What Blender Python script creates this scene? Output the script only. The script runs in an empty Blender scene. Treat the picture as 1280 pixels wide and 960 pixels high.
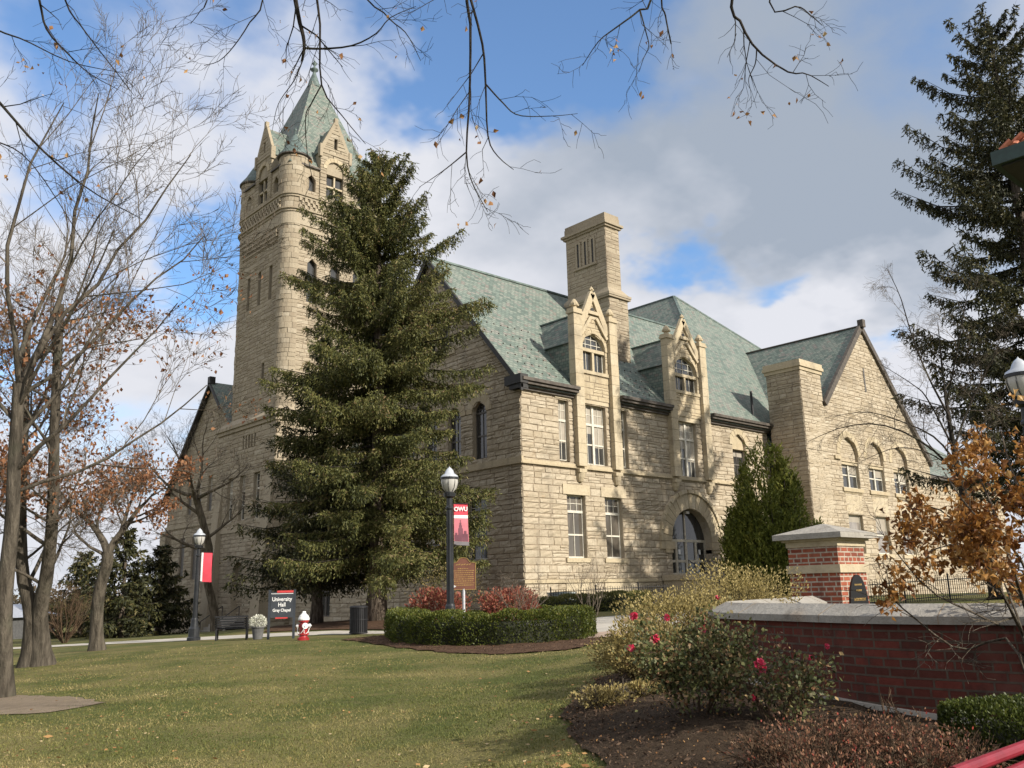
import bpy, math, random
import numpy as np

# ---------------------------------------------------------------- camera, sky, sun, exposure
SC = bpy.context.scene
COL = SC.collection
FPX = 1104.0
YAW, PITCH, ROLL = math.radians(47.6), math.radians(13.15), math.radians(-1.30)


def camera_axes():
    cy, sy, cp, sp = math.cos(YAW), math.sin(YAW), math.cos(PITCH), math.sin(PITCH)
    fwd = np.array([cy * cp, sy * cp, sp])
    right = np.array([sy, -cy, 0.0])
    up = np.cross(right, fwd)
    cr, sr = math.cos(ROLL), math.sin(ROLL)
    return cr * right + sr * up, -sr * right + cr * up, fwd


CR, CU, CF = camera_axes()
EYE = np.array([-31.522, -33.888, 0.293])


def at(px, py, d):
    """world point seen at photo pixel (px, py), d metres ahead of the eye"""
    return EYE + d * (CR * (px - 640) / FPX - CU * (py - 480) / FPX + CF)


cam = bpy.data.cameras.new('camera')
cam.lens = 36.0 * FPX / 1280.0
cam.sensor_width = 36.0
cam.clip_end = 3000
camo = bpy.data.objects.new('camera', cam)
COL.objects.link(camo)
from mathutils import Matrix
camo.matrix_world = Matrix(((CR[0], CU[0], -CF[0], EYE[0]), (CR[1], CU[1], -CF[1], EYE[1]), (CR[2], CU[2], -CF[2], EYE[2]), (0, 0, 0, 1)))
SC.camera = camo

SUN_AZ = math.radians(12)      # from -Y towards +X
SUN_EL = math.radians(30)
SUN = np.array([math.sin(SUN_AZ) * math.cos(SUN_EL), -math.cos(SUN_AZ) * math.cos(SUN_EL), math.sin(SUN_EL)])
SUN_STRENGTH = 5.0
SKY_STRENGTH = 0.15
SC.view_settings.view_transform = 'Standard'
SC.view_settings.look = 'None'
SC.view_settings.exposure = 0.38
SC.view_settings.gamma = 1.0
SC.render.engine = 'CYCLES'
SC.cycles.max_bounces = 6
SC.cycles.diffuse_bounces = 3
SC.cycles.glossy_bounces = 3
SC.cycles.transmission_bounces = 4
SC.cycles.transparent_max_bounces = 8
SC.cycles.use_denoising = True

sun_data = bpy.data.lights.new('sun', 'SUN')
sun_data.energy = SUN_STRENGTH
sun_data.angle = math.radians(0.6)
sun_data.color = (1.0, 0.925, 0.805)
suno = bpy.data.objects.new('sun', sun_data)
COL.objects.link(suno)
from mathutils import Vector
suno.rotation_euler = Vector((-SUN[0], -SUN[1], -SUN[2])).to_track_quat('-Z', 'Y').to_euler()

WORLD = bpy.data.worlds.new('World')
SC.world = WORLD
WORLD.use_nodes = True


class NT:
    """tiny helper round a node tree"""
    def __init__(self, nt):
        self.nt = nt
        nt.nodes.clear()

    def n(self, kind, **kw):
        nd = self.nt.nodes.new(kind)
        for k, v in kw.items():
            setattr(nd, k, v)
        return nd

    def l(self, a, b):
        self.nt.links.new(a, b)

    def setin(self, sock, v):
        if hasattr(v, 'is_output'):
            self.l(v, sock)
        elif isinstance(v, (tuple, list)) and len(v) == 3 and sock.type == 'RGBA':
            sock.default_value = (*v, 1)
        else:
            sock.default_value = v

    def math(self, op, a, b=0.0, c=0.0, clamp=False):
        m = self.n('ShaderNodeMath', operation=op)
        m.use_clamp = clamp
        self.setin(m.inputs[0], a)
        self.setin(m.inputs[1], b)
        if op in ('MULTIPLY_ADD', 'SMOOTH_MIN', 'SMOOTH_MAX', 'WRAP'):
            self.setin(m.inputs[2], c)
        return m.outputs[0]

    def vmath(self, op, a, b=(0, 0, 0)):
        m = self.n('ShaderNodeVectorMath', operation=op)
        self.setin(m.inputs[0], a)
        self.setin(m.inputs[1], b)
        return m.outputs['Value'] if op in ('DOT_PRODUCT', 'LENGTH') else m.outputs[0]

    def mix(self, f, a, b, blend='MIX'):
        m = self.n('ShaderNodeMix', data_type='RGBA', blend_type=blend)
        self.setin(m.inputs[0], f)
        self.setin(m.inputs[6], a)
        self.setin(m.inputs[7], b)
        return m.outputs[2]

    def noise(self, vec, scale, detail=4, rough=0.55, out=0):
        m = self.n('ShaderNodeTexNoise')
        if vec is not None:
            self.l(vec, m.inputs['Vector'])
        m.inputs['Scale'].default_value = scale
        m.inputs['Detail'].default_value = detail
        m.inputs['Roughness'].default_value = rough
        return m.outputs[out]

    def ramp(self, f, stops):
        r = self.n('ShaderNodeValToRGB')
        e = r.color_ramp.elements
        while len(e) < len(stops):
            e.new(0.5)
        for el, (p, c) in zip(e, stops):
            el.position = p
            el.color = (*c, 1) if len(c) == 3 else c
        self.l(f, r.inputs[0])
        return r.outputs[0]

    def smooth(self, f, a, b):
        m = self.n('ShaderNodeMapRange', interpolation_type='SMOOTHSTEP')
        self.setin(m.inputs[0], f)
        m.inputs[1].default_value = a
        m.inputs[2].default_value = b
        return m.outputs[0]


def build_sky():
    t = NT(WORLD.node_tree)
    out = t.n('ShaderNodeOutputWorld')
    bg = t.n('ShaderNodeBackground')
    t.l(bg.outputs[0], out.inputs[0])
    sky = t.n('ShaderNodeTexSky', sky_type='NISHITA')
    sky.sun_disc = False
    sky.sun_elevation = SUN_EL
    sky.sun_rotation = math.atan2(SUN[0], SUN[1])
    sky.air_density = 1.0
    sky.dust_density = 0.6
    sky.ozone_density = 2.2
    tc = t.n('ShaderNodeTexCoord')
    d = tc.outputs['Generated']
    dn = t.vmath('NORMALIZE', d)
    sep = t.n('ShaderNodeSeparateXYZ')
    t.l(dn, sep.inputs[0])
    zz = t.math('ADD', t.math('MAXIMUM', sep.outputs[2], 0.0), 0.32)
    cmb = t.n('ShaderNodeCombineXYZ')
    t.l(t.math('DIVIDE', sep.outputs[0], zz), cmb.inputs[0])
    t.l(t.math('DIVIDE', sep.outputs[1], zz), cmb.inputs[1])
    cmb.inputs[2].default_value = 3.1
    plane = cmb.outputs[0]
    n1 = t.noise(plane, 1.9, 7, 0.55)
    n2 = t.noise(plane, 4.5, 5, 0.5)

    wn = t.noise(plane, 2.6, 5, 0.6, 1)
    warp = t.vmath('SCALE', t.vmath('SUBTRACT', wn, (0.5, 0.5, 0.5)))
    warp.node.inputs['Scale'].default_value = 0.34
    dw = t.vmath('NORMALIZE', t.vmath('ADD', dn, warp))

    def lobe(px, py, rad):
        v = at(px, py, 1.0) - EYE
        v = v / np.linalg.norm(v)
        dot = t.vmath('DOT_PRODUCT', dw, tuple(float(a) for a in v))
        ang = t.math('ARCCOSINE', t.math('MINIMUM', dot, 1.0))
        q = t.math('DIVIDE', ang, rad)
        return t.math('EXPONENT', t.math('MULTIPLY', t.math('MULTIPLY', q, q), -1.0))
    # openings of clear blue between the clouds
    gaps = [(655, 40, .115, 1.55), (560, 110, .07, .8), (838, 340, .05, 1.0), (262, 320, .065, 1.1), (60, 40, .08, .5), (60, 230, .07, .5), (250, 400, .05, .7),
            (680, -120, .16, .9), (200, -160, .2, .35), (942, 372, .035, .75), (1100, 395, .03, .5), (280, -20, .06, .4)]
    g = None
    for px, py, r, a in gaps:
        e = t.math('MULTIPLY', lobe(px, py, r), a)
        g = e if g is None else t.math('ADD', g, e)
    cover = t.math('SUBTRACT', t.math('ADD', t.math('MULTIPLY', t.math('SUBTRACT', n1, 0.5), 2.6), 0.78), g)
    mask = t.smooth(cover, -0.05, 0.72)
    # darker undersides
    greys = [(960, 170, .19, .85), (1130, 150, .16, .6), (690, 210, .08, .4), (610, 320, .07, .35), (900, -150, .3, .6), (1010, 415, .10, -.6), (300, 150, .2, -.4)]
    k = None
    for px, py, r, a in greys:
        e = t.math('MULTIPLY', lobe(px, py, r), a)
        k = e if k is None else t.math('ADD', k, e)
    shade = t.math('ADD', k, t.math('MULTIPLY', t.math('SUBTRACT', n2, 0.5), 1.5), clamp=True)
    cloud = t.mix(shade, (0.61, 0.62, 0.665), (0.30, 0.345, 0.415))
    skyc = t.vmath('SCALE', sky.outputs[0])
    skyc.node.inputs['Scale'].default_value = SKY_STRENGTH
    skyb = t.mix(1.0, skyc, (0.78, 1.0, 1.16), 'MULTIPLY')
    skyb = t.mix(0.05, skyb, (0.55, 0.58, 0.64))
    col = t.mix(mask, skyb, cloud)
    t.l(col, bg.inputs[0])
    bg.inputs[1].default_value = 1.0


build_sky()


# ---------------------------------------------------------------- mesh builder
def arr(a):
    return np.asarray(a, dtype=np.float64)


def norm(v):
    v = arr(v)
    return v / max(1e-9, np.linalg.norm(v))


class MB:
    """collects shapes; build() links them as one mesh object"""
    def __init__(self):
        self.v, self.t, self.lc, self.li, self.mi = [], [], [], [], []
        self.n = 0

    def add(self, verts, faces, tint=0.5, mat=0):
        verts = arr(verts).reshape(-1, 3)
        k = len(verts)
        self.v.append(verts)
        self.t.append(np.broadcast_to(arr(tint), (k,)).copy() if np.ndim(tint) == 0 else arr(tint))
        if isinstance(faces, np.ndarray):
            self.lc.append(np.full(len(faces), faces.shape[1]))
            self.li.append((faces + self.n).ravel())
            self.mi.append(np.full(len(faces), mat))
        else:
            self.lc.append(np.array([len(f) for f in faces]))
            self.li.append(np.array([i for f in faces for i in f]) + self.n)
            self.mi.append(np.full(len(faces), mat))
        self.n += k

    def quads(self, q, tint=0.5, mat=0):
        """q: (m,4,3) separate quads"""
        q = arr(q)
        m = len(q)
        if m == 0:
            return
        tt = np.repeat(arr(tint), 4) if np.ndim(tint) else tint
        self.add(q.reshape(-1, 3), np.arange(m * 4).reshape(m, 4), tt, mat)

    def tris(self, q, tint=0.5, mat=0):
        q = arr(q)
        m = len(q)
        tt = np.repeat(arr(tint), 3) if np.ndim(tint) else tint
        self.add(q.reshape(-1, 3), np.arange(m * 3).reshape(m, 3), tt, mat)

    def poly(self, pts, tint=0.5, mat=0):
        self.add(pts, [list(range(len(pts)))], tint, mat)

    def box(self, a, b, tint=0.5, mat=0):
        x0, y0, z0 = np.minimum(a, b)
        x1, y1, z1 = np.maximum(a, b)
        v = [(x0, y0, z0), (x1, y0, z0), (x1, y1, z0), (x0, y1, z0), (x0, y0, z1), (x1, y0, z1), (x1, y1, z1), (x0, y1, z1)]
        self.add(v, BOXF, tint, mat)

    def obox(self, c, ex, ey, ez, tint=0.5, mat=0):
        """box round centre c with half-extent vectors"""
        c, ex, ey, ez = arr(c), arr(ex), arr(ey), arr(ez)
        v = [c - ex - ey - ez, c + ex - ey - ez, c + ex + ey - ez, c - ex + ey - ez, c - ex - ey + ez, c + ex - ey + ez, c + ex + ey + ez, c - ex + ey + ez]
        self.add(v, BOXF, tint, mat)

    def bar(self, a, b, w, h, up=(0, 0, 1), tint=0.5, mat=0):
        a, b = arr(a), arr(b)
        d = b - a
        L = np.linalg.norm(d)
        if L < 1e-6:
            return
        d = d / L
        s = np.cross(d, arr(up))
        if np.linalg.norm(s) < 1e-4:
            s = np.cross(d, (1, 0, 0))
        s = norm(s)
        u = np.cross(s, d)
        self.obox((a + b) / 2, d * L / 2, s * w / 2, u * h / 2, tint, mat)

    def tube(self, pts, rad, sides=6, tint=0.5, mat=0, cap=True):
        pts = arr(pts)
        m = len(pts)
        rad = np.broadcast_to(arr(rad), (m,))
        d = np.gradient(pts, axis=0)
        d /= np.maximum(1e-9, np.linalg.norm(d, axis=1))[:, None]
        ref = np.array([0, 0, 1.0]) if abs(d[0][2]) < 0.9 else np.array([1.0, 0, 0])
        s = np.cross(d, ref)
        s /= np.maximum(1e-6, np.linalg.norm(s, axis=1))[:, None]
        u = np.cross(s, d)
        a = np.arange(sides) * 2 * math.pi / sides
        ring = pts[:, None, :] + rad[:, None, None] * (np.cos(a)[None, :, None] * s[:, None, :] + np.sin(a)[None, :, None] * u[:, None, :])
        i = np.arange(m - 1)[:, None] * sides
        j = np.arange(sides)[None, :]
        f = np.stack([i + j, i + (j + 1) % sides, i + sides + (j + 1) % sides, i + sides + j], -1).reshape(-1, 4)
        self.add(ring.reshape(-1, 3), f, tint, mat)
        if cap:
            b = self.n - m * sides
            self.lc.append(np.array([sides, sides]))
            self.li.append(np.concatenate([np.arange(sides)[::-1] + b, np.arange(sides) + b + (m - 1) * sides]))
            self.mi.append(np.array([mat, mat]))

    def lathe(self, prof, c, sides=24, tint=0.5, mat=0, a0=0.0, a1=2 * math.pi):
        """prof: list of (r, z) turned about the vertical through c"""
        c = arr(c)
        prof = arr(prof)
        full = abs(a1 - a0 - 2 * math.pi) < 1e-6
        na = sides if full else sides + 1
        a = a0 + (a1 - a0) * np.arange(na) / sides
        v = np.stack([c[0] + prof[:, None, 0] * np.cos(a), c[1] + prof[:, None, 0] * np.sin(a), c[2] + prof[:, None, 1] + 0 * a], -1)
        m = len(prof)
        i = np.arange(m - 1)[:, None] * na
        j = np.arange(sides)[None, :]
        k = (j + 1) % na
        f = np.stack([i + j, i + k, i + na + k, i + na + j], -1).reshape(-1, 4)
        self.add(v.reshape(-1, 3), f, tint, mat)

    def prism(self, poly, vec, tint=0.5, mat=0):
        """extrude a planar polygon along vec"""
        p = arr(poly)
        m = len(p)
        v = np.concatenate([p, p + arr(vec)])
        f = [list(range(m))[::-1], list(range(m, 2 * m))]
        f += [[i, (i + 1) % m, m + (i + 1) % m, m + i] for i in range(m)]
        self.add(v, f, tint, mat)

    def build(self, name, mat, parent=None, smooth=False, origin=None):
        me = bpy.data.meshes.new(name)
        if self.n:
            v = np.concatenate(self.v)
            if origin is not None:
                v = v - arr(origin)
            elif parent is not None:
                v = v - world_loc(parent)
            li = np.concatenate(self.li).astype(np.int32)
            lc = np.concatenate(self.lc).astype(np.int32)
            me.vertices.add(len(v))
            me.vertices.foreach_set('co', v.astype(np.float32).ravel())
            me.loops.add(len(li))
            me.loops.foreach_set('vertex_index', li)
            me.polygons.add(len(lc))
            me.polygons.foreach_set('loop_start', np.concatenate([[0], np.cumsum(lc)[:-1]]).astype(np.int32))
            me.polygons.foreach_set('material_index', np.concatenate(self.mi).astype(np.int32))
            me.polygons.foreach_set('use_smooth', np.full(len(lc), bool(smooth)))
            at_ = me.attributes.new('tint', 'FLOAT', 'POINT')
            at_.data.foreach_set('value', np.concatenate(self.t).astype(np.float32))
            me.update(calc_edges=True)
        for m in (mat if isinstance(mat, (list, tuple)) else [mat]):
            me.materials.append(m)
        o = bpy.data.objects.new(name, me)
        COL.objects.link(o)
        if parent is not None:
            o.parent = parent
        if origin is not None:
            o.location = origin
        return o


BOXF = np.array([[0, 3, 2, 1], [4, 5, 6, 7], [0, 1, 5, 4], [1, 2, 6, 5], [2, 3, 7, 6], [3, 0, 4, 7]])


def world_loc(o):
    p = np.zeros(3)
    while o is not None:
        p = p + arr(o.location)
        o = o.parent
    return p


def thing(name, loc, label, cat, group=None):
    o = bpy.data.objects.new(name, None)
    o.empty_display_size = 0.3
    COL.objects.link(o)
    o.location = tuple(float(a) for a in loc)
    tag(o, label, cat, group)
    return o


def tag(o, label=None, cat=None, group=None, kind=None):
    if label:
        o['label'] = label
    if cat:
        o['category'] = cat
    if group:
        o['group'] = group
    if kind:
        o['kind'] = kind
    return o


def text_mesh(name, body, size, mat, parent, O, X, Y, align='CENTER', extrude=0.0, bold=0.0, squeeze=1.0):
    """flat lettering at O with baseline direction X and up Y"""
    cu = bpy.data.curves.new(name, 'FONT')
    cu.body = body
    cu.size = size
    cu.align_x = align
    cu.align_y = 'CENTER'
    cu.extrude = extrude
    cu.offset = bold
    tmp = bpy.data.objects.new(name + '_curve', cu)
    COL.objects.link(tmp)
    dg = bpy.context.evaluated_depsgraph_get()
    me = bpy.data.meshes.new_from_object(tmp.evaluated_get(dg))
    bpy.data.objects.remove(tmp)
    bpy.data.curves.remove(cu)
    X, Y, O = arr(X), arr(Y), arr(O)
    Z = np.cross(X, Y)
    k = len(me.vertices)
    co = np.empty(k * 3, dtype=np.float32)
    me.vertices.foreach_get('co', co)
    co = co.reshape(-1, 3)
    w = O + co[:, :1] * X * squeeze + co[:, 1:2] * Y + co[:, 2:3] * Z - world_loc(parent)
    me.vertices.foreach_set('co', w.astype(np.float32).ravel())
    me.name = name
    me.materials.clear()
    me.materials.append(mat)
    o = bpy.data.objects.new(name, me)
    COL.objects.link(o)
    o.parent = parent
    return o


# ---------------------------------------------------------------- materials
def new_mat(name):
    m = bpy.data.materials.new(name)
    m.use_nodes = True
    t = NT(m.node_tree)
    out = t.n('ShaderNodeOutputMaterial')
    bs = t.n('ShaderNodeBsdfPrincipled')
    t.l(bs.outputs[0], out.inputs[0])
    return m, t, bs, out


def pos(t):
    return t.n('ShaderNodeNewGeometry').outputs['Position']


def tintattr(t):
    a = t.n('ShaderNodeAttribute', attribute_name='tint')
    return a.outputs['Fac']


def bump(t, bs, h, strength=0.3, dist=0.02):
    b = t.n('ShaderNodeBump')
    b.inputs['Strength'].default_value = strength
    b.inputs['Distance'].default_value = dist
    t.l(h, b.inputs['Height'])
    t.l(b.outputs[0], bs.inputs['Normal'])


def simple(name, col, rough=0.6, metal=0.0, var=0.15, scale=6.0, bumpk=0.0, spec=0.5, coat=0.0):
    m, t, bs, _ = new_mat(name)
    p = pos(t)
    nz = t.noise(p, scale, 4)
    lo = tuple(c * (1 - var) for c in col)
    hi = tuple(min(1, c * (1 + var)) for c in col)
    t.l(t.mix(t.smooth(nz, 0.3, 0.7), lo, hi), bs.inputs['Base Color'])
    bs.inputs['Roughness'].default_value = rough
    bs.inputs['Metallic'].default_value = metal
    bs.inputs['Specular IOR Level'].default_value = spec
    if coat:
        bs.inputs['Coat Weight'].default_value = coat
    if bumpk:
        bump(t, bs, t.noise(p, scale * 6, 4), bumpk, 0.01)
    return m


def stone_mat(name, a, b, c, scale_stain=0.35, rough=0.9, soot=0.5):
    m, t, bs, _ = new_mat(name)
    p = pos(t)
    tn = tintattr(t)
    base = t.ramp(tn, [(0.0, a), (0.5, b), (1.0, c)])
    fine = t.noise(p, 9.0, 5, 0.6)
    base = t.mix(t.math('MULTIPLY', t.smooth(fine, 0.35, 0.75), 0.35), base, tuple(x * 0.6 for x in a))
    st = t.noise(p, scale_stain, 6, 0.62)
    base = t.mix(t.math('MULTIPLY', t.smooth(st, 0.5, 0.72), soot), base, (0.15, 0.125, 0.095))
    run = t.noise(t.vmath('MULTIPLY', p, (1.6, 1.6, 0.13)), 1.0, 5, 0.6)
    base = t.mix(t.math('MULTIPLY', t.smooth(run, 0.54, 0.70), 0.42 * soot + 0.1), base, (0.16, 0.13, 0.10))
    mid = t.noise(p, 1.7, 4, 0.6)
    base = t.mix(t.math('MULTIPLY', t.smooth(mid, 0.55, 0.8), 0.35), base, (0.30, 0.20, 0.11))
    t.l(base, bs.inputs['Base Color'])
    bs.inputs['Roughness'].default_value = rough
    bs.inputs['Specular IOR Level'].default_value = 0.2
    bump(t, bs, t.noise(p, 16, 6, 0.65), 0.6, 0.03)
    return m


def course_coords(t, vscale=1.0):
    """(horizontal run along a wall or eave, height) from position and true normal"""
    g = t.n('ShaderNodeNewGeometry')
    sp = t.n('ShaderNodeSeparateXYZ')
    t.l(g.outputs['Position'], sp.inputs[0])
    sn = t.n('ShaderNodeSeparateXYZ')
    t.l(g.outputs['True Normal'], sn.inputs[0])
    sel = t.math('GREATER_THAN', t.math('ABSOLUTE', sn.outputs[0]), t.math('ABSOLUTE', sn.outputs[1]))
    mx = t.n('ShaderNodeMix', data_type='FLOAT')
    t.l(sel, mx.inputs[0])
    t.l(sp.outputs[0], mx.inputs[2])
    t.l(sp.outputs[1], mx.inputs[3])
    c = t.n('ShaderNodeCombineXYZ')
    t.l(mx.outputs[0], c.inputs[0])
    t.l(t.math('MULTIPLY', sp.outputs[2], vscale), c.inputs[1])
    return c.outputs[0], g.outputs['Position']


def slate_mat():
    m, t, bs, _ = new_mat('slate')
    uv, p = course_coords(t, 1.33)
    br = t.n('ShaderNodeTexBrick')
    t.l(uv, br.inputs['Vector'])
    br.offset = 0.5
    br.inputs['Color1'].default_value = (0.0, 0.0, 0.0, 1)
    br.inputs['Color2'].default_value = (1, 1, 1, 1)
    br.inputs['Mortar'].default_value = (0.5, 0.5, 0.5, 1)
    br.inputs['Scale'].default_value = 1.0
    br.inputs['Mortar Size'].default_value = 0.02
    br.inputs['Mortar Smooth'].default_value = 0.3
    br.inputs['Bias'].default_value = 0.0
    br.inputs['Brick Width'].default_value = 0.32
    br.inputs['Row Height'].default_value = 0.24
    sl = t.ramp(br.outputs[0], [(0.0, (0.085, 0.115, 0.098)), (0.25, (0.125, 0.162, 0.138)), (0.5, (0.150, 0.188, 0.160)), (0.8, (0.20, 0.225, 0.19)), (0.93, (0.20, 0.19, 0.17)), (1.0, (0.17, 0.145, 0.125))])
    st = t.noise(p, 0.45, 6, 0.65)
    sl = t.mix(t.math('MULTIPLY', t.smooth(st, 0.45, 0.75), 0.35), sl, (0.27, 0.27, 0.235))
    sl = t.mix(t.math('MULTIPLY', t.smooth(t.noise(p, 3.2, 4, 0.6), 0.5, 0.78), 0.4), sl, (0.12, 0.16, 0.14))
    sl = t.mix(t.math('MULTIPLY', br.outputs['Fac'], 0.75), sl, (0.045, 0.06, 0.052))
    t.l(sl, bs.inputs['Base Color'])
    bs.inputs['Roughness'].default_value = 0.62
    bs.inputs['Specular IOR Level'].default_value = 0.35
    h = t.math('SUBTRACT', t.math('MULTIPLY', br.outputs[0], 0.5), br.outputs['Fac'])
    bump(t, bs, h, 0.5, 0.02)
    return m


def brick_mat(name, c1, c2, mortar, bw=0.215, rh=0.075, ms=0.012):
    m, t, bs, _ = new_mat(name)
    at_ = t.n('ShaderNodeAttribute', attribute_name='run')
    uv = at_.outputs['Vector']
    br = t.n('ShaderNodeTexBrick')
    t.l(uv, br.inputs['Vector'])
    br.inputs['Color1'].default_value = (*c1, 1)
    br.inputs['Color2'].default_value = (*c2, 1)
    br.inputs['Mortar'].default_value = (*mortar, 1)
    br.inputs['Scale'].default_value = 1
    br.inputs['Mortar Size'].default_value = ms
    br.inputs['Mortar Smooth'].default_value = 0.2
    br.inputs['Bias'].default_value = 0.0
    br.inputs['Brick Width'].default_value = bw
    br.inputs['Row Height'].default_value = rh
    br.squash = 0.62
    br.squash_frequency = 3
    p = pos(t)
    col = t.mix(t.math('MULTIPLY', t.smooth(t.noise(p, 14, 4), 0.4, 0.75), 0.45), br.outputs[0], tuple(c * 0.45 for c in c1))
    col = t.mix(t.math('MULTIPLY', t.smooth(t.noise(p, 1.6, 4), 0.5, 0.75), 0.3), col, (0.16, 0.12, 0.10))
    col = t.mix(t.math('MULTIPLY', t.smooth(t.noise(p, 4.2, 5, 0.7), 0.58, 0.75), 0.28), col, (0.30, 0.26, 0.22))
    col = t.mix(t.math('MULTIPLY', t.smooth(t.noise(p, 3.1, 5, 0.7, 0), 0.5, 0.3), 0.45), col, (0.035, 0.026, 0.022))
    t.l(col, bs.inputs['Base Color'])
    bs.inputs['Roughness'].default_value = 0.85
    bs.inputs['Specular IOR Level'].default_value = 0.25
    h = t.math('SUBTRACT', t.math('MULTIPLY', t.noise(p, 60, 3), 0.3), br.outputs['Fac'])
    bump(t, bs, h, 0.8, 0.012)
    return m


def leaf_mat(name, stops, rough=0.55, trans=0.25, spec=0.3, patch=None):
    """foliage colour by the leaf's own tint"""
    m = bpy.data.materials.new(name)
    m.use_nodes = True
    t = NT(m.node_tree)
    out = t.n('ShaderNodeOutputMaterial')
    col = t.ramp(tintattr(t), stops)
    if patch:
        p = pos(t)
        col = t.mix(t.math('MULTIPLY', t.smooth(t.noise(p, patch[0], 3), 0.45, 0.75), patch[2]), col, patch[1])
    bs = t.n('ShaderNodeBsdfPrincipled')
    bs.inputs['Roughness'].default_value = rough
    bs.inputs['Specular IOR Level'].default_value = spec
    t.l(col, bs.inputs['Base Color'])
    tr = t.n('ShaderNodeBsdfTranslucent')
    t.l(col, tr.inputs[0])
    mx = t.n('ShaderNodeMixShader')
    mx.inputs[0].default_value = trans
    t.l(bs.outputs[0], mx.inputs[1])
    t.l(tr.outputs[0], mx.inputs[2])
    t.l(mx.outputs[0], out.inputs[0])
    return m


def bark_mat(name, a, b, scale=7.0):
    m, t, bs, _ = new_mat(name)
    p = pos(t)
    st = t.vmath('MULTIPLY', p, (1, 1, 0.22))
    nz = t.noise(st, scale, 6, 0.65)
    col = t.mix(t.smooth(nz, 0.32, 0.7), a, b)
    col = t.mix(t.math('MULTIPLY', t.smooth(t.noise(p, 1.2, 4), 0.5, 0.8), 0.35), col, (0.13, 0.14, 0.09))
    t.l(col, bs.inputs['Base Color'])
    bs.inputs['Roughness'].default_value = 0.9
    bs.inputs['Specular IOR Level'].default_value = 0.15
    rid = t.noise(t.vmath('MULTIPLY', p, (1, 1, 0.10)), scale * 2.2, 5, 0.7)
    bump(t, bs, t.math('ADD', nz, rid), 1.0, 0.07)
    return m


M = {}
M['stone'] = stone_mat('rock_faced_sandstone', (0.335, 0.275, 0.19), (0.435, 0.37, 0.275), (0.505, 0.445, 0.345))
M['stone_tower'] = stone_mat('tower_sandstone', (0.285, 0.235, 0.17), (0.365, 0.31, 0.225), (0.43, 0.375, 0.285), 0.3)
M['ashlar'] = stone_mat('dressed_sandstone', (0.42, 0.345, 0.23), (0.47, 0.395, 0.27), (0.52, 0.45, 0.33), 0.6, 0.85, 0.45)
M['joint'] = simple('mortar_joint', (0.24, 0.19, 0.135), 0.95, var=0.25, scale=2.0)
M['slate'] = slate_mat()
M['copper'] = simple('weathered_copper', (0.10, 0.135, 0.125), 0.6, 0.2, 0.3, 3.0)
M['gutter'] = simple('dark_gutter', (0.075, 0.062, 0.05), 0.7, 0.0, 0.35, 4.0)
M['verge'] = simple('black_verge', (0.02, 0.019, 0.018), 0.6, 0.0, 0.3, 4.0)
M['frame'] = simple('painted_window_frame', (0.56, 0.53, 0.45), 0.55, var=0.12, scale=5.0)
M['frame_dark'] = simple('dark_window_frame', (0.10, 0.09, 0.08), 0.55, var=0.2, scale=5.0)


def glass_mat(name, inner, rough=0.06):
    m, t, bs, _ = new_mat(name)
    p = pos(t)
    nz = t.noise(t.vmath('MULTIPLY', p, (1.0, 1.0, 0.25)), 2.2, 3)
    t.l(t.mix(t.smooth(nz, 0.35, 0.65), tuple(c * 0.55 for c in inner), inner), bs.inputs['Base Color'])
    bs.inputs['Roughness'].default_value = rough
    bs.inputs['Specular IOR Level'].default_value = 0.9
    bump(t, bs, t.noise(p, 1.3, 2), 0.05, 0.05)
    return m


M['blind'] = simple('window_blind', (0.33, 0.295, 0.24), 0.5, var=0.1, scale=2.0, spec=0.6)
M['glass'] = glass_mat('window_glass', (0.055, 0.055, 0.052))
M['glass_blind'] = glass_mat('window_glass_over_blind', (0.15, 0.13, 0.105), 0.12)
M['glass_shade'] = glass_mat('window_glass_over_shade', (0.30, 0.27, 0.24), 0.2)
M['iron'] = simple('black_iron', (0.018, 0.018, 0.02), 0.5, 0.3, 0.2)
M['concrete'] = simple('concrete', (0.42, 0.39, 0.34), 0.9, var=0.14, scale=1.4, bumpk=0.25)
M['limestone'] = stone_mat('cap_stone', (0.27, 0.25, 0.22), (0.33, 0.31, 0.275), (0.36, 0.34, 0.30), 1.4, 0.85, 0.7)
# ---------------------------------------------------------------- ground
def _ctrl():
    pts = [(EYE[0], EYE[1], -1.34), (EYE[0] - 8, EYE[1] - 8, -1.4), (EYE[0] + 9, EYE[1] - 11, -1.1), (EYE[0] - 16, EYE[1] + 6, -1.6),
           (0, -1.5, -0.62), (12, -1.5, -0.62), (24, -4, -0.6), (34, -4, -0.8), (48, -5, -1.1), (-1, 8, -1.0), (-1, 16, -1.5), (-1, 27, -2.2), (-1, 36, -2.45),
           (-1, 48, -2.7), (-12, 40, -2.5), (-30, 25, -2.3), (-45, 5, -2.6), (-60, 60, -4), (0, 90, -4), (90, 90, -3), (90, -20, -1.5), (30, -60, -1.0), (-60, -50, -2.0), (20, 30, -2)]
    for px, py, d in [(379, 800, 25.5), (240, 801, 34), (448, 793, 32), (470, 776, 40), (640, 807, 21.2), (500, 801, 24.3), (750, 779, 30), (745, 801, 21.5),
                      (40, 833, 22), (122, 813, 27), (5, 872, 14.6), (330, 960, 8.1), (560, 960, 7.9), (100, 960, 8.3), (500, 870, 12.2), (250, 860, 13.6), (650, 850, 13.6),
                      (1000, 872, 8.5), (1190, 912, 7.2), (890, 895, 7.3), (750, 925, 7.6), (960, 940, 6.2), (705, 885, 9.4), (1130, 752, 30), (1045, 775, 14)]:
        pts.append(tuple(at(px, py, d)))
    return arr(pts)


CTRL = _ctrl()


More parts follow.
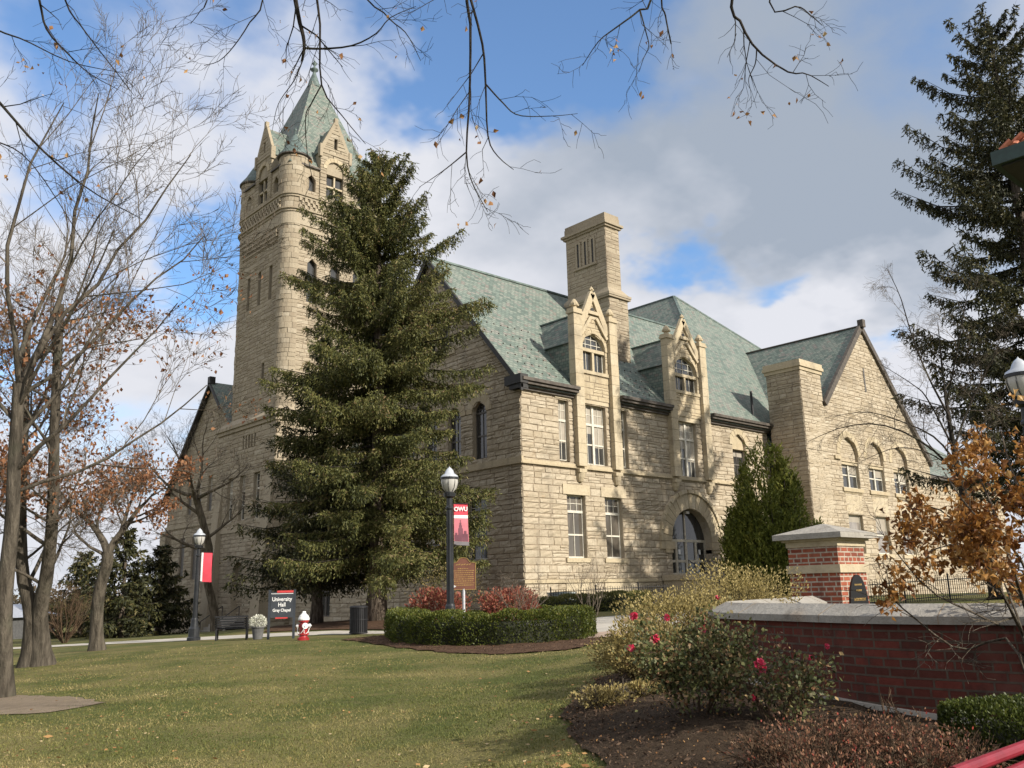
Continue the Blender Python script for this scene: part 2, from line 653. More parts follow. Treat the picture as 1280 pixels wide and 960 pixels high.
def _tps():
    P = CTRL[:, :2] / 30.0
    r2 = ((P[:, None] - P[None]) ** 2).sum(-1)
    K = np.where(r2 > 0, r2 * np.log(np.maximum(r2, 1e-12)) * 0.5, 0) + 0.0008 * np.eye(len(P))
    n = len(P)
    A = np.zeros((n + 3, n + 3))
    A[:n, :n] = K
    A[:n, n] = 1
    A[:n, n + 1:] = P
    A[n, :n] = 1
    A[n + 1:, :n] = P.T
    return np.linalg.solve(A, np.concatenate([CTRL[:, 2], np.zeros(3)]))


_W = _tps()


def gz(x, y):
    x, y = np.broadcast_arrays(arr(x), arr(y))
    shp = x.shape
    q = np.stack([x.ravel(), y.ravel()], -1)
    P = CTRL[:, :2] / 30.0
    Q = q / 30.0
    r2 = ((Q[:, None] - P[None]) ** 2).sum(-1)
    K = np.where(r2 > 0, r2 * np.log(np.maximum(r2, 1e-12)) * 0.5, 0)
    n = len(P)
    z = K @ _W[:n] + _W[n] + Q @ _W[n + 1:]
    r = np.hypot(q[:, 0], q[:, 1])
    k = np.clip((r - 75) / 40, 0, 1)
    k = k * k * (3 - 2 * k)
    z = z * (1 - k) + (-3.6) * k
    return z.reshape(shp) if shp else float(z[0])


def on_ground(px, py, dmin=3.0, dmax=90.0):
    """first ground point under a photo pixel"""
    d = np.linspace(dmin, dmax, 700)
    p = EYE[None] + d[:, None] * (CR * (px - 640) / FPX - CU * (py - 480) / FPX + CF)[None]
    h = p[:, 2] - gz(p[:, 0], p[:, 1])
    i = int(np.argmax(h < 0)) if (h < 0).any() else int(np.argmin(h))
    return np.array([p[i, 0], p[i, 1], gz(p[i, 0], p[i, 1])])


def foot(px, py, d):
    p = at(px, py, d)
    return np.array([p[0], p[1], gz(p[0], p[1])])


def axis_grid(lo, hi, c, fine, coarse_k=1.16):
    a = [c]
    s = fine
    while a[-1] < hi:
        if a[-1] > c + 45:
            s *= coarse_k
        a.append(a[-1] + s)
    b = [c]
    s = fine
    while b[-1] > lo:
        if b[-1] < c - 45:
            s *= coarse_k
        b.append(b[-1] - s)
    return np.array(b[::-1][:-1] + a)


def ground_material():
    m, t, bs, _ = new_mat('autumn_lawn')
    p = pos(t)
    g = t.mix(t.smooth(t.noise(p, 0.55, 5, 0.6), 0.36, 0.66), (0.085, 0.10, 0.030), (0.20, 0.17, 0.072))
    g = t.mix(t.math('MULTIPLY', t.smooth(t.noise(p, 3.0, 4, 0.6), 0.45, 0.75), 0.5), g, (0.20, 0.165, 0.080))
    g = t.mix(t.math('MULTIPLY', t.smooth(t.noise(p, 40, 3, 0.6), 0.4, 0.7), 0.6), g, (0.035, 0.045, 0.015))
    t.l(g, bs.inputs['Base Color'])
    bs.inputs['Roughness'].default_value = 0.95
    bs.inputs['Specular IOR Level'].default_value = 0.1
    bump(t, bs, t.noise(p, 30, 4), 0.8, 0.05)
    return m


def soil_material(name, a, b, c):
    m, t, bs, _ = new_mat(name)
    p = pos(t)
    g = t.mix(t.smooth(t.noise(p, 5, 5, 0.65), 0.35, 0.7), a, b)
    g = t.mix(t.math('MULTIPLY', t.smooth(t.noise(p, 38, 4, 0.7), 0.45, 0.7), 0.7), g, c)
    g = t.mix(t.math('MULTIPLY', t.smooth(t.noise(p, 90, 2, 0.7), 0.6, 0.7), 0.8), g, tuple(x * 2.2 for x in c))
    t.l(g, bs.inputs['Base Color'])
    bs.inputs['Roughness'].default_value = 0.95
    bs.inputs['Specular IOR Level'].default_value = 0.1
    bump(t, bs, t.noise(p, 45, 5, 0.7), 1.0, 0.05)
    return m


M['lawn'] = ground_material()
M['mulch'] = soil_material('bark_mulch', (0.085, 0.050, 0.032), (0.16, 0.10, 0.065), (0.05, 0.03, 0.02))
M['soil'] = soil_material('garden_soil', (0.060, 0.042, 0.028), (0.105, 0.075, 0.050), (0.035, 0.024, 0.016))
M['dirt'] = soil_material('bare_dirt', (0.27, 0.215, 0.155), (0.34, 0.275, 0.205), (0.21, 0.165, 0.115))


def make_ground():
    xs = axis_grid(-500, 500, -12, 0.55)
    ys = axis_grid(-500, 700, -10, 0.55)
    X, Y = np.meshgrid(xs, ys)
    Z = gz(X, Y)
    n, k = X.shape
    mb = MB()
    i = np.arange(n - 1)[:, None] * k
    j = np.arange(k - 1)[None]
    f = np.stack([i + j, i + j + 1, i + k + j + 1, i + k + j], -1).reshape(-1, 4)
    mb.add(np.stack([X, Y, Z], -1).reshape(-1, 3), f)
    tag(mb.build('ground', M['lawn'], smooth=True), kind='structure')


def in_poly(px, py, poly):
    x, y = arr(px), arr(py)
    c = np.zeros(x.shape, bool)
    P = arr(poly)
    for a, b in zip(P, np.roll(P, -1, 0)):
        c ^= ((a[1] > y) != (b[1] > y)) & (x < (b[0] - a[0]) * (y - a[1]) / (b[1] - a[1] + 1e-12) + a[0])
    return c


def drape(name, poly, mat, lift=0.02, step=0.22, heap=0.0, ragged=0.0, seed=0):
    """a sheet laid over the ground inside a plan polygon"""
    P = arr(poly)
    # smooth the outline with extra points
    out = []
    rs = np.random.RandomState(seed)
    for a, b in zip(P, np.roll(P, -1, 0)):
        m = max(2, int(np.linalg.norm(b - a) / 0.25))
        for q in range(m):
            out.append(a + (b - a) * q / m + rs.normal(0, ragged, 2))
    import bmesh
    bm = bmesh.new()
    vs = [bm.verts.new((q[0], q[1], 0)) for q in out]
    bm.faces.new(vs)
    lo, hi = P.min(0), P.max(0)
    for ax in (0, 1):
        for c in np.arange(lo[ax] + step, hi[ax], step):
            no = (1, 0, 0) if ax == 0 else (0, 1, 0)
            bmesh.ops.bisect_plane(bm, geom=bm.verts[:] + bm.edges[:] + bm.faces[:], plane_co=(c if ax == 0 else 0, c if ax == 1 else 0, 0), plane_no=no)
    bm.verts.ensure_lookup_table()
    co = np.array([v.co[:] for v in bm.verts])
    edge = np.array([v.is_boundary for v in bm.verts])
    z = gz(co[:, 0], co[:, 1]) + lift
    if heap:
        # distance to outline
        O = arr(out)
        dd = np.sqrt(((co[:, None, :2] - O[None]) ** 2).sum(-1)).min(1)
        z += heap * np.clip(dd / 0.5, 0, 1) + np.where(edge, 0, rs.normal(0, 0.012, len(z)))
    for v, zz in zip(bm.verts, z):
        v.co.z = zz
    for f in bm.faces:
        f.smooth = True
        if f.normal.z < 0:
            f.normal_flip()
    me = bpy.data.meshes.new(name)
    bm.to_mesh(me)
    bm.free()
    me.materials.append(mat)
    o = bpy.data.objects.new(name, me)
    COL.objects.link(o)
    tag(o, kind='structure')
    return o


def gp(px, py):
    return on_ground(px, py)[:2]


make_ground()
BED = [gp(722, 868), gp(745, 850), gp(790, 838)] + [tuple(at(px, 850, d)[:2]) for px, d in ((850, 11.0), (905, 10.4), (1040, 9.6), (1200, 8.1), (1400, 6.2), (1500, 3.2))] + \
      [tuple(at(1300, 900, 2.6)[:2])] + [gp(1000, 1080), gp(850, 1010), gp(760, 975), gp(716, 930), gp(702, 896)]
BED = [tuple(b) for b in BED]
drape('planting_bed', BED, M['soil'], 0.022, 0.22, 0.035, 0.05, 1)
HBED = [gp(430, 800), gp(478, 807), gp(560, 817), gp(640, 818), gp(715, 812), gp(760, 803)] + [tuple(at(px, 800, d)[:2]) for px, d in ((742, 24.5), (640, 27), (520, 28), (470, 26.5))]
HBED = [tuple(b) for b in HBED]
drape('mulch_bed', HBED, M['mulch'], 0.018, 0.3, 0.04, 0.07, 2)
DIRT = [gp(-60, 897), gp(60, 893), gp(128, 879), gp(95, 872), gp(10, 869), gp(-60, 872)]
drape('bare_dirt_patch', [tuple(b) for b in DIRT], M['dirt'], 0.010, 0.3, 0.0, 0.035, 3)


def strip_path(name, pts, w, mat, lift=0.03):
    pts = arr(pts)
    d = np.gradient(pts, axis=0)
    d /= np.linalg.norm(d, axis=1)[:, None]
    s = np.stack([-d[:, 1], d[:, 0]], -1)
    poly = np.concatenate([pts + s * w / 2, (pts - s * w / 2)[::-1]])
    return drape(name, [tuple(p) for p in poly], mat, lift, 0.5)
# ---------------------------------------------------------------- masonry
class Wall:
    """a plane wall: O origin, U run direction, N outward normal, heights are absolute z"""
    def __init__(self, O, U, N, outline, z0, z1, openings=(), seed=0, proj=0.05, course=0.315, blen=(0.5, 1.25)):
        self.O, self.U, self.N = arr(O), arr(U), arr(N)
        self.outline, self.z0, self.z1 = outline, z0, z1
        self.op = list(openings)
        self.seed, self.proj, self.course, self.blen = seed, proj * 0.8, course, blen

    def P(self, u, z, d=0.0):
        u, z, d = np.broadcast_arrays(arr(u), arr(z), arr(d))
        p = self.O[None] + u.reshape(-1, 1) * self.U + d.reshape(-1, 1) * self.N
        p = p.copy()
        p[:, 2] = self.O[2] * 0 + z.ravel()
        return p

    def spans(self, z):
        segs = [tuple(self.outline(z))]
        if segs[0][1] - segs[0][0] < 0.05:
            return []
        for o in self.op:
            c, w = o['c'], o['w'] / 2
            if z <= o['z0'] or z >= o['z1']:
                continue
            h = w
            if o.get('arch') and z > o['zs']:
                h = math.sqrt(max(0.0, w * w - (z - o['zs']) ** 2))
            a, b = c - h, c + h
            new = []
            for s in segs:
                if b <= s[0] or a >= s[1]:
                    new.append(s)
                else:
                    if a > s[0]:
                        new.append((s[0], a))
                    if b < s[1]:
                        new.append((b, s[1]))
            segs = new
        return segs

    def levels(self, rs):
        br = {self.z0, self.z1}
        for o in self.op:
            br |= {o['z0'], o['z1']} | ({o['zs']} if o.get('arch') else set())
        br = sorted(b for b in br if self.z0 - 1e-6 <= b <= self.z1 + 1e-6)
        out = [br[0]]
        for a, b in zip(br[:-1], br[1:]):
            if b - a < 0.10:
                continue
            n = max(1, int(round((b - out[-1]) / self.course)))
            c = rs.uniform(0.75, 1.3, n)
            c = np.cumsum(c) / c.sum()
            st = out[-1]
            out += [st + (b - st) * q for q in c]
        out[-1] = self.z1
        return out

    def lay(self, mb_stone, mb_back):
        rs = np.random.RandomState(self.seed)
        lv = self.levels(rs)
        Q, D, T, B = [], [], [], []
        for z0, z1 in zip(lv[:-1], lv[1:]):
            e = 1e-3
            A, C = self.spans(z0 + e), self.spans(z1 - e)
            if len(A) != len(C):
                mid = self.spans((z0 + z1) / 2)
                A = C = mid
            for (a0, a1), (c0, c1) in zip(A, C):
                B.append([(a0, z0), (a1, z0), (c1, z1), (c0, z1)])
                L = (a1 - a0 + c1 - c0) / 2
                if L < 0.06:
                    continue
                cuts = [0.0]
                while cuts[-1] < L - 0.25:
                    cuts.append(cuts[-1] + rs.uniform(*self.blen))
                if cuts[-1] > L and len(cuts) > 1 and L - cuts[-2] < 0.3 and len(cuts) > 2:
                    cuts.pop()
                cuts[-1] = L
                if len(cuts) == 1:
                    cuts = [0.0, L]
                for p, q in zip(cuts[:-1], cuts[1:]):
                    s0, s1 = p / L, q / L
                    vs = [0.0, 1.0]
                    if z1 - z0 > 0.27 and rs.rand() < 0.22:
                        vs = [0.0, rs.uniform(0.4, 0.6), 1.0]
                    for v0, v1 in zip(vs[:-1], vs[1:]):
                        y0, y1 = z0 + (z1 - z0) * v0, z0 + (z1 - z0) * v1
                        def uu(s, v):
                            return (a0 + (a1 - a0) * s) * (1 - v) + (c0 + (c1 - c0) * s) * v
                        g = 0.008
                        Q.append([(uu(s0, v0) + g, y0 + g), (uu(s1, v0) - g, y0 + g), (uu(s1, v1) - g, y1 - g), (uu(s0, v1) + g, y1 - g)])
                        T.append(np.clip(rs.normal(0.5, 0.17), 0, 1))
        B = arr(B)
        mb_back.quads(self.P(B[..., 0], B[..., 1], 0.0).reshape(-1, 4, 3))
        Q = arr(Q)
        m = len(Q)
        # each stone: a grid of 6 x 4 points, edges tucked behind the joint face, middle broken outward
        gu = np.array([0, 0.035, 0.3, 0.65, 0.965, 1.0])
        gv = np.array([0, 0.07, 0.5, 0.93, 1.0])
        nu, nv = len(gu), len(gv)
        W = [(1 - gu[None, :]) * (1 - gv[:, None]), gu[None, :] * (1 - gv[:, None]), gu[None, :] * gv[:, None], (1 - gu[None, :]) * gv[:, None]]
        pu = sum(W[i][None] * Q[:, i, 0][:, None, None] for i in range(4))
        pz = sum(W[i][None] * Q[:, i, 1][:, None, None] for i in range(4))
        d = np.full((m, nv, nu), -0.012)
        d[:, 1:-1, 1:-1] = 0.45 * self.proj
        d[:, 1:-1, 1:-1] += rs.uniform(-0.3, 0.7, (m, nv - 2, nu - 2)) * self.proj
        d[:, 2, 2:4] += rs.uniform(-0.2, 0.7, (m, 2)) * self.proj
        d[:, 1:-1, :] += 0
        ju = rs.uniform(-0.02, 0.02, (m, nv, nu))
        ju[:, 0, :] = ju[:, -1, :] = 0
        pts = self.P(pu + ju, pz + ju[:, ::-1] * 0.5, d)
        i = np.arange(nv - 1)[:, None] * nu
        j = np.arange(nu - 1)[None]
        f = np.stack([i + j, i + j + 1, i + nu + j + 1, i + nu + j], -1).reshape(1, -1, 4)
        f = (f + (np.arange(m) * nv * nu)[:, None, None]).reshape(-1, 4)
        # orient outward
        if np.dot(np.cross(self.U, (0, 0, 1.0)), self.N) < 0:
            f = f[:, ::-1]
        mb_stone.add(pts, f, np.repeat(arr(T), nv * nu))

    def reveals(self, mb, depth=0.34):
        """jambs, head and sill of every opening"""
        for o in self.op:
            if o.get('blind'):
                dep = o['blind']
            else:
                dep = o.get('depth', depth)
            c, w, z0, z1 = o['c'], o['w'] / 2, o['z0'], o['z1']
            if o.get('arch'):
                n = 14
                a = np.pi * np.arange(n + 1) / n
                prof = [(c + w, z0)] + [(c + w * math.cos(x), o['zs'] + w * math.sin(x)) for x in a] + [(c - w, z0)]
            else:
                prof = [(c + w, z0), (c + w, z1), (c - w, z1), (c - w, z0)]
            prof = prof + [prof[0]]
            q = []
            for (u0, y0), (u1, y1) in zip(prof[:-1], prof[1:]):
                q.append(np.concatenate([self.P([u0, u1], [y0, y1], [0.0, 0.0]), self.P([u1, u0], [y1, y0], [-dep, -dep])]))
            rs = np.random.RandomState(int(abs(c * 100)) % 1000)
            mb.quads(arr(q), rs.uniform(0.3, 0.6, len(q)))

    def arch_ring(self, mb, c, zs, r0, r1, proj=0.05, n=15, seed=0, back=0.04, a0=0.0, a1=math.pi):
        rs = np.random.RandomState(seed)
        for k in range(n):
            s, e = a0 + (a1 - a0) * (k + 0.03) / n, a0 + (a1 - a0) * (k + 0.97) / n
            pr = proj * rs.uniform(0.8, 1.25)
            aa = np.linspace(s, e, 4)
            o = [(c + r1 * math.cos(x), zs + r1 * math.sin(x)) for x in aa]
            i = [(c + r0 * math.cos(x), zs + r0 * math.sin(x)) for x in aa[::-1]]
            poly = o + i
            pts = self.P([p[0] for p in poly], [p[1] for p in poly], -back)
            mb.prism(pts, self.N * (back + pr), np.clip(rs.normal(0.5, 0.2), 0, 1))

    def slab(self, mb, u0, u1, z0, z1, d0, d1, tint=0.5):
        p = self.P([u0, u1, u1, u0], [z0, z0, z1, z1], d0)
        mb.prism(p, self.N * (d1 - d0), tint)


def window(wall, parent, o, depth=0.26, cols=2, lights=1, transom=None, glass='glass', meet=True, frame='frame', top_glass=None, top_cols=None):
    """a timber sash window set back in its opening: frame with glazing bars, glass as a child"""
    c, w, z0, z1 = o['c'], o['w'] / 2, o['z0'], o['z1']
    fr, gl = MB(), MB()
    N, U = wall.N, wall.U
    th = 0.075

    def bar(u0, u1, y0, y1, d=0.0, t=0.06):
        wall.slab(fr, u0, u1, y0, y1, -depth - t / 2 + d, -depth + t / 2 + d)
    if o.get('arch'):
        zs = o['zs']
        n = 18
        a = np.linspace(0, np.pi, n + 1)
        for x0, x1 in zip(a[:-1], a[1:]):
            pol = [(c + w * math.cos(x0), zs + w * math.sin(x0)), (c + w * math.cos(x1), zs + w * math.sin(x1)), (c + (w - th) * math.cos(x1), zs + (w - th) * math.sin(x1)), (c + (w - th) * math.cos(x0), zs + (w - th) * math.sin(x0))]
            fr.prism(wall.P([p[0] for p in pol], [p[1] for p in pol], -depth - 0.03), N * 0.06)
        top = zs
        gpts = [(c - w, z0), (c + w, z0)] + [(c + w * math.cos(x), zs + w * math.sin(x)) for x in a]
    else:
        top = z1
        bar(c - w, c + w, z1 - th, z1)
        gpts = [(c - w, z0), (c + w, z0), (c + w, z1), (c - w, z1)]
    bar(c - w, c - w + th, z0, top)
    bar(c + w - th, c + w, z0, top)
    bar(c - w, c + w, z0, z0 + th * 1.2, 0.012)
    lw = (2 * w) / lights
    for k in range(1, lights):
        u = c - w + lw * k
        bar(u - 0.085, u + 0.085, z0, top, 0.02, 0.1)
    zt = top
    if transom:
        bar(c - w, c + w, transom - 0.07, transom + 0.07, 0.015, 0.09)
        zt = transom
    tc = top_cols or cols
    for k in range(lights):
        a0 = c - w + lw * k
        if meet:
            zm = z0 + (zt - z0) * 0.5
            bar(a0, a0 + lw, zm - 0.045, zm + 0.045, 0.006)
        for q in range(1, cols):
            u = a0 + lw * q / cols
            bar(u - 0.018, u + 0.018, z0, zt, 0, 0.045)
        if transom:
            for q in range(1, tc):
                u = a0 + lw * q / tc
                bar(u - 0.018, u + 0.018, zt, top, 0, 0.045)
            zq = (zt + top) / 2
            if not o.get('arch') or top - zt > 0.5:
                bar(a0, a0 + lw, zq - 0.018, zq + 0.018, 0, 0.04)
    if o.get('arch'):
        bar(c - w, c + w, top - 0.05, top + 0.05, 0.01)
        for q in range(1, 4):
            u = -w + 2 * w * q / 4
            h = math.sqrt(max(0, w * w - u * u))
            bar(c + u - 0.018, c + u + 0.018, top, top + h, 0, 0.045)
        for q in (1, 2):
            zz = w * q / 3.0
            h = math.sqrt(w * w - zz * zz)
            bar(c - h, c + h, top + zz - 0.018, top + zz + 0.018, 0.001, 0.045)
    f = fr.build('window', M[frame], parent)
    gl.poly(wall.P([p[0] for p in gpts], [p[1] for p in gpts], -depth - 0.012) if True else 0)
    hsh = (math.sin(c * 12.9898 + z0 * 78.233 + float(wall.N[0]) * 3) * 43758.5453) % 1.0
    if not o.get('arch') and hsh > 0.25 and z1 - z0 > 1.5:
        for k in range(lights):
            zb = z1 - (z1 - z0) * (0.18 + 0.6 * ((hsh * 7.3 + k * 0.37) % 1.0))
            u0, u1 = c - w + lw * k + 0.05, c - w + lw * (k + 1) - 0.05
            if glass != 'glass_blind':
                gl.poly(wall.P([u0, u1, u1, u0], [zb, zb, z1 - 0.03, z1 - 0.03], -depth - 0.009), 0.5, 1)
    gl.build('pane', [M[glass], M['blind']], f)
    return f


def back_panel(wall, mb, o, depth):
    c, w, z0, z1 = o['c'], o['w'] / 2, o['z0'], o['z1']
    if o.get('arch'):
        a = np.linspace(0, np.pi, 15)
        g = [(c - w, z0), (c + w, z0)] + [(c + w * math.cos(x), o['zs'] + w * math.sin(x)) for x in a]
    else:
        g = [(c - w, z0), (c + w, z0), (c + w, z1), (c - w, z1)]
    mb.poly(wall.P([p[0] for p in g], [p[1] for p in g], -depth))


def R_(c, w, z0, z1, **k):
    return dict(c=c, w=w, z0=z0, z1=z1, **k)


def A_(c, w, z0, zs, **k):
    return dict(c=c, w=w, z0=z0, z1=zs + w / 2, zs=zs, arch=True, **k)


X_, Y_, Z_ = np.eye(3)
HALL = thing('stone_hall', (0, 0, -0.6), 'big sandstone hall with green slate roofs, tall chimney and square corner tower', 'building')
SL = 1.143     # pitch of the main roof
EV = 11.6


def finish_wall(w, name, parent, stone='stone', depth=0.34):
    st, bk = MB(), MB()
    w.lay(st, bk)
    w.reveals(st, depth)
    o = st.build(name, M[stone], parent)
    b = bk.build('joint_face', M['joint'], o)
    return o


# --- south front (y = 0)
fo = [R_(4.02, 1.45, 1.93, 5.35), R_(7.10, 1.45, 1.93, 5.35), R_(3.25, 0.80, 7.2, 10.68), R_(5.86, 1.85, 7.15, 10.66), R_(8.25, 0.80, 7.2, 10.68),
      R_(14.62, 1.80, 7.0, 10.6), A_(14.3, 4.1, -0.9, 3.0, depth=0.55), R_(20.3, 1.5, 7.3, 9.3), A_(20.3, 1.5, 9.32, 9.62, blind=0.12),
      R_(4.1, 1.6, -0.75, -0.05), R_(7.3, 1.7, -0.75, -0.05)]
FRONT = Wall((0, 0, 0), X_, -Y_, lambda z: (0.0, 24.0), -1.2, EV, fo, 11, 0.055)
wall_front = finish_wall(FRONT, 'wall', HALL)

for k, (c, a) in enumerate(((4.02, 0), (7.10, 1))):
    window(FRONT, HALL, fo[k], 0.26, 2, 1, 4.45, 'glass_blind', top_cols=3)
window(FRONT, HALL, fo[2], 0.26, 2, 1, 9.5)
window(FRONT, HALL, fo[3], 0.26, 2, 2, 9.5)
window(FRONT, HALL, fo[4], 0.26, 2, 1, 9.5)
window(FRONT, HALL, fo[5], 0.26, 2, 2, 9.5)
window(FRONT, HALL, fo[7], 0.26, 2, 1, None, 'glass', frame='frame_dark')
for k in (9, 10):
    window(FRONT, HALL, fo[k], 0.26, 3, 1, None, 'glass', meet=False, frame='frame_dark')
tym = MB()
back_panel(FRONT, tym, fo[8], 0.12)
tym.build('tympanum', M['ashlar'], HALL)

# dressed stone: lintels, sills, string course, arches


def dress(parent, name, wall, rows, mat='ashlar'):
    """each (u0, u1, z0, z1, d0, d1, tint) row is a stone of its own"""
    for r in rows:
        m_ = MB()
        wall.slab(m_, *r)
        m_.build(name, M[mat], parent)


def ring(parent, name, wall, *a, **k):
    m_ = MB()
    wall.arch_ring(m_, *a, **k)
    return m_.build(name, M['ashlar'], parent)


for c, w, z0, h in ((4.02, 2.15, 5.36, 0.55), (7.10, 2.15, 5.36, 0.55), (3.2, 1.25, 10.69, 0.66), (8.3, 1.1, 10.69, 0.6), (5.88, 2.3, 10.67, 0.75), (14.62, 2.5, 10.61, 0.7), (4.1, 2.3, -0.04, 0.62), (7.3, 2.6, -0.04, 0.62)):
    dress(HALL, 'lintel', FRONT, [(c - w / 2, c + w / 2, z0, z0 + h, -0.04, 0.075, 0.75)])
for c, w, z in ((4.02, 1.9, 1.93), (7.10, 1.9, 1.93), (20.3, 1.8, 7.3)):
    dress(HALL, 'window_sill', FRONT, [(c - w / 2, c + w / 2, z - 0.24, z - 0.003, -0.28, 0.10, 0.6)])
m_ = MB()
FRONT.slab(m_, -0.09, 24, 6.82, 6.92, -0.04, 0.16, 0.35)
FRONT.slab(m_, -0.09, 24, 6.918, 7.06, -0.04, 0.11, 0.55)
m_.build('string_course', M['ashlar'], HALL)
dress(HALL, 'plinth_course', FRONT, [(-0.06, 10.6, 0.62, 0.80, -0.04, 0.085, 0.5)])
ring(HALL, 'entrance_arch', FRONT, 14.3, 3.0, 2.05, 3.0, 0.09, 21, 3)
ring(HALL, 'window_arch', FRONT, 20.3, 9.62, 0.76, 1.15, 0.07, 9, 4)
hood = MB()
FRONT.arch_ring(hood, 14.3, 3.0, 3.003, 3.22, 0.19, 30, 6)
hood.build('hood_mould', M['ashlar'], HALL)
for s in (-1, 1):
    hood = MB()
    FRONT.slab(hood, 14.3 + s * 2.55 - 0.68, 14.3 + s * 2.55 + 0.68, 2.52, 2.98, -0.03, 0.16, 0.4)
    FRONT.slab(hood, 14.3 + s * 2.4 - 0.35, 14.3 + s * 2.4 + 0.35, 2.3, 2.525, -0.5, 0.12, 0.4)
    hood.build('impost', M['ashlar'], HALL)

# doorway
dg = MB()
DW = fo[6]
dep = 0.5
FRONT.slab(dg, 12.25, 16.35, 3.0, 3.16, -dep - 0.06, -dep + 0.06)
for u in (12.3, 13.3, 14.3, 15.3, 16.3):
    FRONT.slab(dg, u - 0.09, u + 0.09, 0.9, 3.0, -dep - 0.05, -dep + 0.05)
for u0 in (12.3, 13.3, 14.3, 15.3):
    FRONT.slab(dg, u0 + 0.09, u0 + 0.91, 0.9, 1.12, -dep - 0.03, -dep + 0.03)
    FRONT.slab(dg, u0 + 0.09, u0 + 0.91, 1.75, 1.90, -dep - 0.03, -dep + 0.03)
FRONT.slab(dg, 14.25, 14.35, 3.16, 5.0, -dep - 0.05, -dep + 0.05)
door = dg.build('door', simple('bronze_door_frame', (0.50, 0.45, 0.35), 0.5, 0.1, 0.15), HALL)
pg = MB()
pg.poly(FRONT.P([12.25, 16.35, 16.35, 12.25], [1.0, 1.0, 3.0, 3.0], -dep - 0.02))
a = np.linspace(0, np.pi, 15)
pg.poly(FRONT.P(np.concatenate([[12.25, 16.35], 14.3 + 2.05 * np.cos(a)]), np.concatenate([[3.0, 3.0], 3.0 + 2.05 * np.sin(a)]), -dep - 0.02))
pg.build('pane', M['glass'], door)
for u in (13.55, 15.62):
    nt = MB()
    FRONT.slab(nt, u, u + 0.2, 2.25, 2.55, -dep - 0.015, -dep + 0.004)
    nt.build('paper_notice', simple('white_paper', (0.75, 0.75, 0.72), 0.8), door)
lt = MB()
FRONT.slab(lt, 14.15, 14.45, 4.74, 4.92, -0.4, -0.15)
lt.build('entrance_lamp', simple('lamp_body', (0.55, 0.52, 0.45), 0.5), HALL)
# steps with side blocks
sp = MB()
for k in range(8):
    sp.box((13.0, -0.35 - 0.32 * (k + 1), -1.0), (17.3, -0.02, 0.98 - 0.2 * k - 0.003 * k), 0.6)
sp.box((12.3, -0.4, -1.0), (16.3, 0.54, 0.985), 0.5)
sp.build('entrance_steps', M['concrete'], HALL)
for x0 in (11.15, 17.32):
    sb = MB()
    sb.box((x0, -2.6, -1.2), (x0 + 1.8, -0.10, 0.66), 0.4)
    sb.box((x0 - 0.09, -2.7, 0.66), (x0 + 1.83, -0.08, 0.98), 0.6)
    sb.build('stair_block', M['stone'], HALL)
for x0 in (13.15, 15.1, 17.1):
    hr = MB()
    hr.tube([(x0, -0.5, 1.85), (x0, -2.9, 0.35)], 0.025, 6)
    hr.tube([(x0, -0.5, 1.45), (x0, -2.9, -0.05)], 0.018, 6)
    for q in range(3):
        hr.tube([(x0, -0.5 - q * 1.2, 0.9 - q * 0.7), (x0, -0.5 - q * 1.2, 1.85 - q * 0.75)], 0.022, 6)
    hr.build('handrail', M['iron'], HALL)

# --- west gable (x = 0), run measured along +y
go = [R_(3.75, 1.7, 1.93, 5.3), R_(7.95, 1.7, 1.93, 5.3), R_(12.1, 1.7, 1.93, 5.3)] + [A_(y, 1.2, 7.45, 10.1) for y in (3.4, 5.68, 7.95, 10.22, 12.5)] + [R_(7.95, 1.0, 14.5, 16.9), R_(6.6, 0.9, 14.5, 16.2), R_(9.3, 0.9, 14.5, 16.2)]


def gable_out(z):
    if z < 11.4:
        return (0.0, 15.9)
    q = (z - 11.4) / SL
    return (q, 15.9 - q)


WGAB = Wall((0, 0, 0), Y_, -X_, gable_out, -2.4, 20.3, go, 12, 0.055)
finish_wall(WGAB, 'gable_wall', HALL)
for k, o in enumerate(go):
    window(WGAB, HALL, o, 0.28, 2, 1, (4.3 if k < 3 else None), 'glass', frame='frame_dark' if k >= 3 else 'frame')
for o in go[:3]:
    dress(HALL, 'lintel', WGAB, [(o['c'] - 1.15, o['c'] + 1.15, 5.31, 5.9, -0.04, 0.07, 0.5)])
    dress(HALL, 'window_sill', WGAB, [(o['c'] - 1.0, o['c'] + 1.0, 1.7, 1.927, -0.28, 0.1, 0.5)])
for k, o in enumerate(go[3:8]):
    ring(HALL, 'window_arch', WGAB, o['c'], 10.1, 0.62, 1.1, 0.07, 9, 20 + k)
m_ = MB()
WGAB.slab(m_, -0.14, 15.9, 6.82, 6.92, -0.04, 0.158, 0.3)
WGAB.slab(m_, -0.10, 15.9, 6.918, 7.2, -0.04, 0.108, 0.45)
m_.build('string_course', M['ashlar'], HALL)
dress(HALL, 'window_sill', WGAB, [(5.5, 10.4, 14.0, 14.45, -0.04, 0.12, 0.6)])

# --- main roof with the hipped block behind it
PK = (31.2, 12.66, EV + SL * 12.66)


def rz(y):
    return EV + SL * y


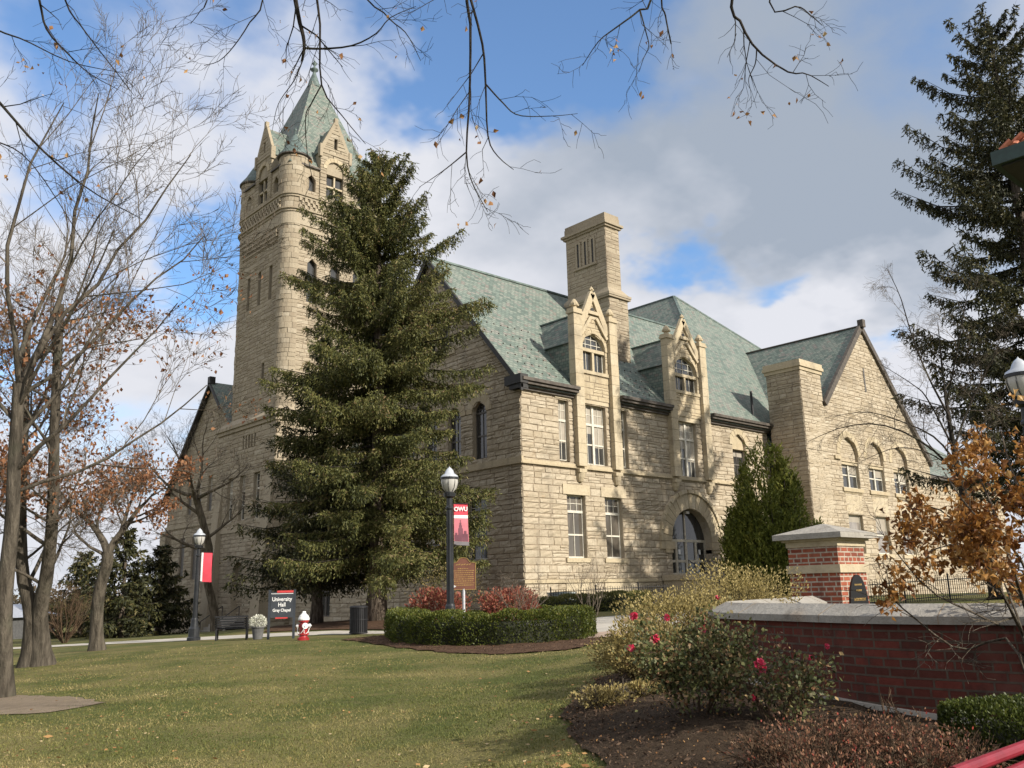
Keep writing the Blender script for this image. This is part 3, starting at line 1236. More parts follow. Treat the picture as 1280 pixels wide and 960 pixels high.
rf = MB()
ov = -0.36
y0_ = 0.06
for x0, x1 in ((ov, 4.02), (7.74, 12.57), (16.75, 24.2)):
    rf.poly([(x0, ov, rz(ov)), (x1, ov, rz(ov)), (x1, y0_, rz(y0_)), (x0, y0_, rz(y0_))])
    rf.poly([(x0, ov, rz(ov) - 0.22), (x1, ov, rz(ov) - 0.22), (x1, y0_, rz(y0_) - 0.22), (x0, y0_, rz(y0_) - 0.22)])
rf.poly([(ov, y0_, rz(y0_)), (40, y0_, rz(y0_)), (38.6, 8.2, rz(8.2)), PK, (26.56, 7.95, rz(7.95)), (ov, 7.95, rz(7.95))])
rf.poly([(ov, 7.95, rz(7.95)), (31, 7.95, rz(7.95)), (31, 16.26, rz(ov)), (ov, 16.26, rz(ov))])
rf.poly([(26.56, 7.95, rz(7.95)), PK, (31.2, 46, PK[2]), (20.2, 46, 13.2), (20.2, 7.95, 13.2)])
rf.poly([PK, (38.6, 8.2, rz(8.2)), (46.5, 3.5, 15.6), (46.5, 46, 15.6), (31.2, 46, PK[2])])
# a sheet below gives the roof its thickness
rf.poly([(ov, 7.95, rz(7.95) - 0.3), (40, 7.95, rz(7.95) - 0.3), (40, y0_, rz(y0_) - 0.22), (ov, y0_, rz(y0_) - 0.22)])
rs = np.random.RandomState(5)
for row, y in enumerate((0.35, 0.85, 1.35, 2.0, 2.7, 3.4)):      # small snow guards among the slates
    for x in np.arange(0.4 + 0.25 * (row % 2), 12.4, 0.55):
        if 4.0 < x < 7.8 and y < 4:
            continue
        rf.box((x - 0.02, y - 0.035, rz(y)), (x + 0.02, y + 0.035, rz(y) + 0.075), 0.5, 1)
main_roof = rf.build('roof', [M['slate'], M['gutter']], HALL)
cp = MB()
for a_, b_ in (((ov, 7.95, rz(7.95) + 0.03), (26.6, 7.95, rz(7.95) + 0.03)), ((26.56, 7.95, rz(7.95)), PK), (PK, (38.6, 8.2, rz(8.2))), (PK, (31.2, 46, PK[2] + .02))):
    cp.bar(a_, b_, 0.22, 0.12)
cp.build('ridge_capping', M['copper'], main_roof)
vg = MB()
for s, y0 in ((1, -0.50), (-1, 16.4)):
    yy = lambda q: y0 + s * q
    z_ = lambda q: EV + SL * (q - 0.5)
    vg.prism([(ov - 0.03, yy(0), z_(0) - 0.02), (ov - 0.03, yy(8.45), z_(8.45) + 0.02), (ov - 0.03, yy(8.45), z_(8.45) - 0.42), (ov - 0.03, yy(0), z_(0) - 0.40)], (0.16, 0, 0))
    vg.prism([(ov + 0.10, yy(0.02), z_(0) - 0.08), (ov + 0.10, yy(8.43), z_(8.45) - 0.06), (ov + 0.10, yy(8.43), z_(8.45) - 0.30), (ov + 0.10, yy(0.02), z_(0) - 0.3)], (0.42, 0, 0))
# return of the eaves at the corner
vg.box((ov - 0.10, -0.55, 11.05), (0.10, 0.75, 11.55))
vg.box((ov - 0.02, -0.50, 10.80), (0.08, 0.45, 11.05))
vg.build('verge_board', M['verge'], main_roof)
for x0, x1 in ((-0.3, 4.1), (7.75, 12.6), (16.85, 24.0)):
    gt = MB()
    gt.box((x0, -0.62, 11.22), (x1, -0.32, 11.40), 0.4)
    gt.box((x0, -0.50, 11.06), (x1, -0.02, 11.218), 0.5)
    gt.box((x0, -0.30, 10.93), (x1, -0.02, 11.055), 0.6)
    gt.box((x0, -0.18, 10.80), (x1, -0.02, 10.928), 0.6)
    gt.build('gutter', M['gutter'], main_roof)
pp = MB()
pp.tube([(23.2, 0.5, 12.0), (23.2, 0.5, 13.9)], 0.09, 8)
pp.build('vent_pipe', M['iron'], main_roof)


# --- dormers
def dormer(c, hi, seed, lean=0.0):
    """stone gabled dormer rising through the eaves between two slender piers"""
    d = MB()
    W = Wall((0, -0.10, 0), X_, -Y_, lambda z: (c - hi, c + hi) if z < 15.0 else (c - hi + (z - 15.0) * hi / 2.35, c + hi - (z - 15.0) * hi / 2.35), 10.9, 17.30, [], seed, 0.03)
    ow = A_(c, 2 * hi - 0.45, 12.62, 14.93 - (hi - 0.225))
    W.op = [ow]
    st, bk = MB(), MB()
    W.lay(st, bk)
    W.reveals(st, 0.3)
    o = st.build('dormer', M['ashlar'], HALL)
    bk.build('joint_face', M['joint'], o)
    f = MB()
    zs = ow['zs']
    # stone mullion and transom
    W.slab(f, c - 0.09, c + 0.09, ow['z0'], zs, -0.20, -0.06, 0.6)
    W.slab(f, c - hi + 0.2, c + hi - 0.2, zs - 0.16, zs + 0.04, -0.20, -0.03, 0.6)
    W.slab(f, c - hi + 0.05, c + hi - 0.05, 12.42, 12.615, -0.25, 0.09, 0.6)
    W.arch_ring(f, c, zs, hi - 0.22, hi - 0.02, 0.06, 11, seed)
    # coping of the gable
    for s in (-1, 1):
        a0, a1 = arr((c + s * (hi + 0.02), -0.14, 15.05)), arr((c, -0.14, 17.45))
        f.bar(a0, a1, 0.42, 0.2, (0, 1, 0), 0.6)
        f.bar(arr((c + s * hi * 0.93, -0.2, 14.75)), arr((c + s * 0.25, -0.2, 15.9)), 0.2, 0.12, (0, 1, 0), 0.7)
    f.box((c - 0.42, -0.26, 16.1), (c + 0.42, -0.2, 16.3), 0.6)
    f.build('dressing', M['ashlar'], o)
    hol = MB()
    hol.lathe([(0.001, 0.0), (0.14, 0.0)], (0, 0, 0), 12)
    hv = hol.v[0].copy()
    hol.v[0] = np.stack([c + hv[:, 0], -0.165 + 0 * hv[:, 0], 16.42 + hv[:, 1]], -1)
    hol.build('round_hole', M['verge'], o)
    fn = MB()
    fn.lathe([(0.12, 17.35), (0.15, 17.45), (0.07, 17.52), (0.06, 17.62), (0.12, 17.68), (0.10, 17.78), (0.04, 17.84), (0.0, 17.92)], (c, -0.14, 0), 10)
    fn.box((c - 0.17, -0.19, 17.64), (c + 0.17, -0.09, 17.74))
    fn.build('finial', M['ashlar'], o)
    # arched casement
    fr = window(W, o, ow, 0.22, 2, 2, None, 'glass', meet=False)
    for s in (-1, 1):
        p = MB()
        x = c + s * (hi + 0.33)
        z = 6.95
        rs = np.random.RandomState(seed + s)
        while z < 15.85:
            h = min(rs.uniform(0.5, 0.85), 15.86 - z)
            p.box((x - 0.33, -0.36 - rs.uniform(0, 0.015), z + 0.008), (x + 0.33, 0.12, z + h - 0.008), rs.uniform(0.5, 0.9))
            z += h
        # corbel under the pier
        p.box((x - 0.30, -0.34, 6.60), (x + 0.30, 0.02, 6.80), 0.6)
        p.lathe([(0.02, 6.05), (0.16, 6.10), (0.26, 6.35), (0.29, 6.6)], (x, -0.06, 0), 12, 0.55)
        p.box((x - 0.40, -0.43, 15.86), (x + 0.40, 0.2, 16.02), 0.6)
        p.box((x - 0.36, -0.39, 16.02), (x + 0.36, 0.16, 16.16), 0.5)
        po = p.build('pier', M['ashlar'], o)
        q = MB()
        q.lathe([(0.26, 16.16), (0.17, 16.22), (0.14, 16.30), (0.24, 16.38), (0.25, 16.50), (0.18, 16.62), (0.10, 16.74), (0.0, 16.80)], (x, -0.12, 0), 10, 0.4)
        for k in range(4):
            an = k * math.pi / 2 + 0.78
            q.box((x + 0.2 * math.cos(an) - 0.06, -0.12 + 0.2 * math.sin(an) - 0.06, 16.34), (x + 0.2 * math.cos(an) + 0.06, -0.12 + 0.2 * math.sin(an) + 0.06, 16.48), 0.3)
        q.build('pinnacle', M['ashlar'], po)
    # slate roof and cheeks running back into the main roof
    r = MB()
    zr, ze, hw = 16.45, 14.2, hi + 0.55
    yr, ye = (zr - EV) / SL, (ze - EV) / SL
    for s in (-1, 1):
        r.poly([(c + s * hw, 0.08, ze), (c + s * hw, ye + 0.1, ze), (c, yr + 0.1, zr), (c, 0.08, zr)])
        r.poly([(c + s * (hw - 0.12), 0.1, 11.7), (c + s * (hw - 0.12), 0.1, ze + 0.1), (c + s * (hw - 0.12), ye + 0.1, ze + 0.1)])
        r.poly([(c + s * hw, 0.08, ze - 0.03), (c + s * hw, ye + 0.1, ze - 0.03), (c + s * (hw - 0.3), ye + 0.1, ze - 0.03), (c + s * (hw - 0.3), 0.08, ze - 0.03)])
    r.build('dormer_roof', M['slate'], o)
    fl = MB()
    for s in (-1, 1):
        fl.bar((c + s * hw, ye + 0.1, ze), (c, yr + 0.1, zr), 0.25, 0.06, (0, -0.7, 1))
        fl.bar((c + s * hw, ye, ze - 0.1), (c + s * hw, -0.05, 11.55), 0.2, 0.07, (0, -0.7, 1))
    fl.bar((c, 0.0, zr + .02), (c, yr + 0.1, zr + .02), 0.18, 0.08)
    fl.build('lead_flashing', M['copper'], o)
    return o


dormer(5.88, 1.2, 31)
dormer(14.66, 1.42, 32)


# --- chimney stacks
def box_walls(x0, y0, x1, y1, z0, z1, mb, bk, seed, proj=0.045, inset=0.0, faces='WSEN', course=0.32):
    """four rock-faced faces of an upright shaft"""
    if 'W' in faces:
        Wall((x0, 0, 0), Y_, -X_, lambda z: (y0, y1), z0, z1, [], seed, proj, course).lay(mb, bk)
    if 'S' in faces:
        Wall((0, y0, 0), X_, -Y_, lambda z: (x0, x1), z0, z1, [], seed + 1, proj, course).lay(mb, bk)
    if 'E' in faces:
        Wall((x1, 0, 0), Y_, X_, lambda z: (y0, y1), z0, z1, [], seed + 2, proj, course).lay(mb, bk)
    if 'N' in faces:
        Wall((0, y1, 0), X_, Y_, lambda z: (x0, x1), z0, z1, [], seed + 3, proj, course).lay(mb, bk)


def bands(mb, x0, y0, x1, y1, lst):
    for z0, z1, e, t in lst:
        mb.box((x0 - e, y0 - e, z0), (x1 + e, y1 + e, z1), t)


def frustum(mb, a, b, za, zb, t=0.5):
    (x0, y0, x1, y1), (u0, v0, u1, v1) = a, b
    v = [(x0, y0, za), (x1, y0, za), (x1, y1, za), (x0, y1, za), (u0, v0, zb), (u1, v0, zb), (u1, v1, zb), (u0, v1, zb)]
    mb.add(v, BOXF, t)


st, bk = MB(), MB()
box_walls(10.92, 2.85, 12.78, 7.15, 13.5, 19.15, st, bk, 41, 0.04)
box_walls(11.12, 3.1, 12.50, 6.8, 19.9, 24.35, st, bk, 45, 0.035)
bd = st
bands(bd, 10.92, 2.85, 12.78, 7.15, [(19.15, 19.28, 0.16, 0.4), (19.28, 19.45, 0.20, 0.5)])
frustum(bd, (10.80, 2.73, 12.9, 7.27), (11.10, 3.08, 12.52, 6.82), 19.45, 19.93, 0.5)
bands(bd, 11.12, 3.1, 12.50, 6.8, [(24.3, 24.45, 0.14, 0.3), (24.45, 24.62, 0.26, 0.4), (24.62, 25.1, 0.06, 0.3), (25.1, 25.3, 0.03, 0.25)])
for k in range(3):
    yy = 4.25 + k * 0.68
    for s in (-1, 1):
        bd.box((11.02, yy + s * 0.16 - 0.07, 21.95), (11.13, yy + s * 0.16 + 0.07, 23.7), 0.5)
    bd.box((11.02, yy - 0.23, 23.7), (11.13, yy + 0.23, 23.86), 0.5)
bd.box((10.94, 3.9, 21.78), (11.13, 6.0, 21.94), 0.35)
ch = st.build('chimney', M['stone_tower'], HALL)
bk.build('joint_face', M['joint'], ch)
sl_ = MB()
for k in range(3):
    yy = 4.25 + k * 0.68
    sl_.box((11.065, yy - 0.09, 21.95), (11.13, yy + 0.09, 23.7))
sl_.build('slot', M['verge'], ch)

st, bk = MB(), MB()
box_walls(24.0, -3.0, 26.85, -0.35, -1.4, 14.95, st, bk, 51, 0.05, faces='WSEN')
ch2 = st.build('chimney', M['stone'], HALL)
bk.build('joint_face', M['joint'], ch2)
bd = MB()
bands(bd, 24.0, -3.0, 26.85, -0.35, [(14.95, 15.2, 0.10, 0.6), (15.2, 15.42, 0.2, 0.6), (15.42, 15.7, 0.14, 0.7)])
bd.build('band', M['ashlar'], ch2)
fb = MB()
fb.box((24.5, -2.6, 15.7), (26.4, -0.8, 15.9))
fb.build('flue_cap', M['copper'], ch2)

# --- gabled east wing (y = -3)
eo = []
for c in (29.85, 33.9, 38.0):
    eo += [R_(c, 2.5, 6.95, 8.85), R_(c, 2.1, 2.3, 5.05), A_(c, 2.7, 8.87, 9.35, blind=0.22)]
ES = 1.02
EAP = 19.9
EXC = 33.8


def egable(z):
    if z < EAP - ES * 9.75:
        return (24.05, 43.55)
    q = (EAP - 0.14 - z) / ES
    return (max(24.05, EXC - q), EXC + q)


EGAB = Wall((0, -3.0, 0), X_, -Y_, egable, -1.4, EAP - 0.25, eo, 61, 0.05)
finish_wall(EGAB, 'gable_wall', HALL)
for k in range(3):
    u, l, b = eo[3 * k:3 * k + 3]
    window(EGAB, HALL, u, 0.24, 1, 2, None, 'glass')
    window(EGAB, HALL, l, 0.24, 1, 1, None, 'glass_shade')
    W2 = Wall((0, -3.0 + 0.22, 0), X_, -Y_, lambda z, b=b: (b['c'] - math.sqrt(max(0, 1.35 ** 2 - max(0, z - b['zs']) ** 2)), b['c'] + math.sqrt(max(0, 1.35 ** 2 - max(0, z - b['zs']) ** 2))), 8.86, 10.6, [], 70 + k, 0.03)
    s2, b2 = MB(), MB()
    W2.lay(s2, b2)
    tw = s2.build('tympanum', M['stone'], HALL)
    b2.build('joint_face', M['joint'], tw)
    c = u['c']
    dress(HALL, 'lintel', EGAB, [(c - 1.35, c + 1.35, 8.66, 8.95, -0.2, -0.05, 0.6)])
    m_ = MB()
    EGAB.slab(m_, c - 1.5, c + 1.5, 6.68, 6.945, -0.25, 0.14, 0.4)
    for q in range(16):
        EGAB.slab(m_, c - 1.3 + q * 0.17, c - 1.22 + q * 0.17, 6.52, 6.685, -0.02, 0.08, 0.5)
    m_.build('window_sill', M['ashlar'], HALL)
    dress(HALL, 'stone_panel', EGAB, [(c - 1.2, c + 1.2, 5.15, 6.45, -0.03, 0.03, 0.8)])
    dress(HALL, 'window_sill', EGAB, [(c - 1.3, c + 1.3, 2.0, 2.295, -0.25, 0.12, 0.6)])
    ring(HALL, 'window_arch', EGAB, c, 9.35, 1.36, 1.78, 0.06, 11, 80 + k)
dress(HALL, 'label_stop', EGAB, [(27.6, 28.45, 8.95, 9.2, -0.02, 0.15, 0.4)])
sl_ = MB()
EGAB.slab(sl_, 33.52, 33.72, 14.6, 16.5, 0.0, 0.062)
sl_.build('slit_window', M['frame_dark'], HALL)
rf = MB()
rf.poly([(EXC, -3.2, EAP), (EXC + 9.95, -3.2, EAP - ES * 9.95), (EXC + 9.95, 18, EAP - ES * 9.95), (EXC, 18, EAP)])
rf.poly([(EXC, -3.2, EAP), (26.9, -3.2, EAP - ES * 6.9), (26.9, 18, EAP - ES * 6.9), (EXC, 18, EAP)])
rf.poly([(26.9, -0.32, EAP - ES * 6.9), (24.0, -0.32, EAP - ES * 9.8), (24.0, 18, EAP - ES * 9.8), (26.9, 18, EAP - ES * 6.9)])
er = rf.build('roof', M['slate'], HALL)
cp = MB()
for s in (-1, 1):
    q_ = 10.0 if s > 0 else 6.9
    cp.bar((EXC, -3.1, EAP - 0.02), (EXC + s * q_, -3.1, EAP - ES * q_ - 0.02), 0.42, 0.26, (0, 1, 0))
cp.bar((EXC, -3.2, EAP + 0.04), (EXC, 12, EAP + 0.04), 0.2, 0.1)
cp.box((EXC - 0.22, -3.45, EAP - 0.1), (EXC + 0.22, -3.0, EAP + 0.5))
cp.build('verge_board', M['gutter'], er)

# low range further east
lo = [R_(46 + 3.0 * k, 1.3, 2.0, 5.0) for k in range(6)]
LOWE = Wall((0, -0.6, 0), X_, -Y_, lambda z: (43.5, 66.0), -1.6, 9.4, lo, 65, 0.05)
finish_wall(LOWE, 'wall', HALL)
for o in lo:
    window(LOWE, HALL, o, 0.24, 2, 1, None, 'glass')
rf = MB()
rf.poly([(43.3, -1.0, 9.5), (66, -1.0, 9.5), (66, 7, 15.4), (43.3, 7, 15.4)])
rf.poly([(43.3, -1.0, 9.3), (66, -1.0, 9.3), (66, -0.5, 9.3), (43.3, -0.5, 9.3)])
lr = rf.build('roof', M['slate'], HALL)
gt = MB()
gt.box((43.3, -1.15, 9.1), (66, -0.85, 9.45))
gt.build('gutter', M['gutter'], lr)

# --- link wall between the west gable and the tower, with a door and tall windows
ko = [R_(17.6, 1.1, 2.0, 5.4), R_(19.6, 1.1, 2.0, 5.4), R_(24.6, 1.1, 2.0, 5.4), R_(22.0, 1.9, -1.2, 2.2)]
LINK = Wall((1.2, 0, 0), Y_, -X_, lambda z: (15.9, 27.4), -3.2, 8.2, ko, 75, 0.05)
finish_wall(LINK, 'wall', HALL)
for k, o in enumerate(ko):
    window(LINK, HALL, o, 0.3, 2, 1 if k < 3 else 2, None, 'glass', frame='frame_dark' if k == 3 else 'frame')
rf = MB()
rf.poly([(0.9, 15.8, 8.0), (0.9, 27.3, 8.0), (9.0, 27.3, 14.0), (9.0, 15.8, 14.0)])
rf.build('roof', M['slate'], HALL)

# --- tower
TX0, TY0, TS = 0.0, 27.15, 9.1
TX1, TY1 = TX0 + TS, TY0 + TS
TOWER = thing('tower_anchor', (0, 0, 0), None, None)
bpy.data.objects.remove(TOWER)
st, bk = MB(), MB()
RC = 1.05     # radius of the rounded corners


def slit(c, z0, z1, w=0.42):
    return R_(c, w, z0, z1, depth=0.35)


def tower_face(O, U, N, lo_, hi_, seed, west):
    c = (lo_ + hi_) / 2
    ops = []
    if west:
        ops += [slit(c + q * 1.95 - 0.2, 23.7, 26.6, 0.5) for q in (-1, 0, 1)] + [slit(c - 1.5, 16.8, 18.5, 0.45)]
    else:
        ops += [A_(c + q * 2.15, 0.85, 23.3, 26.6, depth=0.35) for q in (-1, 0, 1)]
    for s in (-1, 1):
        ops.append(A_(c + s * 2.45, 0.8, 32.95, 34.0, depth=0.4))
    ops.append(R_(c - 0.3, 1.8, 32.7, 35.25, depth=0.05, skip=True))
    W = Wall(O, U, N, lambda z: (lo_ + RC, hi_ - RC), 13.9, 35.3, ops, seed, 0.05, 0.35)
    W.lay(st, bk)
    W.reveals(st, 0.35)
    return W, ops


tw = tower_face((TX0, 0, 0), Y_, -X_, TY0, TY1, 91, True)
ts = tower_face((0, TY0, 0), X_, -Y_, TX0, TX1, 95, False)
te = tower_face((TX1, 0, 0), Y_, X_, TY0, TY1, 97, True)
tn = tower_face((0, TY1, 0), X_, Y_, TX0, TX1, 99, False)
# rounded corners in rock-faced courses
rs = np.random.RandomState(77)
for cx, cy, a0 in ((TX0 + RC, TY0 + RC, math.pi), (TX1 - RC, TY0 + RC, 1.5 * math.pi), (TX0 + RC, TY1 - RC, 0.5 * math.pi), (TX1 - RC, TY1 - RC, 0.0)):
    z = 13.9
    while z < 35.25:
        h = rs.uniform(0.3, 0.5)
        n = rs.randint(2, 5)
        cut = np.sort(np.concatenate([[0, 1], (np.arange(1, n) + rs.uniform(-0.3, 0.3, n - 1)) / n]))
        for q in range(n):
            aa = a0 - 0.12 + (math.pi / 2 + 0.24) * np.linspace(cut[q] + 0.006, cut[q + 1] - 0.006, 4)
            rr = RC + rs.uniform(0.02, 0.085)
            o = [(cx + rr * math.cos(x), cy + rr * math.sin(x), z + 0.01) for x in aa]
            i_ = [(cx + 0.6 * math.cos(x), cy + 0.6 * math.sin(x), z + 0.01) for x in aa[::-1]]
            st.prism(o + i_, (0, 0, min(h, 35.3 - z) - 0.02), np.clip(rs.normal(0.5, 0.2), 0, 1))
        z += h
    bk.lathe([(RC - 0.02, 13.9), (RC - 0.02, 35.3)], (cx, cy, 0), 16)
tower = st.build('tower', M['stone_tower'], HALL)
bk.build('joint_face', M['joint'], tower)
for W, ops in (tw, ts, te, tn):
    for o in ops:
        if o.get('skip'):
            continue
        g = MB()
        back_panel(W, g, o, 0.33)
        g.build('window', M['glass'], tower)


def rounded_band(mb, z0, z1, e, t=0.5):
    """a moulding that follows the tower's rounded plan"""
    pts = []
    for cx, cy, a0 in ((TX0 + RC, TY0 + RC, math.pi), (TX1 - RC, TY0 + RC, 1.5 * math.pi), (TX1 - RC, TY1 - RC, 0.0), (TX0 + RC, TY1 - RC, 0.5 * math.pi)):
        for x in np.linspace(a0, a0 + math.pi / 2, 9):
            pts.append((cx + (RC + e) * math.cos(x), cy + (RC + e) * math.sin(x), z0))
    mb.prism(pts, (0, 0, z1 - z0), t)


bd = MB()
rounded_band(bd, 30.98, 31.14, 0.30, 0.35)
rounded_band(bd, 30.78, 30.98, 0.18, 0.6)
rounded_band(bd, 29.75, 30.775, 0.10, 0.75)
rounded_band(bd, 32.30, 32.48, 0.24, 0.35)
rounded_band(bd, 32.12, 32.30, 0.14, 0.55)
# projecting checker course between the two mouldings
for q in range(30):
    for r_ in range(3):
        if (q + r_) % 2:
            continue
        u = 1.0 + q * 0.245
        z = 31.2 + r_ * 0.3
        bd.box((TX0 + u, TY0 - 0.17, z), (TX0 + u + 0.24, TY0 - 0.02, z + 0.29), 0.6)
        bd.box((TX0 - 0.17, TY0 + u, z), (TX0 - 0.02, TY0 + u + 0.24, z + 0.29), 0.5)
# stepped corbel table above the sunk panels
for k, (z0, z1, e) in enumerate(((29.2, 29.45, 0.22), (28.85, 29.05, 0.16), (28.5, 28.68, 0.11))):
    bd.box((TX0 + RC + .3, TY0 - e, z0), (TX1 - RC - .3, TY0, z1), 0.6)
    bd.box((TX0 - e, TY0 + RC + .3, z0), (TX0, TY1 - RC - .3, z1), 0.4)
    for q in range(22):
        u = RC + 0.4 + q * 0.29
        bd.box((TX0 + u, TY0 - e + 0.05, z0 - 0.13), (TX0 + u + 0.15, TY0, z0), 0.4)
        bd.box((TX0 - e + 0.05, TY0 + u, z0 - 0.13), (TX0, TY0 + u + 0.15, z0), 0.3)
bd.build('moulding', M['stone_tower'], tower)

# corner turrets with conical caps
for cx, cy in ((TX0 + RC, TY0 + RC), (TX1 - RC, TY0 + RC), (TX0 + RC, TY1 - RC), (TX1 - RC, TY1 - RC)):
    t_ = MB()
    z = 32.48
    while z < 35.75:
        h = rs.uniform(0.3, 0.48)
        ph = rs.uniform(0, 6.28)
        cut = (np.arange(12) + np.concatenate([[0], rs.uniform(-0.3, 0.3, 10), [0]])) / 11
        for q in range(11):
            aa = ph + 2 * math.pi * np.linspace(cut[q] + 0.0016, cut[q + 1] - 0.0016, 4)
            rr = RC + 0.14 + rs.uniform(0.0, 0.07)
            t_.prism([(cx + rr * math.cos(x), cy + rr * math.sin(x), z + 0.01) for x in aa] + [(cx + 0.5 * math.cos(x), cy + 0.5 * math.sin(x), z + 0.01) for x in aa[::-1]], (0, 0, h - 0.02), np.clip(rs.normal(0.5, 0.2), 0, 1))
        z += h
    ztop = z
    tu = t_.build('turret', M['stone_tower'], tower)
    cn = MB()
    cn.lathe([(RC + 0.34, ztop + 0.042), (RC + 0.34, ztop + 0.10), (0.92, ztop + 0.75), (0.5, ztop + 1.55), (0.12, ztop + 2.2), (0.0, ztop + 2.3)], (cx, cy, 0), 24)
    cn.lathe([(0.10, ztop + 2.1), (0.15, ztop + 2.25), (0.05, ztop + 2.35), (0.05, ztop + 2.6), (0.12, ztop + 2.7), (0.04, ztop + 2.8), (0.0, ztop + 3.0)], (cx, cy, 0), 10)
    cn.build('turret_cap', M['slate'] if False else M['copper'], tu, smooth=True)
    gt = MB()
    gt.lathe([(RC + 0.12, ztop - 0.2), (RC + 0.2, ztop - 0.12), (RC + 0.37, ztop - 0.06), (RC + 0.37, ztop + 0.04), (RC, ztop + 0.04)], (cx, cy, 0), 24)
    gt.build('turret_gutter', M['gutter'], tu)

# spire
TCX, TCY = TX0 + TS / 2, TY0 + TS / 2
spi = MB()
e = 0.25
prof = [(TS / 2 - 0.05, 35.12), (TS / 2 - 0.55, 36.1), (0.40, 46.0)]
for k in range(4):
    a_, b_ = k * math.pi / 2 + math.pi / 4, (k + 1) * math.pi / 2 + math.pi / 4
    for (r0, z0), (r1, z1) in zip(prof[:-1], prof[1:]):
        q = math.sqrt(2)
        spi.poly([(TCX + r0 * q * math.cos(a_), TCY + r0 * q * math.sin(a_), z0), (TCX + r0 * q * math.cos(b_), TCY + r0 * q * math.sin(b_), z0), (TCX + r1 * q * math.cos(b_), TCY + r1 * q * math.sin(b_), z1), (TCX + r1 * q * math.cos(a_), TCY + r1 * q * math.sin(a_), z1)])
sp_ = spi.build('spire', M['slate'], tower)
fn = MB()
fn.lathe([(0.62, 45.6), (0.5, 46.1), (0.34, 46.6), (0.16, 47.1), (0.14, 47.3), (0.36, 47.45), (0.36, 47.55), (0.10, 47.65), (0.09, 47.95), (0.24, 48.1), (0.12, 48.3), (0.03, 48.5), (0.0, 48.8)], (TCX, TCY, 0), 14)
fn.build('finial', M['copper'], sp_, smooth=True)
ec = MB()
hc = TS / 2 - 0.3
for u0, u1 in ((RC, hc - 1.4), (hc + 1.4, TS - RC)):
    for lo_, hi_ in (((TX0 + u0, TY0 - 0.2, 35.02), (TX0 + u1, TY0, 35.16)), ((TX0 - 0.2, TY0 + u0, 35.02), (TX0, TY0 + u1, 35.16))):
        ec = MB()
        ec.box(lo_, hi_)
        ec.build('eaves_gutter', M['gutter'], sp_)


# stone wall-dormers on the tower faces
def tower_dormer(O, U, N, c, seed, lit):
    hw = 1.42
    W = Wall(O, U, N, lambda z: (c - hw, c + hw) if z < 36.9 else (c - hw + (z - 36.9) * hw / 3.0, c + hw - (z - 36.9) * hw / 3.0), 32.5, 39.7, [R_(c, 1.6, 32.75, 34.85), A_(c, 1.6, 34.9, 35.35, blind=0.1), R_(c, 0.28, 37.4, 38.4)], seed, 0.045)
    s, b = MB(), MB()
    W.lay(s, b)
    W.reveals(s, 0.3)
    back_panel(W, s, W.op[1], 0.1)
    o = s.build('wall_dormer', M['stone_tower'], tower)
    # side walls and steep roof behind
    d = MB()
    I = -W.N
    for q in (-1, 1):
        d.poly(np.concatenate([W.P([c + q * hw, c + q * hw], [32.5, 36.9], 0), W.P([c + q * hw, c + q * hw], [36.9, 32.5], -2.4)]))
        W.slab(d, c + q * hw - 0.13, c + q * hw + 0.13, 36.35, 37.5, -0.25, 0.14)
    for q in (-1, 1):
        a0, a1 = W.P(c + q * (hw + 0.02), 36.95, -0.1)[0], W.P(c, 40.0, -0.1)[0]
        d.bar(a0, a1, 0.30, 0.26, W.N)
    W.slab(d, c - 0.16, c + 0.16, 39.7, 40.35, -0.25, 0.06)
    W.slab(d, c - hw - 0.06, c + hw + 0.06, 36.75, 36.93, -0.02, 0.09)
    d.build('dressing', M['stone_tower'], o) if False else None
    dd = d
    dd.build('coping', M['stone_tower'], tower)
    w_ = MB()
    W.slab(w_, c - 0.07, c + 0.07, 32.75, 34.85, -0.25, -0.08, 0.7)
    W.slab(w_, c - 0.8, c + 0.8, 33.75, 33.9, -0.25, -0.08, 0.7)
    W.arch_ring(w_, c, 35.35, 0.81, 1.15, 0.07, 9, seed)
    w_.build('mullion', M['ashlar'], tower)
    for o in (W.op[0], W.op[2]):
        g = MB()
        back_panel(W, g, o, 0.29)
        g.build('window', M['glass'], tower)
    r = MB()
    for q in (-1, 1):
        r.poly(np.concatenate([W.P([c + q * (hw + 0.1), c], [36.75, 39.8], -0.2), W.P([c, c + q * (hw + 0.1)], [39.8, 36.75], -4.0)]))
    r.build('dormer_roof', M['slate'], tower)


tower_dormer((0, TY0 - 0.12, 0), X_, -Y_, TX0 + TS / 2 - 0.3, 101, True)
tower_dormer((TX0 - 0.12, 0, 0), Y_, -X_, TY0 + TS / 2 - 0.3, 102, False)

# lower stage of the tower, a little wider
st, bk = MB(), MB()
LW = Wall((-0.45, 0, 0), Y_, -X_, lambda z: (TY0 - 0.5, TY1 + 0.5), -3.4, 13.6, [slit(TCY - 1.6 + 0.5 * q, 11.7, 12.75, 0.26) for q in range(5)] + [R_(TCY - 2.2, 1.0, 6.1, 9.6), R_(TCY + 0.2, 1.0, 6.1, 9.6), R_(TCY + 2.4, 1.0, 6.1, 9.6), A_(TCY + 0.3, 1.9, -1.2, 2.0, depth=0.7)], 105, 0.055, 0.36)
LW.lay(st, bk)
LW.reveals(st, 0.35)
LS = Wall((0, TY0 - 0.5, 0), X_, -Y_, lambda z: (-0.45, 9.6), -3.4, 13.6, [], 106, 0.055, 0.36)
LS.lay(st, bk)
LN = Wall((0, TY1 + 0.5, 0), X_, Y_, lambda z: (-0.45, 9.6), -3.4, 13.6, [], 107, 0.055, 0.36)
LN.lay(st, bk)
lt_ = st.build('tower_base', M['stone_tower'], HALL)
bk.build('joint_face', M['joint'], lt_)
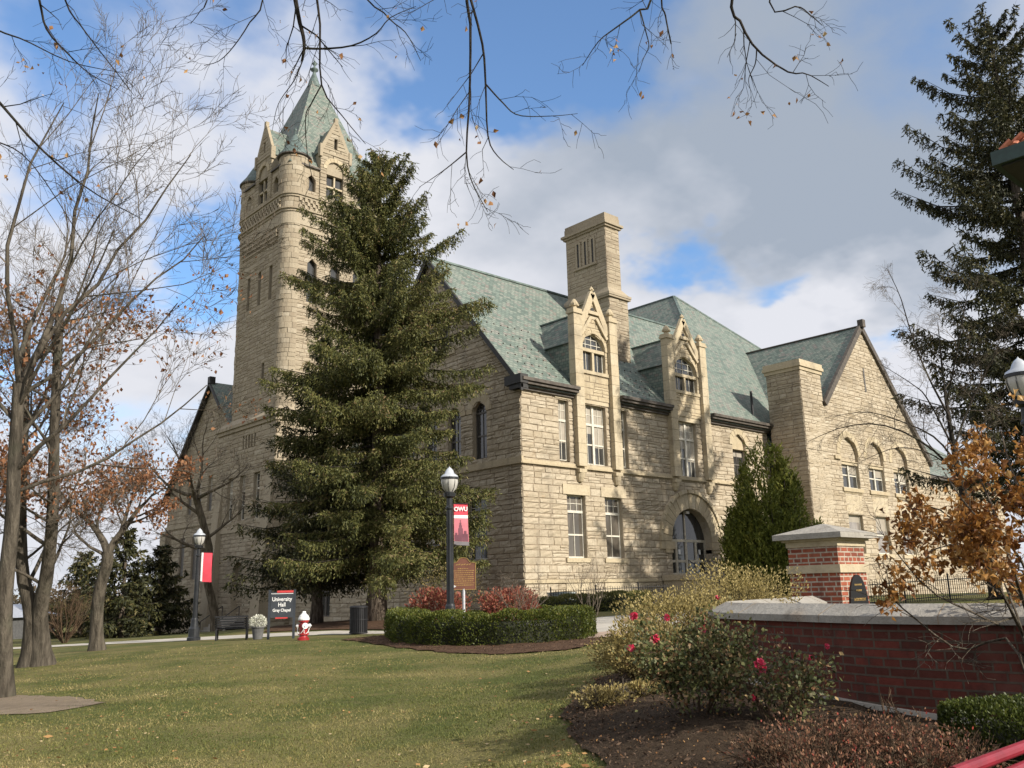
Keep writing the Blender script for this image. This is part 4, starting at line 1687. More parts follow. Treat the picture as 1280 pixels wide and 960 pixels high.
for k, o in enumerate(LW.op):
    if k < 5:
        g = MB()
        back_panel(LW, g, o, 0.3)
        g.build('window', M['glass'], lt_)
    elif k < 8:
        window(LW, HALL, o, 0.28, 2, 1, 8.4, 'glass')
    else:
        g = MB()
        back_panel(LW, g, o, 0.65)
        g.build('door', M['frame_dark'], lt_)
bd = MB()
for z0, z1, e in ((13.6, 13.85, 0.28), (13.3, 13.6, 0.14), (5.2, 5.45, 0.12)):
    bd.box((-0.45 - e, TY0 - 0.5 - e, z0), (9.6, TY1 + 0.5 + e, z1 - 0.003))
v = [(-0.73, TY0 - 0.78, 13.85), (9.6, TY0 - 0.78, 13.85), (9.6, TY1 + 0.78, 13.85), (-0.73, TY1 + 0.78, 13.85), (0.0, TY0, 14.55), (9.1, TY0, 14.55), (9.1, TY1, 14.55), (0.0, TY1, 14.55)]
bd.add(v, BOXF)
for y in (TY0 + 0.2, TY1 - 0.2):
    frustum(bd, (-1.5, y - 0.75, 0, y + 0.75), (-0.9, y - 0.6, 0, y + 0.6), -3.4, 4.4)
    frustum(bd, (-0.9, y - 0.6, 0, y + 0.6), (-0.5, y - 0.55, 0, y + 0.55), 4.4, 9.5)
bd.build('ledge', M['stone_tower'], lt_)

# --- north-west gable
no = [R_(39.6 + q * 2.0, 1.0, 1.8, 5.4) for q in (-0.3, 1.0, 2.3)] + [R_(39.6 + q * 2.0, 0.9, 7.4, 10.4) for q in (-0.3, 0.8, 1.8)]
NG = Wall((0, 0, 0), Y_, -X_, lambda z: (30.8, 48.0) if z < 9.3 else (39.4 - (18.5 - z) / 1.07, 39.4 + (18.5 - z) / 1.07), -3.4, 18.4, no, 111, 0.055, 0.36)
finish_wall(NG, 'gable_wall', HALL, 'stone_tower')
for o in no:
    window(NG, HALL, o, 0.28, 2, 1, None, 'glass')
dress(HALL, 'string_course', NG, [(36.8, 48.1, 6.3, 6.6, -0.04, 0.12)], 'stone_tower')
dress(HALL, 'buttress', NG, [(47.0, 48.2, -3.4, 6.2, -0.3, 0.5)], 'stone_tower')
rf = MB()
for s in (-1, 1):
    rf.poly([(-0.35, 39.4, 18.65), (22, 39.4, 18.65), (22, 39.4 + s * 9.1, 18.65 - 1.07 * 9.1), (-0.35, 39.4 + s * 9.1, 18.65 - 1.07 * 9.1)])
nr = rf.build('roof', M['slate'], HALL)
vg = MB()
for s in (-1, 1):
    q_ = 9.2 if s > 0 else 2.5
    vg.bar((-0.3, 39.4, 18.5), (-0.3, 39.4 + s * q_, 18.5 - 1.07 * q_), 0.2, 0.4, (1, 0, 0))
vg.box((-0.5, 39.15, 18.4), (0.0, 39.65, 19.1))
vg.build('verge_board', M['verge'], nr)
# body walls behind, seen only round the corners
bw = MB()
bw.box((9.5, 16.2, -3.5), (46, 47.9, 12.5))
bw.box((0.15, 36.3, -3.5), (20, 47.8, 9.0))
bw.box((0.5, 1.3, -3.0), (42, 15.4, 11.0))
bw.box((24.5, -2.5, -3.0), (43.2, 10, 9.6))
bw.box((43.5, 0, -3.0), (65.8, 10, 9.2))
bw.box((1.6, 15, -3.0), (10, 28, 7.9))
bw.box((0.55, TY0 + 0.4, -3.0), (TX1 - .4, TY1 - .4, 13.5))
bw.box((0.5, TY0 + 0.5, 13.0), (TX1 - .5, TY1 - .5, 35.0))
bw.build('inner_core', M['frame_dark'], HALL)
# ---------------------------------------------------------------- vegetation
def unit(v):
    return v / np.maximum(1e-9, np.linalg.norm(v, axis=-1, keepdims=True))


def height_to(base, px, py):
    """height z where the vertical through base meets the pixel's sight line"""
    r = CR * (px - 640) / FPX - CU * (py - 480) / FPX + CF
    t = np.hypot(base[0] - EYE[0], base[1] - EYE[1]) / np.hypot(r[0], r[1])
    return EYE[2] + t * r[2]


def tufts(root, direc, length, k, size, droop, rs, spread=0.6, aspect=0.45, base_t=0.0):
    """tapered sprigs set along twigs -> quads"""
    n = len(root)
    t = (np.arange(k)[None] + rs.rand(n, k)) / k
    t = base_t + (1 - base_t) * t
    L = arr(length).reshape(-1, 1)
    p = root[:, None] + direc[:, None] * (L * t)[..., None]
    p[..., 2] -= droop * (L * t * t)
    tang = direc[:, None] + np.stack([0 * t, 0 * t, -2 * droop * t], -1)
    a = unit(unit(tang) + rs.normal(0, spread, (n, k, 3)))
    s = unit(np.cross(a, rs.normal(0, 1, (n, k, 3))))
    l = size * rs.uniform(0.7, 1.35, (n, k, 1))
    w = l * aspect
    q = np.stack([p - s * w * 0.35, p + s * w * 0.35, p + a * l * 0.6 + s * w * 0.5, p + a * l], -2)
    q[:, :, 3] -= s[:, :] * w * 0.1
    return q.reshape(-1, 4, 3)


def tubes_same(mb, P, R, sides=3, tint=0.5):
    """many polylines of equal point count as tubes: P (n,m,3), R (n,m)"""
    P, R = arr(P), arr(R)
    n, m = P.shape[:2]
    d = unit(np.gradient(P, axis=1))
    ref = np.where(np.abs(d[:, :1, 2:3]) < 0.9, arr([0, 0, 1.0]), arr([1.0, 0, 0]))
    s = unit(np.cross(d, np.broadcast_to(ref, d.shape)))
    u = np.cross(s, d)
    a = np.arange(sides) * 2 * math.pi / sides
    ring = P[:, :, None] + R[:, :, None, None] * (np.cos(a)[None, None, :, None] * s[:, :, None] + np.sin(a)[None, None, :, None] * u[:, :, None])
    i = np.arange(m - 1)[:, None] * sides
    j = np.arange(sides)[None]
    f = np.stack([i + j, i + (j + 1) % sides, i + sides + (j + 1) % sides, i + sides + j], -1).reshape(1, -1, 4)
    f = (f + (np.arange(n) * m * sides)[:, None, None]).reshape(-1, 4)
    mb.add(ring.reshape(-1, 3), f, tint)


M['spruce'] = leaf_mat('spruce_needles', [(0, (0.026, 0.034, 0.011)), (0.4, (0.094, 0.102, 0.030)), (0.75, (0.172, 0.168, 0.052)), (0.92, (0.22, 0.185, 0.07)), (1, (0.22, 0.15, 0.08))], 0.6, 0.25)
M['spruce_dark'] = leaf_mat('dark_spruce_needles', [(0, (0.012, 0.014, 0.006)), (0.5, (0.038, 0.042, 0.015)), (0.85, (0.085, 0.080, 0.026)), (1, (0.13, 0.105, 0.04))], 0.6, 0.15)
M['juniper'] = leaf_mat('juniper_scales', [(0, (0.042, 0.056, 0.010)), (0.5, (0.15, 0.175, 0.028)), (1, (0.31, 0.29, 0.065))], 0.6, 0.2)
M['box'] = leaf_mat('boxwood_leaves', [(0, (0.022, 0.032, 0.006)), (0.5, (0.070, 0.090, 0.015)), (0.9, (0.15, 0.155, 0.028)), (1, (0.20, 0.17, 0.05))], 0.5, 0.25)
M['rust'] = leaf_mat('rust_oak_leaves', [(0, (0.10, 0.043, 0.021)), (0.5, (0.24, 0.105, 0.048)), (1, (0.40, 0.215, 0.11))], 0.6, 0.35)
M['gold'] = leaf_mat('gold_brown_leaves', [(0, (0.10, 0.035, 0.010)), (0.4, (0.25, 0.108, 0.026)), (0.8, (0.42, 0.215, 0.058)), (1, (0.52, 0.33, 0.13))], 0.5, 0.35)
M['redbush'] = leaf_mat('burning_bush_leaves', [(0, (0.09, 0.028, 0.020)), (0.45, (0.26, 0.070, 0.048)), (0.75, (0.33, 0.14, 0.085)), (1, (0.19, 0.16, 0.065))], 0.6, 0.3)
M['straw'] = leaf_mat('yellowed_leaves', [(0, (0.11, 0.09, 0.035)), (0.5, (0.30, 0.235, 0.085)), (1, (0.50, 0.41, 0.18))], 0.6, 0.3)
M['roseleaf'] = leaf_mat('rose_leaves', [(0, (0.03, 0.038, 0.014)), (0.4, (0.10, 0.115, 0.038)), (0.65, (0.16, 0.155, 0.065)), (0.85, (0.20, 0.10, 0.05)), (1, (0.36, 0.25, 0.11))], 0.5, 0.2)
M['barberry'] = leaf_mat('barberry_leaves', [(0, (0.07, 0.032, 0.020)), (0.5, (0.18, 0.085, 0.05)), (0.9, (0.32, 0.18, 0.10)), (1, (0.36, 0.07, 0.05))], 0.6, 0.25)
M['rose'] = leaf_mat('rose_petals', [(0, (0.45, 0.02, 0.06)), (0.6, (0.65, 0.04, 0.10)), (1, (0.75, 0.15, 0.22))], 0.5, 0.25)
M['grass'] = leaf_mat('grass_blades', [(0, (0.062, 0.080, 0.020)), (0.45, (0.125, 0.142, 0.036)), (0.75, (0.215, 0.195, 0.066)), (1, (0.38, 0.31, 0.14))], 0.6, 0.25)
M['chips'] = leaf_mat('bark_chips', [(0, (0.022, 0.014, 0.009)), (0.5, (0.075, 0.046, 0.029)), (1, (0.19, 0.125, 0.08))], 0.85, 0.0)
M['litter'] = leaf_mat('fallen_leaves', [(0, (0.12, 0.05, 0.022)), (0.4, (0.27, 0.13, 0.05)), (0.8, (0.42, 0.25, 0.10)), (1, (0.50, 0.38, 0.22))], 0.7, 0.2)
M['bark'] = bark_mat('grey_bark', (0.048, 0.041, 0.032), (0.150, 0.128, 0.100))
M['bark_tan'] = bark_mat('tan_bark', (0.07, 0.055, 0.038), (0.20, 0.165, 0.12))
M['bark_dark'] = bark_mat('dark_bark', (0.018, 0.015, 0.012), (0.055, 0.046, 0.038))
M['bark_spruce'] = bark_mat('spruce_bark', (0.060, 0.045, 0.034), (0.22, 0.18, 0.14), 12)
M['twig'] = bark_mat('pale_twigs', (0.10, 0.080, 0.060), (0.25, 0.21, 0.165), 20)
M['cane'] = bark_mat('brown_canes', (0.065, 0.042, 0.026), (0.19, 0.125, 0.08), 20)


def spruce(name, base, H, R, label, seed, profile, spacing=0.55, per=6, mat='spruce', trunk_r=0.36, group=None, droop=0.25, node=0.2, size=0.13, bare=0.10, hang=1.0, sub=1.0, upturn=0.25, k=5, zj=0.14, ragged=0.0):
    rs = np.random.RandomState(seed)
    T = thing(name, base, label, 'tree', group)
    tr, cr, br = MB(), MB(), MB()
    zt = np.linspace(0, H, 14)
    wob = np.cumsum(rs.normal(0, 0.03, (14, 2)), 0)
    tp = np.stack([base[0] + wob[:, 0], base[1] + wob[:, 1], base[2] - 0.15 + zt], -1)
    rad = trunk_r * (1 - zt / H) ** 0.9 + 0.02
    rad[0] *= 1.35
    tr.tube(tp, rad, 12)
    roots, dirs, lens, tints = [], [], [], []
    z = bare * H
    while z < H * 0.985:
        f = z / H
        n = max(3, int(per * (1.0 if f < 0.8 else 0.7)))
        a0 = rs.uniform(0, 6.28)
        for q in range(n):
            az = a0 + q * 2 * math.pi / n + rs.normal(0, 0.3)
            L = R * np.interp(f, profile[0], profile[1]) * rs.uniform(0.55, 1.14)
            if ragged:
                L *= 1 + ragged * math.sin(2 * az + z * 0.9 + seed) * math.sin(z * 1.7 + az) + 0.5 * ragged * math.sin(5 * az - z * 2.3)
                if rs.rand() < 0.5 * ragged:
                    L *= 0.6
                L = min(L, R * (0.98 if f > 0.2 else 0.95), R * np.interp(f, profile[0], profile[1]) * 1.22)
            if L < 0.15:
                continue
            o = arr([np.interp(z, zt, tp[:, 0]), np.interp(z, zt, tp[:, 1]), base[2] + z + rs.normal(0, zj)])
            out = arr([math.cos(az), math.sin(az), 0])
            s = np.linspace(0, 1, 10)
            rise = np.interp(f, [0, 0.5, 1], [-0.12, 0.05, 0.7]) + rs.normal(0, 0.08)
            hgt = L * (rise * s - droop * min(1.0, 0.45 + 2.2 * f) * s ** 1.5 * (1 - f * 0.7) + upturn * s ** 3)
            wig = rs.normal(0, 0.03, (10, 3)).cumsum(0) * L * 0.15
            P = o + out * (L * s)[:, None] + np.stack([0 * s, 0 * s, hgt], -1) + wig
            br.tube(P[::3], (0.012 + 0.012 * L) * (1 - 0.9 * s[::3]), 4, cap=False)
            m = max(3, int(L / node))
            tt = (np.arange(m) + rs.rand(m)) / m
            tt = 0.12 + 0.88 * tt
            c = np.stack([np.interp(tt, s, P[:, i]) for i in range(3)], -1)
            side = np.cross(out, (0, 0, 1.0))
            taper = (1 - 0.72 * tt) * min(1.0, 0.35 + L / R)
            for sg in (-1, 1):
                for rep in range(2):
                    d = unit(out * rs.uniform(0.35, 0.9, (m, 1)) + side * sg * rs.uniform(0.4, 1.0, (m, 1)) + arr([0, 0, 1]) * rs.normal(-0.18, 0.2, (m, 1)))
                    roots.append(c)
                    dirs.append(d)
                    lens.append(sub * (0.24 + 0.30 * L * taper) * rs.uniform(0.5, 1.1, m))
                    tints.append(np.full(m, rs.uniform(0.35, 0.75)))
            # weeping sprays
            mh = int(m * 1.3 * hang)
            if mh:
                i = rs.randint(0, m, mh)
                roots.append(c[i] + side * rs.normal(0, 0.12 * L * 0.4, (mh, 1)))
                dirs.append(unit(out * rs.uniform(0, 0.35, (mh, 1)) + side * rs.normal(0, 0.22, (mh, 1)) - arr([0, 0, 1.0])))
                lens.append(rs.uniform(0.25, 0.75, mh) * (0.5 + 0.5 * (1 - f)))
                tints.append(np.full(mh, rs.uniform(0.2, 0.6)))
        z += spacing * rs.uniform(0.6, 1.4) * (1.0 - 0.35 * f)
    roots, dirs, lens, tints = map(np.concatenate, (roots, dirs, lens, tints))
    q = tufts(roots, dirs, lens, k, size, 0.35, rs, 0.55, 0.42)
    tn = np.repeat(tints, k) + rs.normal(0, 0.2, len(q))
    cr.quads(q, np.clip(tn + np.repeat(np.repeat(rs.normal(0, 0.1, len(roots) // 40 + 1), 40)[:len(roots)], k), 0, 1))
    tr.build('trunk', M['bark_spruce'], T, smooth=True)
    b = br.build('branches', M['bark_dark'], T)
    cr.build('crown', M[mat], T)
    return T


def leaf_cards(c, direc, size, rs, fold=0.0, aspect=0.6):
    """leaf-shaped quads centred at c"""
    n = len(c)
    a = unit(direc + rs.normal(0, 0.5, (n, 3)))
    s = unit(np.cross(a, rs.normal(0, 1, (n, 3))))
    l = arr(size).reshape(-1, 1) * rs.uniform(0.7, 1.3, (n, 1))
    w = l * aspect * 0.5
    return np.stack([c - a * l * 0.5, c + s * w, c + a * l * 0.5, c - s * w], 1)


class Bare:
    """leafless tree grown by recursion; collects limbs and twigs"""
    def __init__(self, seed):
        self.rs = np.random.RandomState(seed)
        self.limbs, self.twP, self.twR, self.tips = [], [], [], []

    def line(self, p, d, L, n, wob, grav):
        rs = self.rs
        pts = [arr(p)]
        d = norm(d)
        for _ in range(n - 1):
            d = norm(d + rs.normal(0, wob, 3) + arr([0, 0, grav]))
            pts.append(pts[-1] + d * L / (n - 1))
        return arr(pts), d

    def grow(self, p, d, L, r, lev, maxlev, grav=0.05, wob=0.12, kids=(4, 7), ang=0.75, ratio=0.62, minr=0.004):
        rs = self.rs
        n = 8 if lev < 2 else (6 if lev < maxlev else 4)
        pts, dl = self.line(p, d, L, n, wob * (1 if lev < maxlev else 1.5), grav)
        rad = np.linspace(r, max(minr * 0.7, r * 0.3 if lev >= maxlev else min(r * 0.3, 0.010)), n)
        self.add(pts, rad, lev)
        if lev >= maxlev:
            self.tips.append(pts[-1])
            return
        self.branch(pts, rad, L, lev, maxlev, grav, wob, kids, ang, ratio, minr)

    def add(self, pts, rad, lev):
        if rad[0] > 0.018:
            self.limbs.append((pts, rad))
        else:
            m = 4
            i = np.linspace(0, len(pts) - 1, m)
            k = np.arange(len(pts))
            self.twP.append(np.stack([np.interp(i, k, pts[:, c]) for c in range(3)], -1))
            self.twR.append(np.interp(i, k, rad))

    def branch(self, pts, rad, L, lev, maxlev, grav=0.05, wob=0.12, kids=(4, 7), ang=0.75, ratio=0.62, minr=0.004, t0=0.25, bias=None):
        rs = self.rs
        k = rs.randint(kids[0], kids[1] + 1)
        n = len(pts)
        for q in range(k):
            t = t0 + (1 - t0) * (q + rs.rand()) / k
            i = t * (n - 1)
            a = min(int(i), n - 2)
            o = pts[a] + (pts[a + 1] - pts[a]) * (i - a)
            dd = norm(pts[a + 1] - pts[a])
            perp = norm(np.cross(dd, rs.normal(0, 1, 3)))
            th = ang * rs.uniform(0.6, 1.25)
            nd = dd * math.cos(th) + perp * math.sin(th)
            if bias is not None:
                nd = nd + bias
            rr = max(minr, min(rad[a] * 0.75, r_child(rad[a], rs)))
            self.grow(o, nd, L * ratio * rs.uniform(0.6, 1.15) * (1.15 - 0.45 * t), rr, lev + 1, maxlev, grav, wob, kids, ang, ratio, minr)

    def out(self, T, mat, twig_mat=None, sides=8):
        a, b = MB(), MB()
        for pts, rad in self.limbs:
            a.tube(pts, rad, sides if rad[0] > 0.06 else 5, cap=False)
        if self.twP:
            tubes_same(b, self.twP, self.twR, 3)
        a.build('trunk', M[mat], T, smooth=True)
        b.build('twigs', M[twig_mat or mat], T)


def r_child(r, rs):
    return r * rs.uniform(0.38, 0.6)


def bez(pts, n):
    """smooth polyline through points"""
    P = arr(pts)
    k = len(P)
    t = np.linspace(0, k - 1, n)
    i = np.clip(t.astype(int), 0, k - 2)
    f = (t - i)[:, None]
    p0, p1, p2, p3 = P[np.maximum(i - 1, 0)], P[i], P[i + 1], P[np.minimum(i + 2, k - 1)]
    return 0.5 * ((2 * p1) + (-p0 + p2) * f + (2 * p0 - 5 * p1 + 4 * p2 - p3) * f ** 2 + (-p0 + 3 * p1 - 3 * p2 + p3) * f ** 3)


def px_line(pts, n=10):
    return bez([at(*p) for p in pts], n)


def folded(c, direc, size, rs, aspect=0.6, curl=0.35):
    """leaves creased along the midrib, tips curling: four triangles each"""
    n = len(c)
    a = unit(direc + rs.normal(0, 0.5, (n, 3)))
    s = unit(np.cross(a, rs.normal(0, 1, (n, 3))))
    u = np.cross(a, s)
    l = arr(size).reshape(-1, 1) * rs.uniform(0.6, 1.35, (n, 1))
    w = l * aspect * 0.5 * rs.uniform(0.7, 1.3, (n, 1))
    k = curl * rs.uniform(0.2, 1.6, (n, 1))
    b, m = c - a * l * 0.5, c + u * w * 0.1
    tip = c + a * l * 0.5 - u * l * k * 0.5
    s0 = c - a * l * 0.08 + s * w + u * w * k * 1.6
    s1 = c - a * l * 0.02 - s * w + u * w * k * 1.4
    return np.stack([b, s0, m, s0, tip, m, tip, s1, m, s1, b, m], 1).reshape(-1, 3, 3)


def hang_leaves(mb, anchors, rs, n, size, spread=0.25):
    i = rs.randint(0, len(anchors), n)
    c = arr(anchors)[i] + rs.normal(0, spread, (n, 3))
    mb.tris(folded(c, arr([0, 0, -1.0]) + rs.normal(0, 0.5, (n, 3)), np.full(n, size), rs), np.repeat(np.clip(rs.normal(0.5, 0.25, n), 0, 1), 4))


# ---- the big spruce in front of the west gable
sb_ = foot(469, 775, 40)
spruce('spruce_tree', sb_, height_to(sb_, 483, 190) - sb_[2], 5.5, 'tall full green spruce standing in front of the hall beside the tower', 5,
       ([0, 0.06, 0.13, 0.3, 0.44, 0.56, 0.66, 0.74, 0.82, 0.90, 0.96, 1.0], [0.6, 0.8, 0.98, 0.98, 0.94, 0.84, 0.74, 0.66, 0.50, 0.34, 0.18, 0.05]), 0.42, 6, 'spruce', 0.40, bare=0.12, node=0.13, size=0.125, hang=3.0, sub=0.72, k=6, zj=0.34, droop=0.42, ragged=0.30)
s2 = foot(396, 770, 42.5)
spruce('spruce_tree', s2, height_to(s2, 402, 420) - s2[2], 3.9, 'smaller dark spruce crowding the left side of the big spruce', 6,
       ([0, 0.12, 0.25, 0.5, 0.8, 1.0], [0.5, 0.95, 1.0, 0.75, 0.35, 0.03]), 0.5, 6, 'spruce_dark', 0.26, bare=0.14, node=0.2, size=0.16)
# ---- the ragged spruce at the right edge
s3 = foot(1352, 745, 41)
spruce('spruce_tree', s3, height_to(s3, 1262, 12) - s3[2], 6.0, 'very tall ragged dark spruce with long drooping boughs at the right edge', 17,
       ([0, 0.2, 0.4, 0.5, 0.6, 0.72, 0.84, 0.93, 1.0], [1.1, 1.1, 1.0, 0.98, 0.94, 0.80, 0.58, 0.34, 0.05]), 0.95, 7, 'spruce_dark', 0.5, bare=0.16, node=0.17, size=0.17, hang=1.6, sub=0.62, upturn=0.42, droop=0.38, k=6)
# ---- evergreens beyond the west lawn
for k, (px, py, d, ty, R) in enumerate(((150, 806, 62, 662, 3.6), (196, 806, 66, 680, 3.2), (98, 808, 70, 690, 3.6))):
    b = foot(px, py, d)
    spruce('evergreen_tree', b, height_to(b, px + 6, ty) - b[2], R, ['broad dark evergreen behind the slim bent tree left of the tower', 'dark evergreen next to the tower wall, partly behind the left lamp post', 'farthest dark evergreen, left of the slim bent tree'][k], 40 + k,
           ([0, 0.1, 0.3, 0.6, 1.0], [0.8, 1.0, 0.95, 0.6, 0.05]), 0.7, 6, 'spruce_dark', 0.2, 'evergreens beyond the west lawn', bare=0.03, node=0.32, size=0.3, k=4)


# ---- upright juniper by the entrance
def upright(name, base, H, R, label, seed, n=2600, mat='juniper', size=0.17):
    rs = np.random.RandomState(seed)
    T = thing(name, base, label, 'tree')
    tr, cr = MB(), MB()
    # a handful of leaders, each a narrow plume
    roots, dirs, lens, tn = [], [], [], []
    for q in range(46):
        az = rs.uniform(0, 6.28)
        rr = R * math.sqrt(rs.rand()) * 0.92
        f = 1 - (rr / R) ** 1.25 * 0.74
        top = H * f * rs.uniform(0.86, 1.03)
        lx, ly = base[0] + rr * math.cos(az), base[1] + rr * math.sin(az)
        lean = arr([math.cos(az), math.sin(az)]) * 0.12
        tr.tube([(base[0] + 0.25 * rr * math.cos(az), base[1] + 0.25 * rr * math.sin(az), base[2] - 0.1), (lx, ly, base[2] + top * 0.45), (lx + lean[0] * 2, ly + lean[1] * 2, base[2] + top * 0.96)], [0.07, 0.05, 0.01], 5, cap=False)
        m = int(n / 46 * 1.6)
        t = rs.rand(m) ** 0.8
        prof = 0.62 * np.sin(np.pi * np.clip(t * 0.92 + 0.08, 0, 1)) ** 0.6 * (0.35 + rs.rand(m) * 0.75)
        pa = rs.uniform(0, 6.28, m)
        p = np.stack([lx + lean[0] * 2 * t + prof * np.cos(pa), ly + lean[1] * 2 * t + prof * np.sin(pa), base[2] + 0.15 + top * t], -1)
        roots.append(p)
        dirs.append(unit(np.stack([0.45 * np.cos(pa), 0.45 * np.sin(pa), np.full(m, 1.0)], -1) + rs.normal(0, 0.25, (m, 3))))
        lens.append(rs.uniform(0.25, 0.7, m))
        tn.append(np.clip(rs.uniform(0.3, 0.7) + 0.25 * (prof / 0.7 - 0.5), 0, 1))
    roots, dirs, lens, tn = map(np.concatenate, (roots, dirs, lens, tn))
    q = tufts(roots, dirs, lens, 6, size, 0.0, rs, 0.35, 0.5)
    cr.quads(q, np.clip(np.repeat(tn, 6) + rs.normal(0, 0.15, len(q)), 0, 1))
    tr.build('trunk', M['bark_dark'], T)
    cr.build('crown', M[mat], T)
    return T


jb = foot(972, 742, 52)
upright('juniper_tree', jb, height_to(jb, 958, 522) - jb[2], 2.6, 'dense upright evergreen beside the arched entrance, behind the brick pillar', 8, 6500)

# ---- bare trees
UP = arr([0, 0, 1.0])


def shade_tree(name, trunk, r0, label, seed, forks, levels=4, leaves=None, mat='bark', kids=(4, 6), group=None, taper=0.7, twig=None, ratio=0.6, grav=0.05, leafsize=0.16, cat='tree'):
    """trunk: 3D polyline; forks: list of (fraction along trunk, direction, length, radius)"""
    B = Bare(seed)
    T = thing(name, trunk[0], label, cat, group)
    P = bez(trunk, 12)
    rad = r0 * (1 - (1 - taper) * np.linspace(0, 1, 12))
    rad[0] *= 1.45
    rad[1] *= 1.12
    B.limbs.append((P, rad))
    for t, d, L, r in forks:
        i = min(10, int(t * 11))
        o = P[i] + (P[i + 1] - P[i]) * (t * 11 - i)
        B.grow(o, d, L, r, 1, levels, grav, 0.13, kids, 0.7, ratio)
    B.out(T, mat, twig)
    if leaves:
        n, sel = leaves
        tips = arr(B.tips + [p[1] for p in B.twP])
        tips = tips[sel(tips)]
        if len(tips):
            mb = MB()
            hang_leaves(mb, tips, B.rs, n, leafsize, 0.14)
            mb.build('leaves', M['rust'], T)
    return T, B


def scr(p):
    """photo pixel of points"""
    q = arr(p) - EYE
    z = q @ CF
    return np.stack([640 + FPX * (q @ CR) / z, 480 - FPX * (q @ CU) / z], -1)


RT, FW = arr([CR[0], CR[1], 0]), arr([CF[0], CF[1], 0])
RT, FW = norm(RT), norm(FW)
# A: trunk cut by the left edge
a0 = foot(4, 872, 14.6)
rsn = np.random.RandomState(3)
shade_tree('bare_tree', [a0, at(6, 747, 14.6), at(15, 654, 14.7), at(18, 575, 14.8), at(24, 480, 15)], 0.135,
           'grey trunked bare tree cut by the left edge of the lawn', 21,
           [(0.62, RT * 0.9 + UP * 0.25 + FW * 0.3, 3.6, 0.035), (0.70, RT * 0.8 + UP * 0.7 - FW * 0.2, 4.0, 0.04), (0.8, RT * 0.6 + UP * 0.9 + FW * 0.5, 4.0, 0.04), (0.86, -RT * 0.7 + UP * 0.8, 3.5, 0.04), (0.98, RT * 0.22 + UP, 6.0, 0.06), (0.99, RT * 0.42 + UP * 0.95 + FW * 0.3, 5.4, 0.05), (0.97, -RT * 0.2 + UP + FW * 0.5, 5.5, 0.05), (0.9, RT * 0.5 + UP * 0.6 - FW * 0.4, 3.6, 0.035), (0.95, RT * 0.75 + UP * 0.75 + FW * 0.6, 4.4, 0.04), (0.99, RT * 0.05 + UP - FW * 0.3, 5.8, 0.05)], 5, (500, lambda p: (scr(p)[:, 1] > 330) & (scr(p)[:, 1] < 540)), kids=(4, 5), leafsize=0.085, twig='twig')
# B: twin trunk
b0 = foot(44, 832, 22)
rs_ = np.random.RandomState(9)
TB = thing('twin_trunk_tree', b0, 'big grey tree whose trunk forks into two stems on the left lawn', 'tree')
B = Bare(31)
for st_, r in (([foot(38, 832, 22), at(40, 790, 22), at(37, 755, 22), at(28, 715, 22), at(26, 640, 22.2), at(30, 540, 22.5), at(34, 400, 23)], 0.21), ([foot(52, 832, 22), at(50, 790, 22), at(51, 757, 21.95), at(59, 715, 21.8), at(66, 640, 21.6), at(68, 540, 21.5), at(75, 380, 21.6)], 0.22)):
    Q = bez(st_, 14)
    rad = np.linspace(r, r * 0.45, 14)
    rad[:3] *= (1.6, 1.22, 1.1)
    B.limbs.append((Q, rad))
    B.branch(Q, rad * 0.6, 6.0, 0, 4, 0.03, 0.12, (8, 9), 0.95, 0.60, t0=0.42)
    B.branch(Q[-5:], rad[-5:] * 0.7, 6.5, 0, 4, 0.05, 0.12, (4, 5), 0.55, 0.68, t0=0.2)
B.out(TB, 'bark', 'twig')
mb = MB()
tips = arr(B.tips)
sc_ = scr(tips)
sel = (sc_[:, 1] > 380) & (sc_[:, 1] < 640) & (sc_[:, 0] < 245)
hang_leaves(mb, tips[sel], B.rs, 5600, 0.115, 0.2)
mb.build('leaves', M['rust'], TB)
# C: slim bent tree
c0 = foot(121, 813, 27)
T_, BC = shade_tree('slim_tree', [c0, at(121, 770, 27), at(125, 735, 27), at(133, 708, 27), at(135, 690, 27)], 0.20, 'slim bent bare tree with a few rust leaves left of the tower', 41,
                    [(0.97, -RT * 0.45 + UP, 2.6, 0.13), (0.98, RT * 0.5 + UP, 2.6, 0.13), (0.99, RT * 0.15 + UP + FW * .3, 2.6, 0.10), (0.9, -RT + UP * 0.5, 2.2, 0.06)], 4, (2300, lambda p: (scr(p)[:, 1] > 560) & (scr(p)[:, 1] < 665) & (scr(p)[:, 0] > 105)), kids=(5, 6), leafsize=0.12, taper=0.85, twig='twig')
# D: twisted tree against the tower base
d0 = foot(271, 778, 50)
shade_tree('twisted_tree', [d0, at(266, 755, 50), at(259, 725, 50), at(262, 690, 50), at(254, 655, 50), at(243, 615, 50)], 0.26, 'dark twisted tree with a tangle of twigs against the tower base', 51,
           [(0.6, -RT + UP * 0.15, 3.4, 0.14), (0.7, RT * 0.8 + UP * 0.6, 3.2, 0.10), (0.85, -RT * 0.7 + UP * 0.5 - FW * .3, 4.2, 0.10), (0.98, RT * 0.35 + UP, 4.0, 0.11), (0.98, -RT * 0.6 + UP * .9, 4.0, 0.11), (0.9, -FW + UP * .5, 3.5, .12), (0.95, RT + UP * .5 - FW * .3, 3.8, .12), (0.97, -RT + UP * .3, 4.4, .12)], 5, mat='bark_tan', twig='twig', kids=(5, 5), taper=0.75)
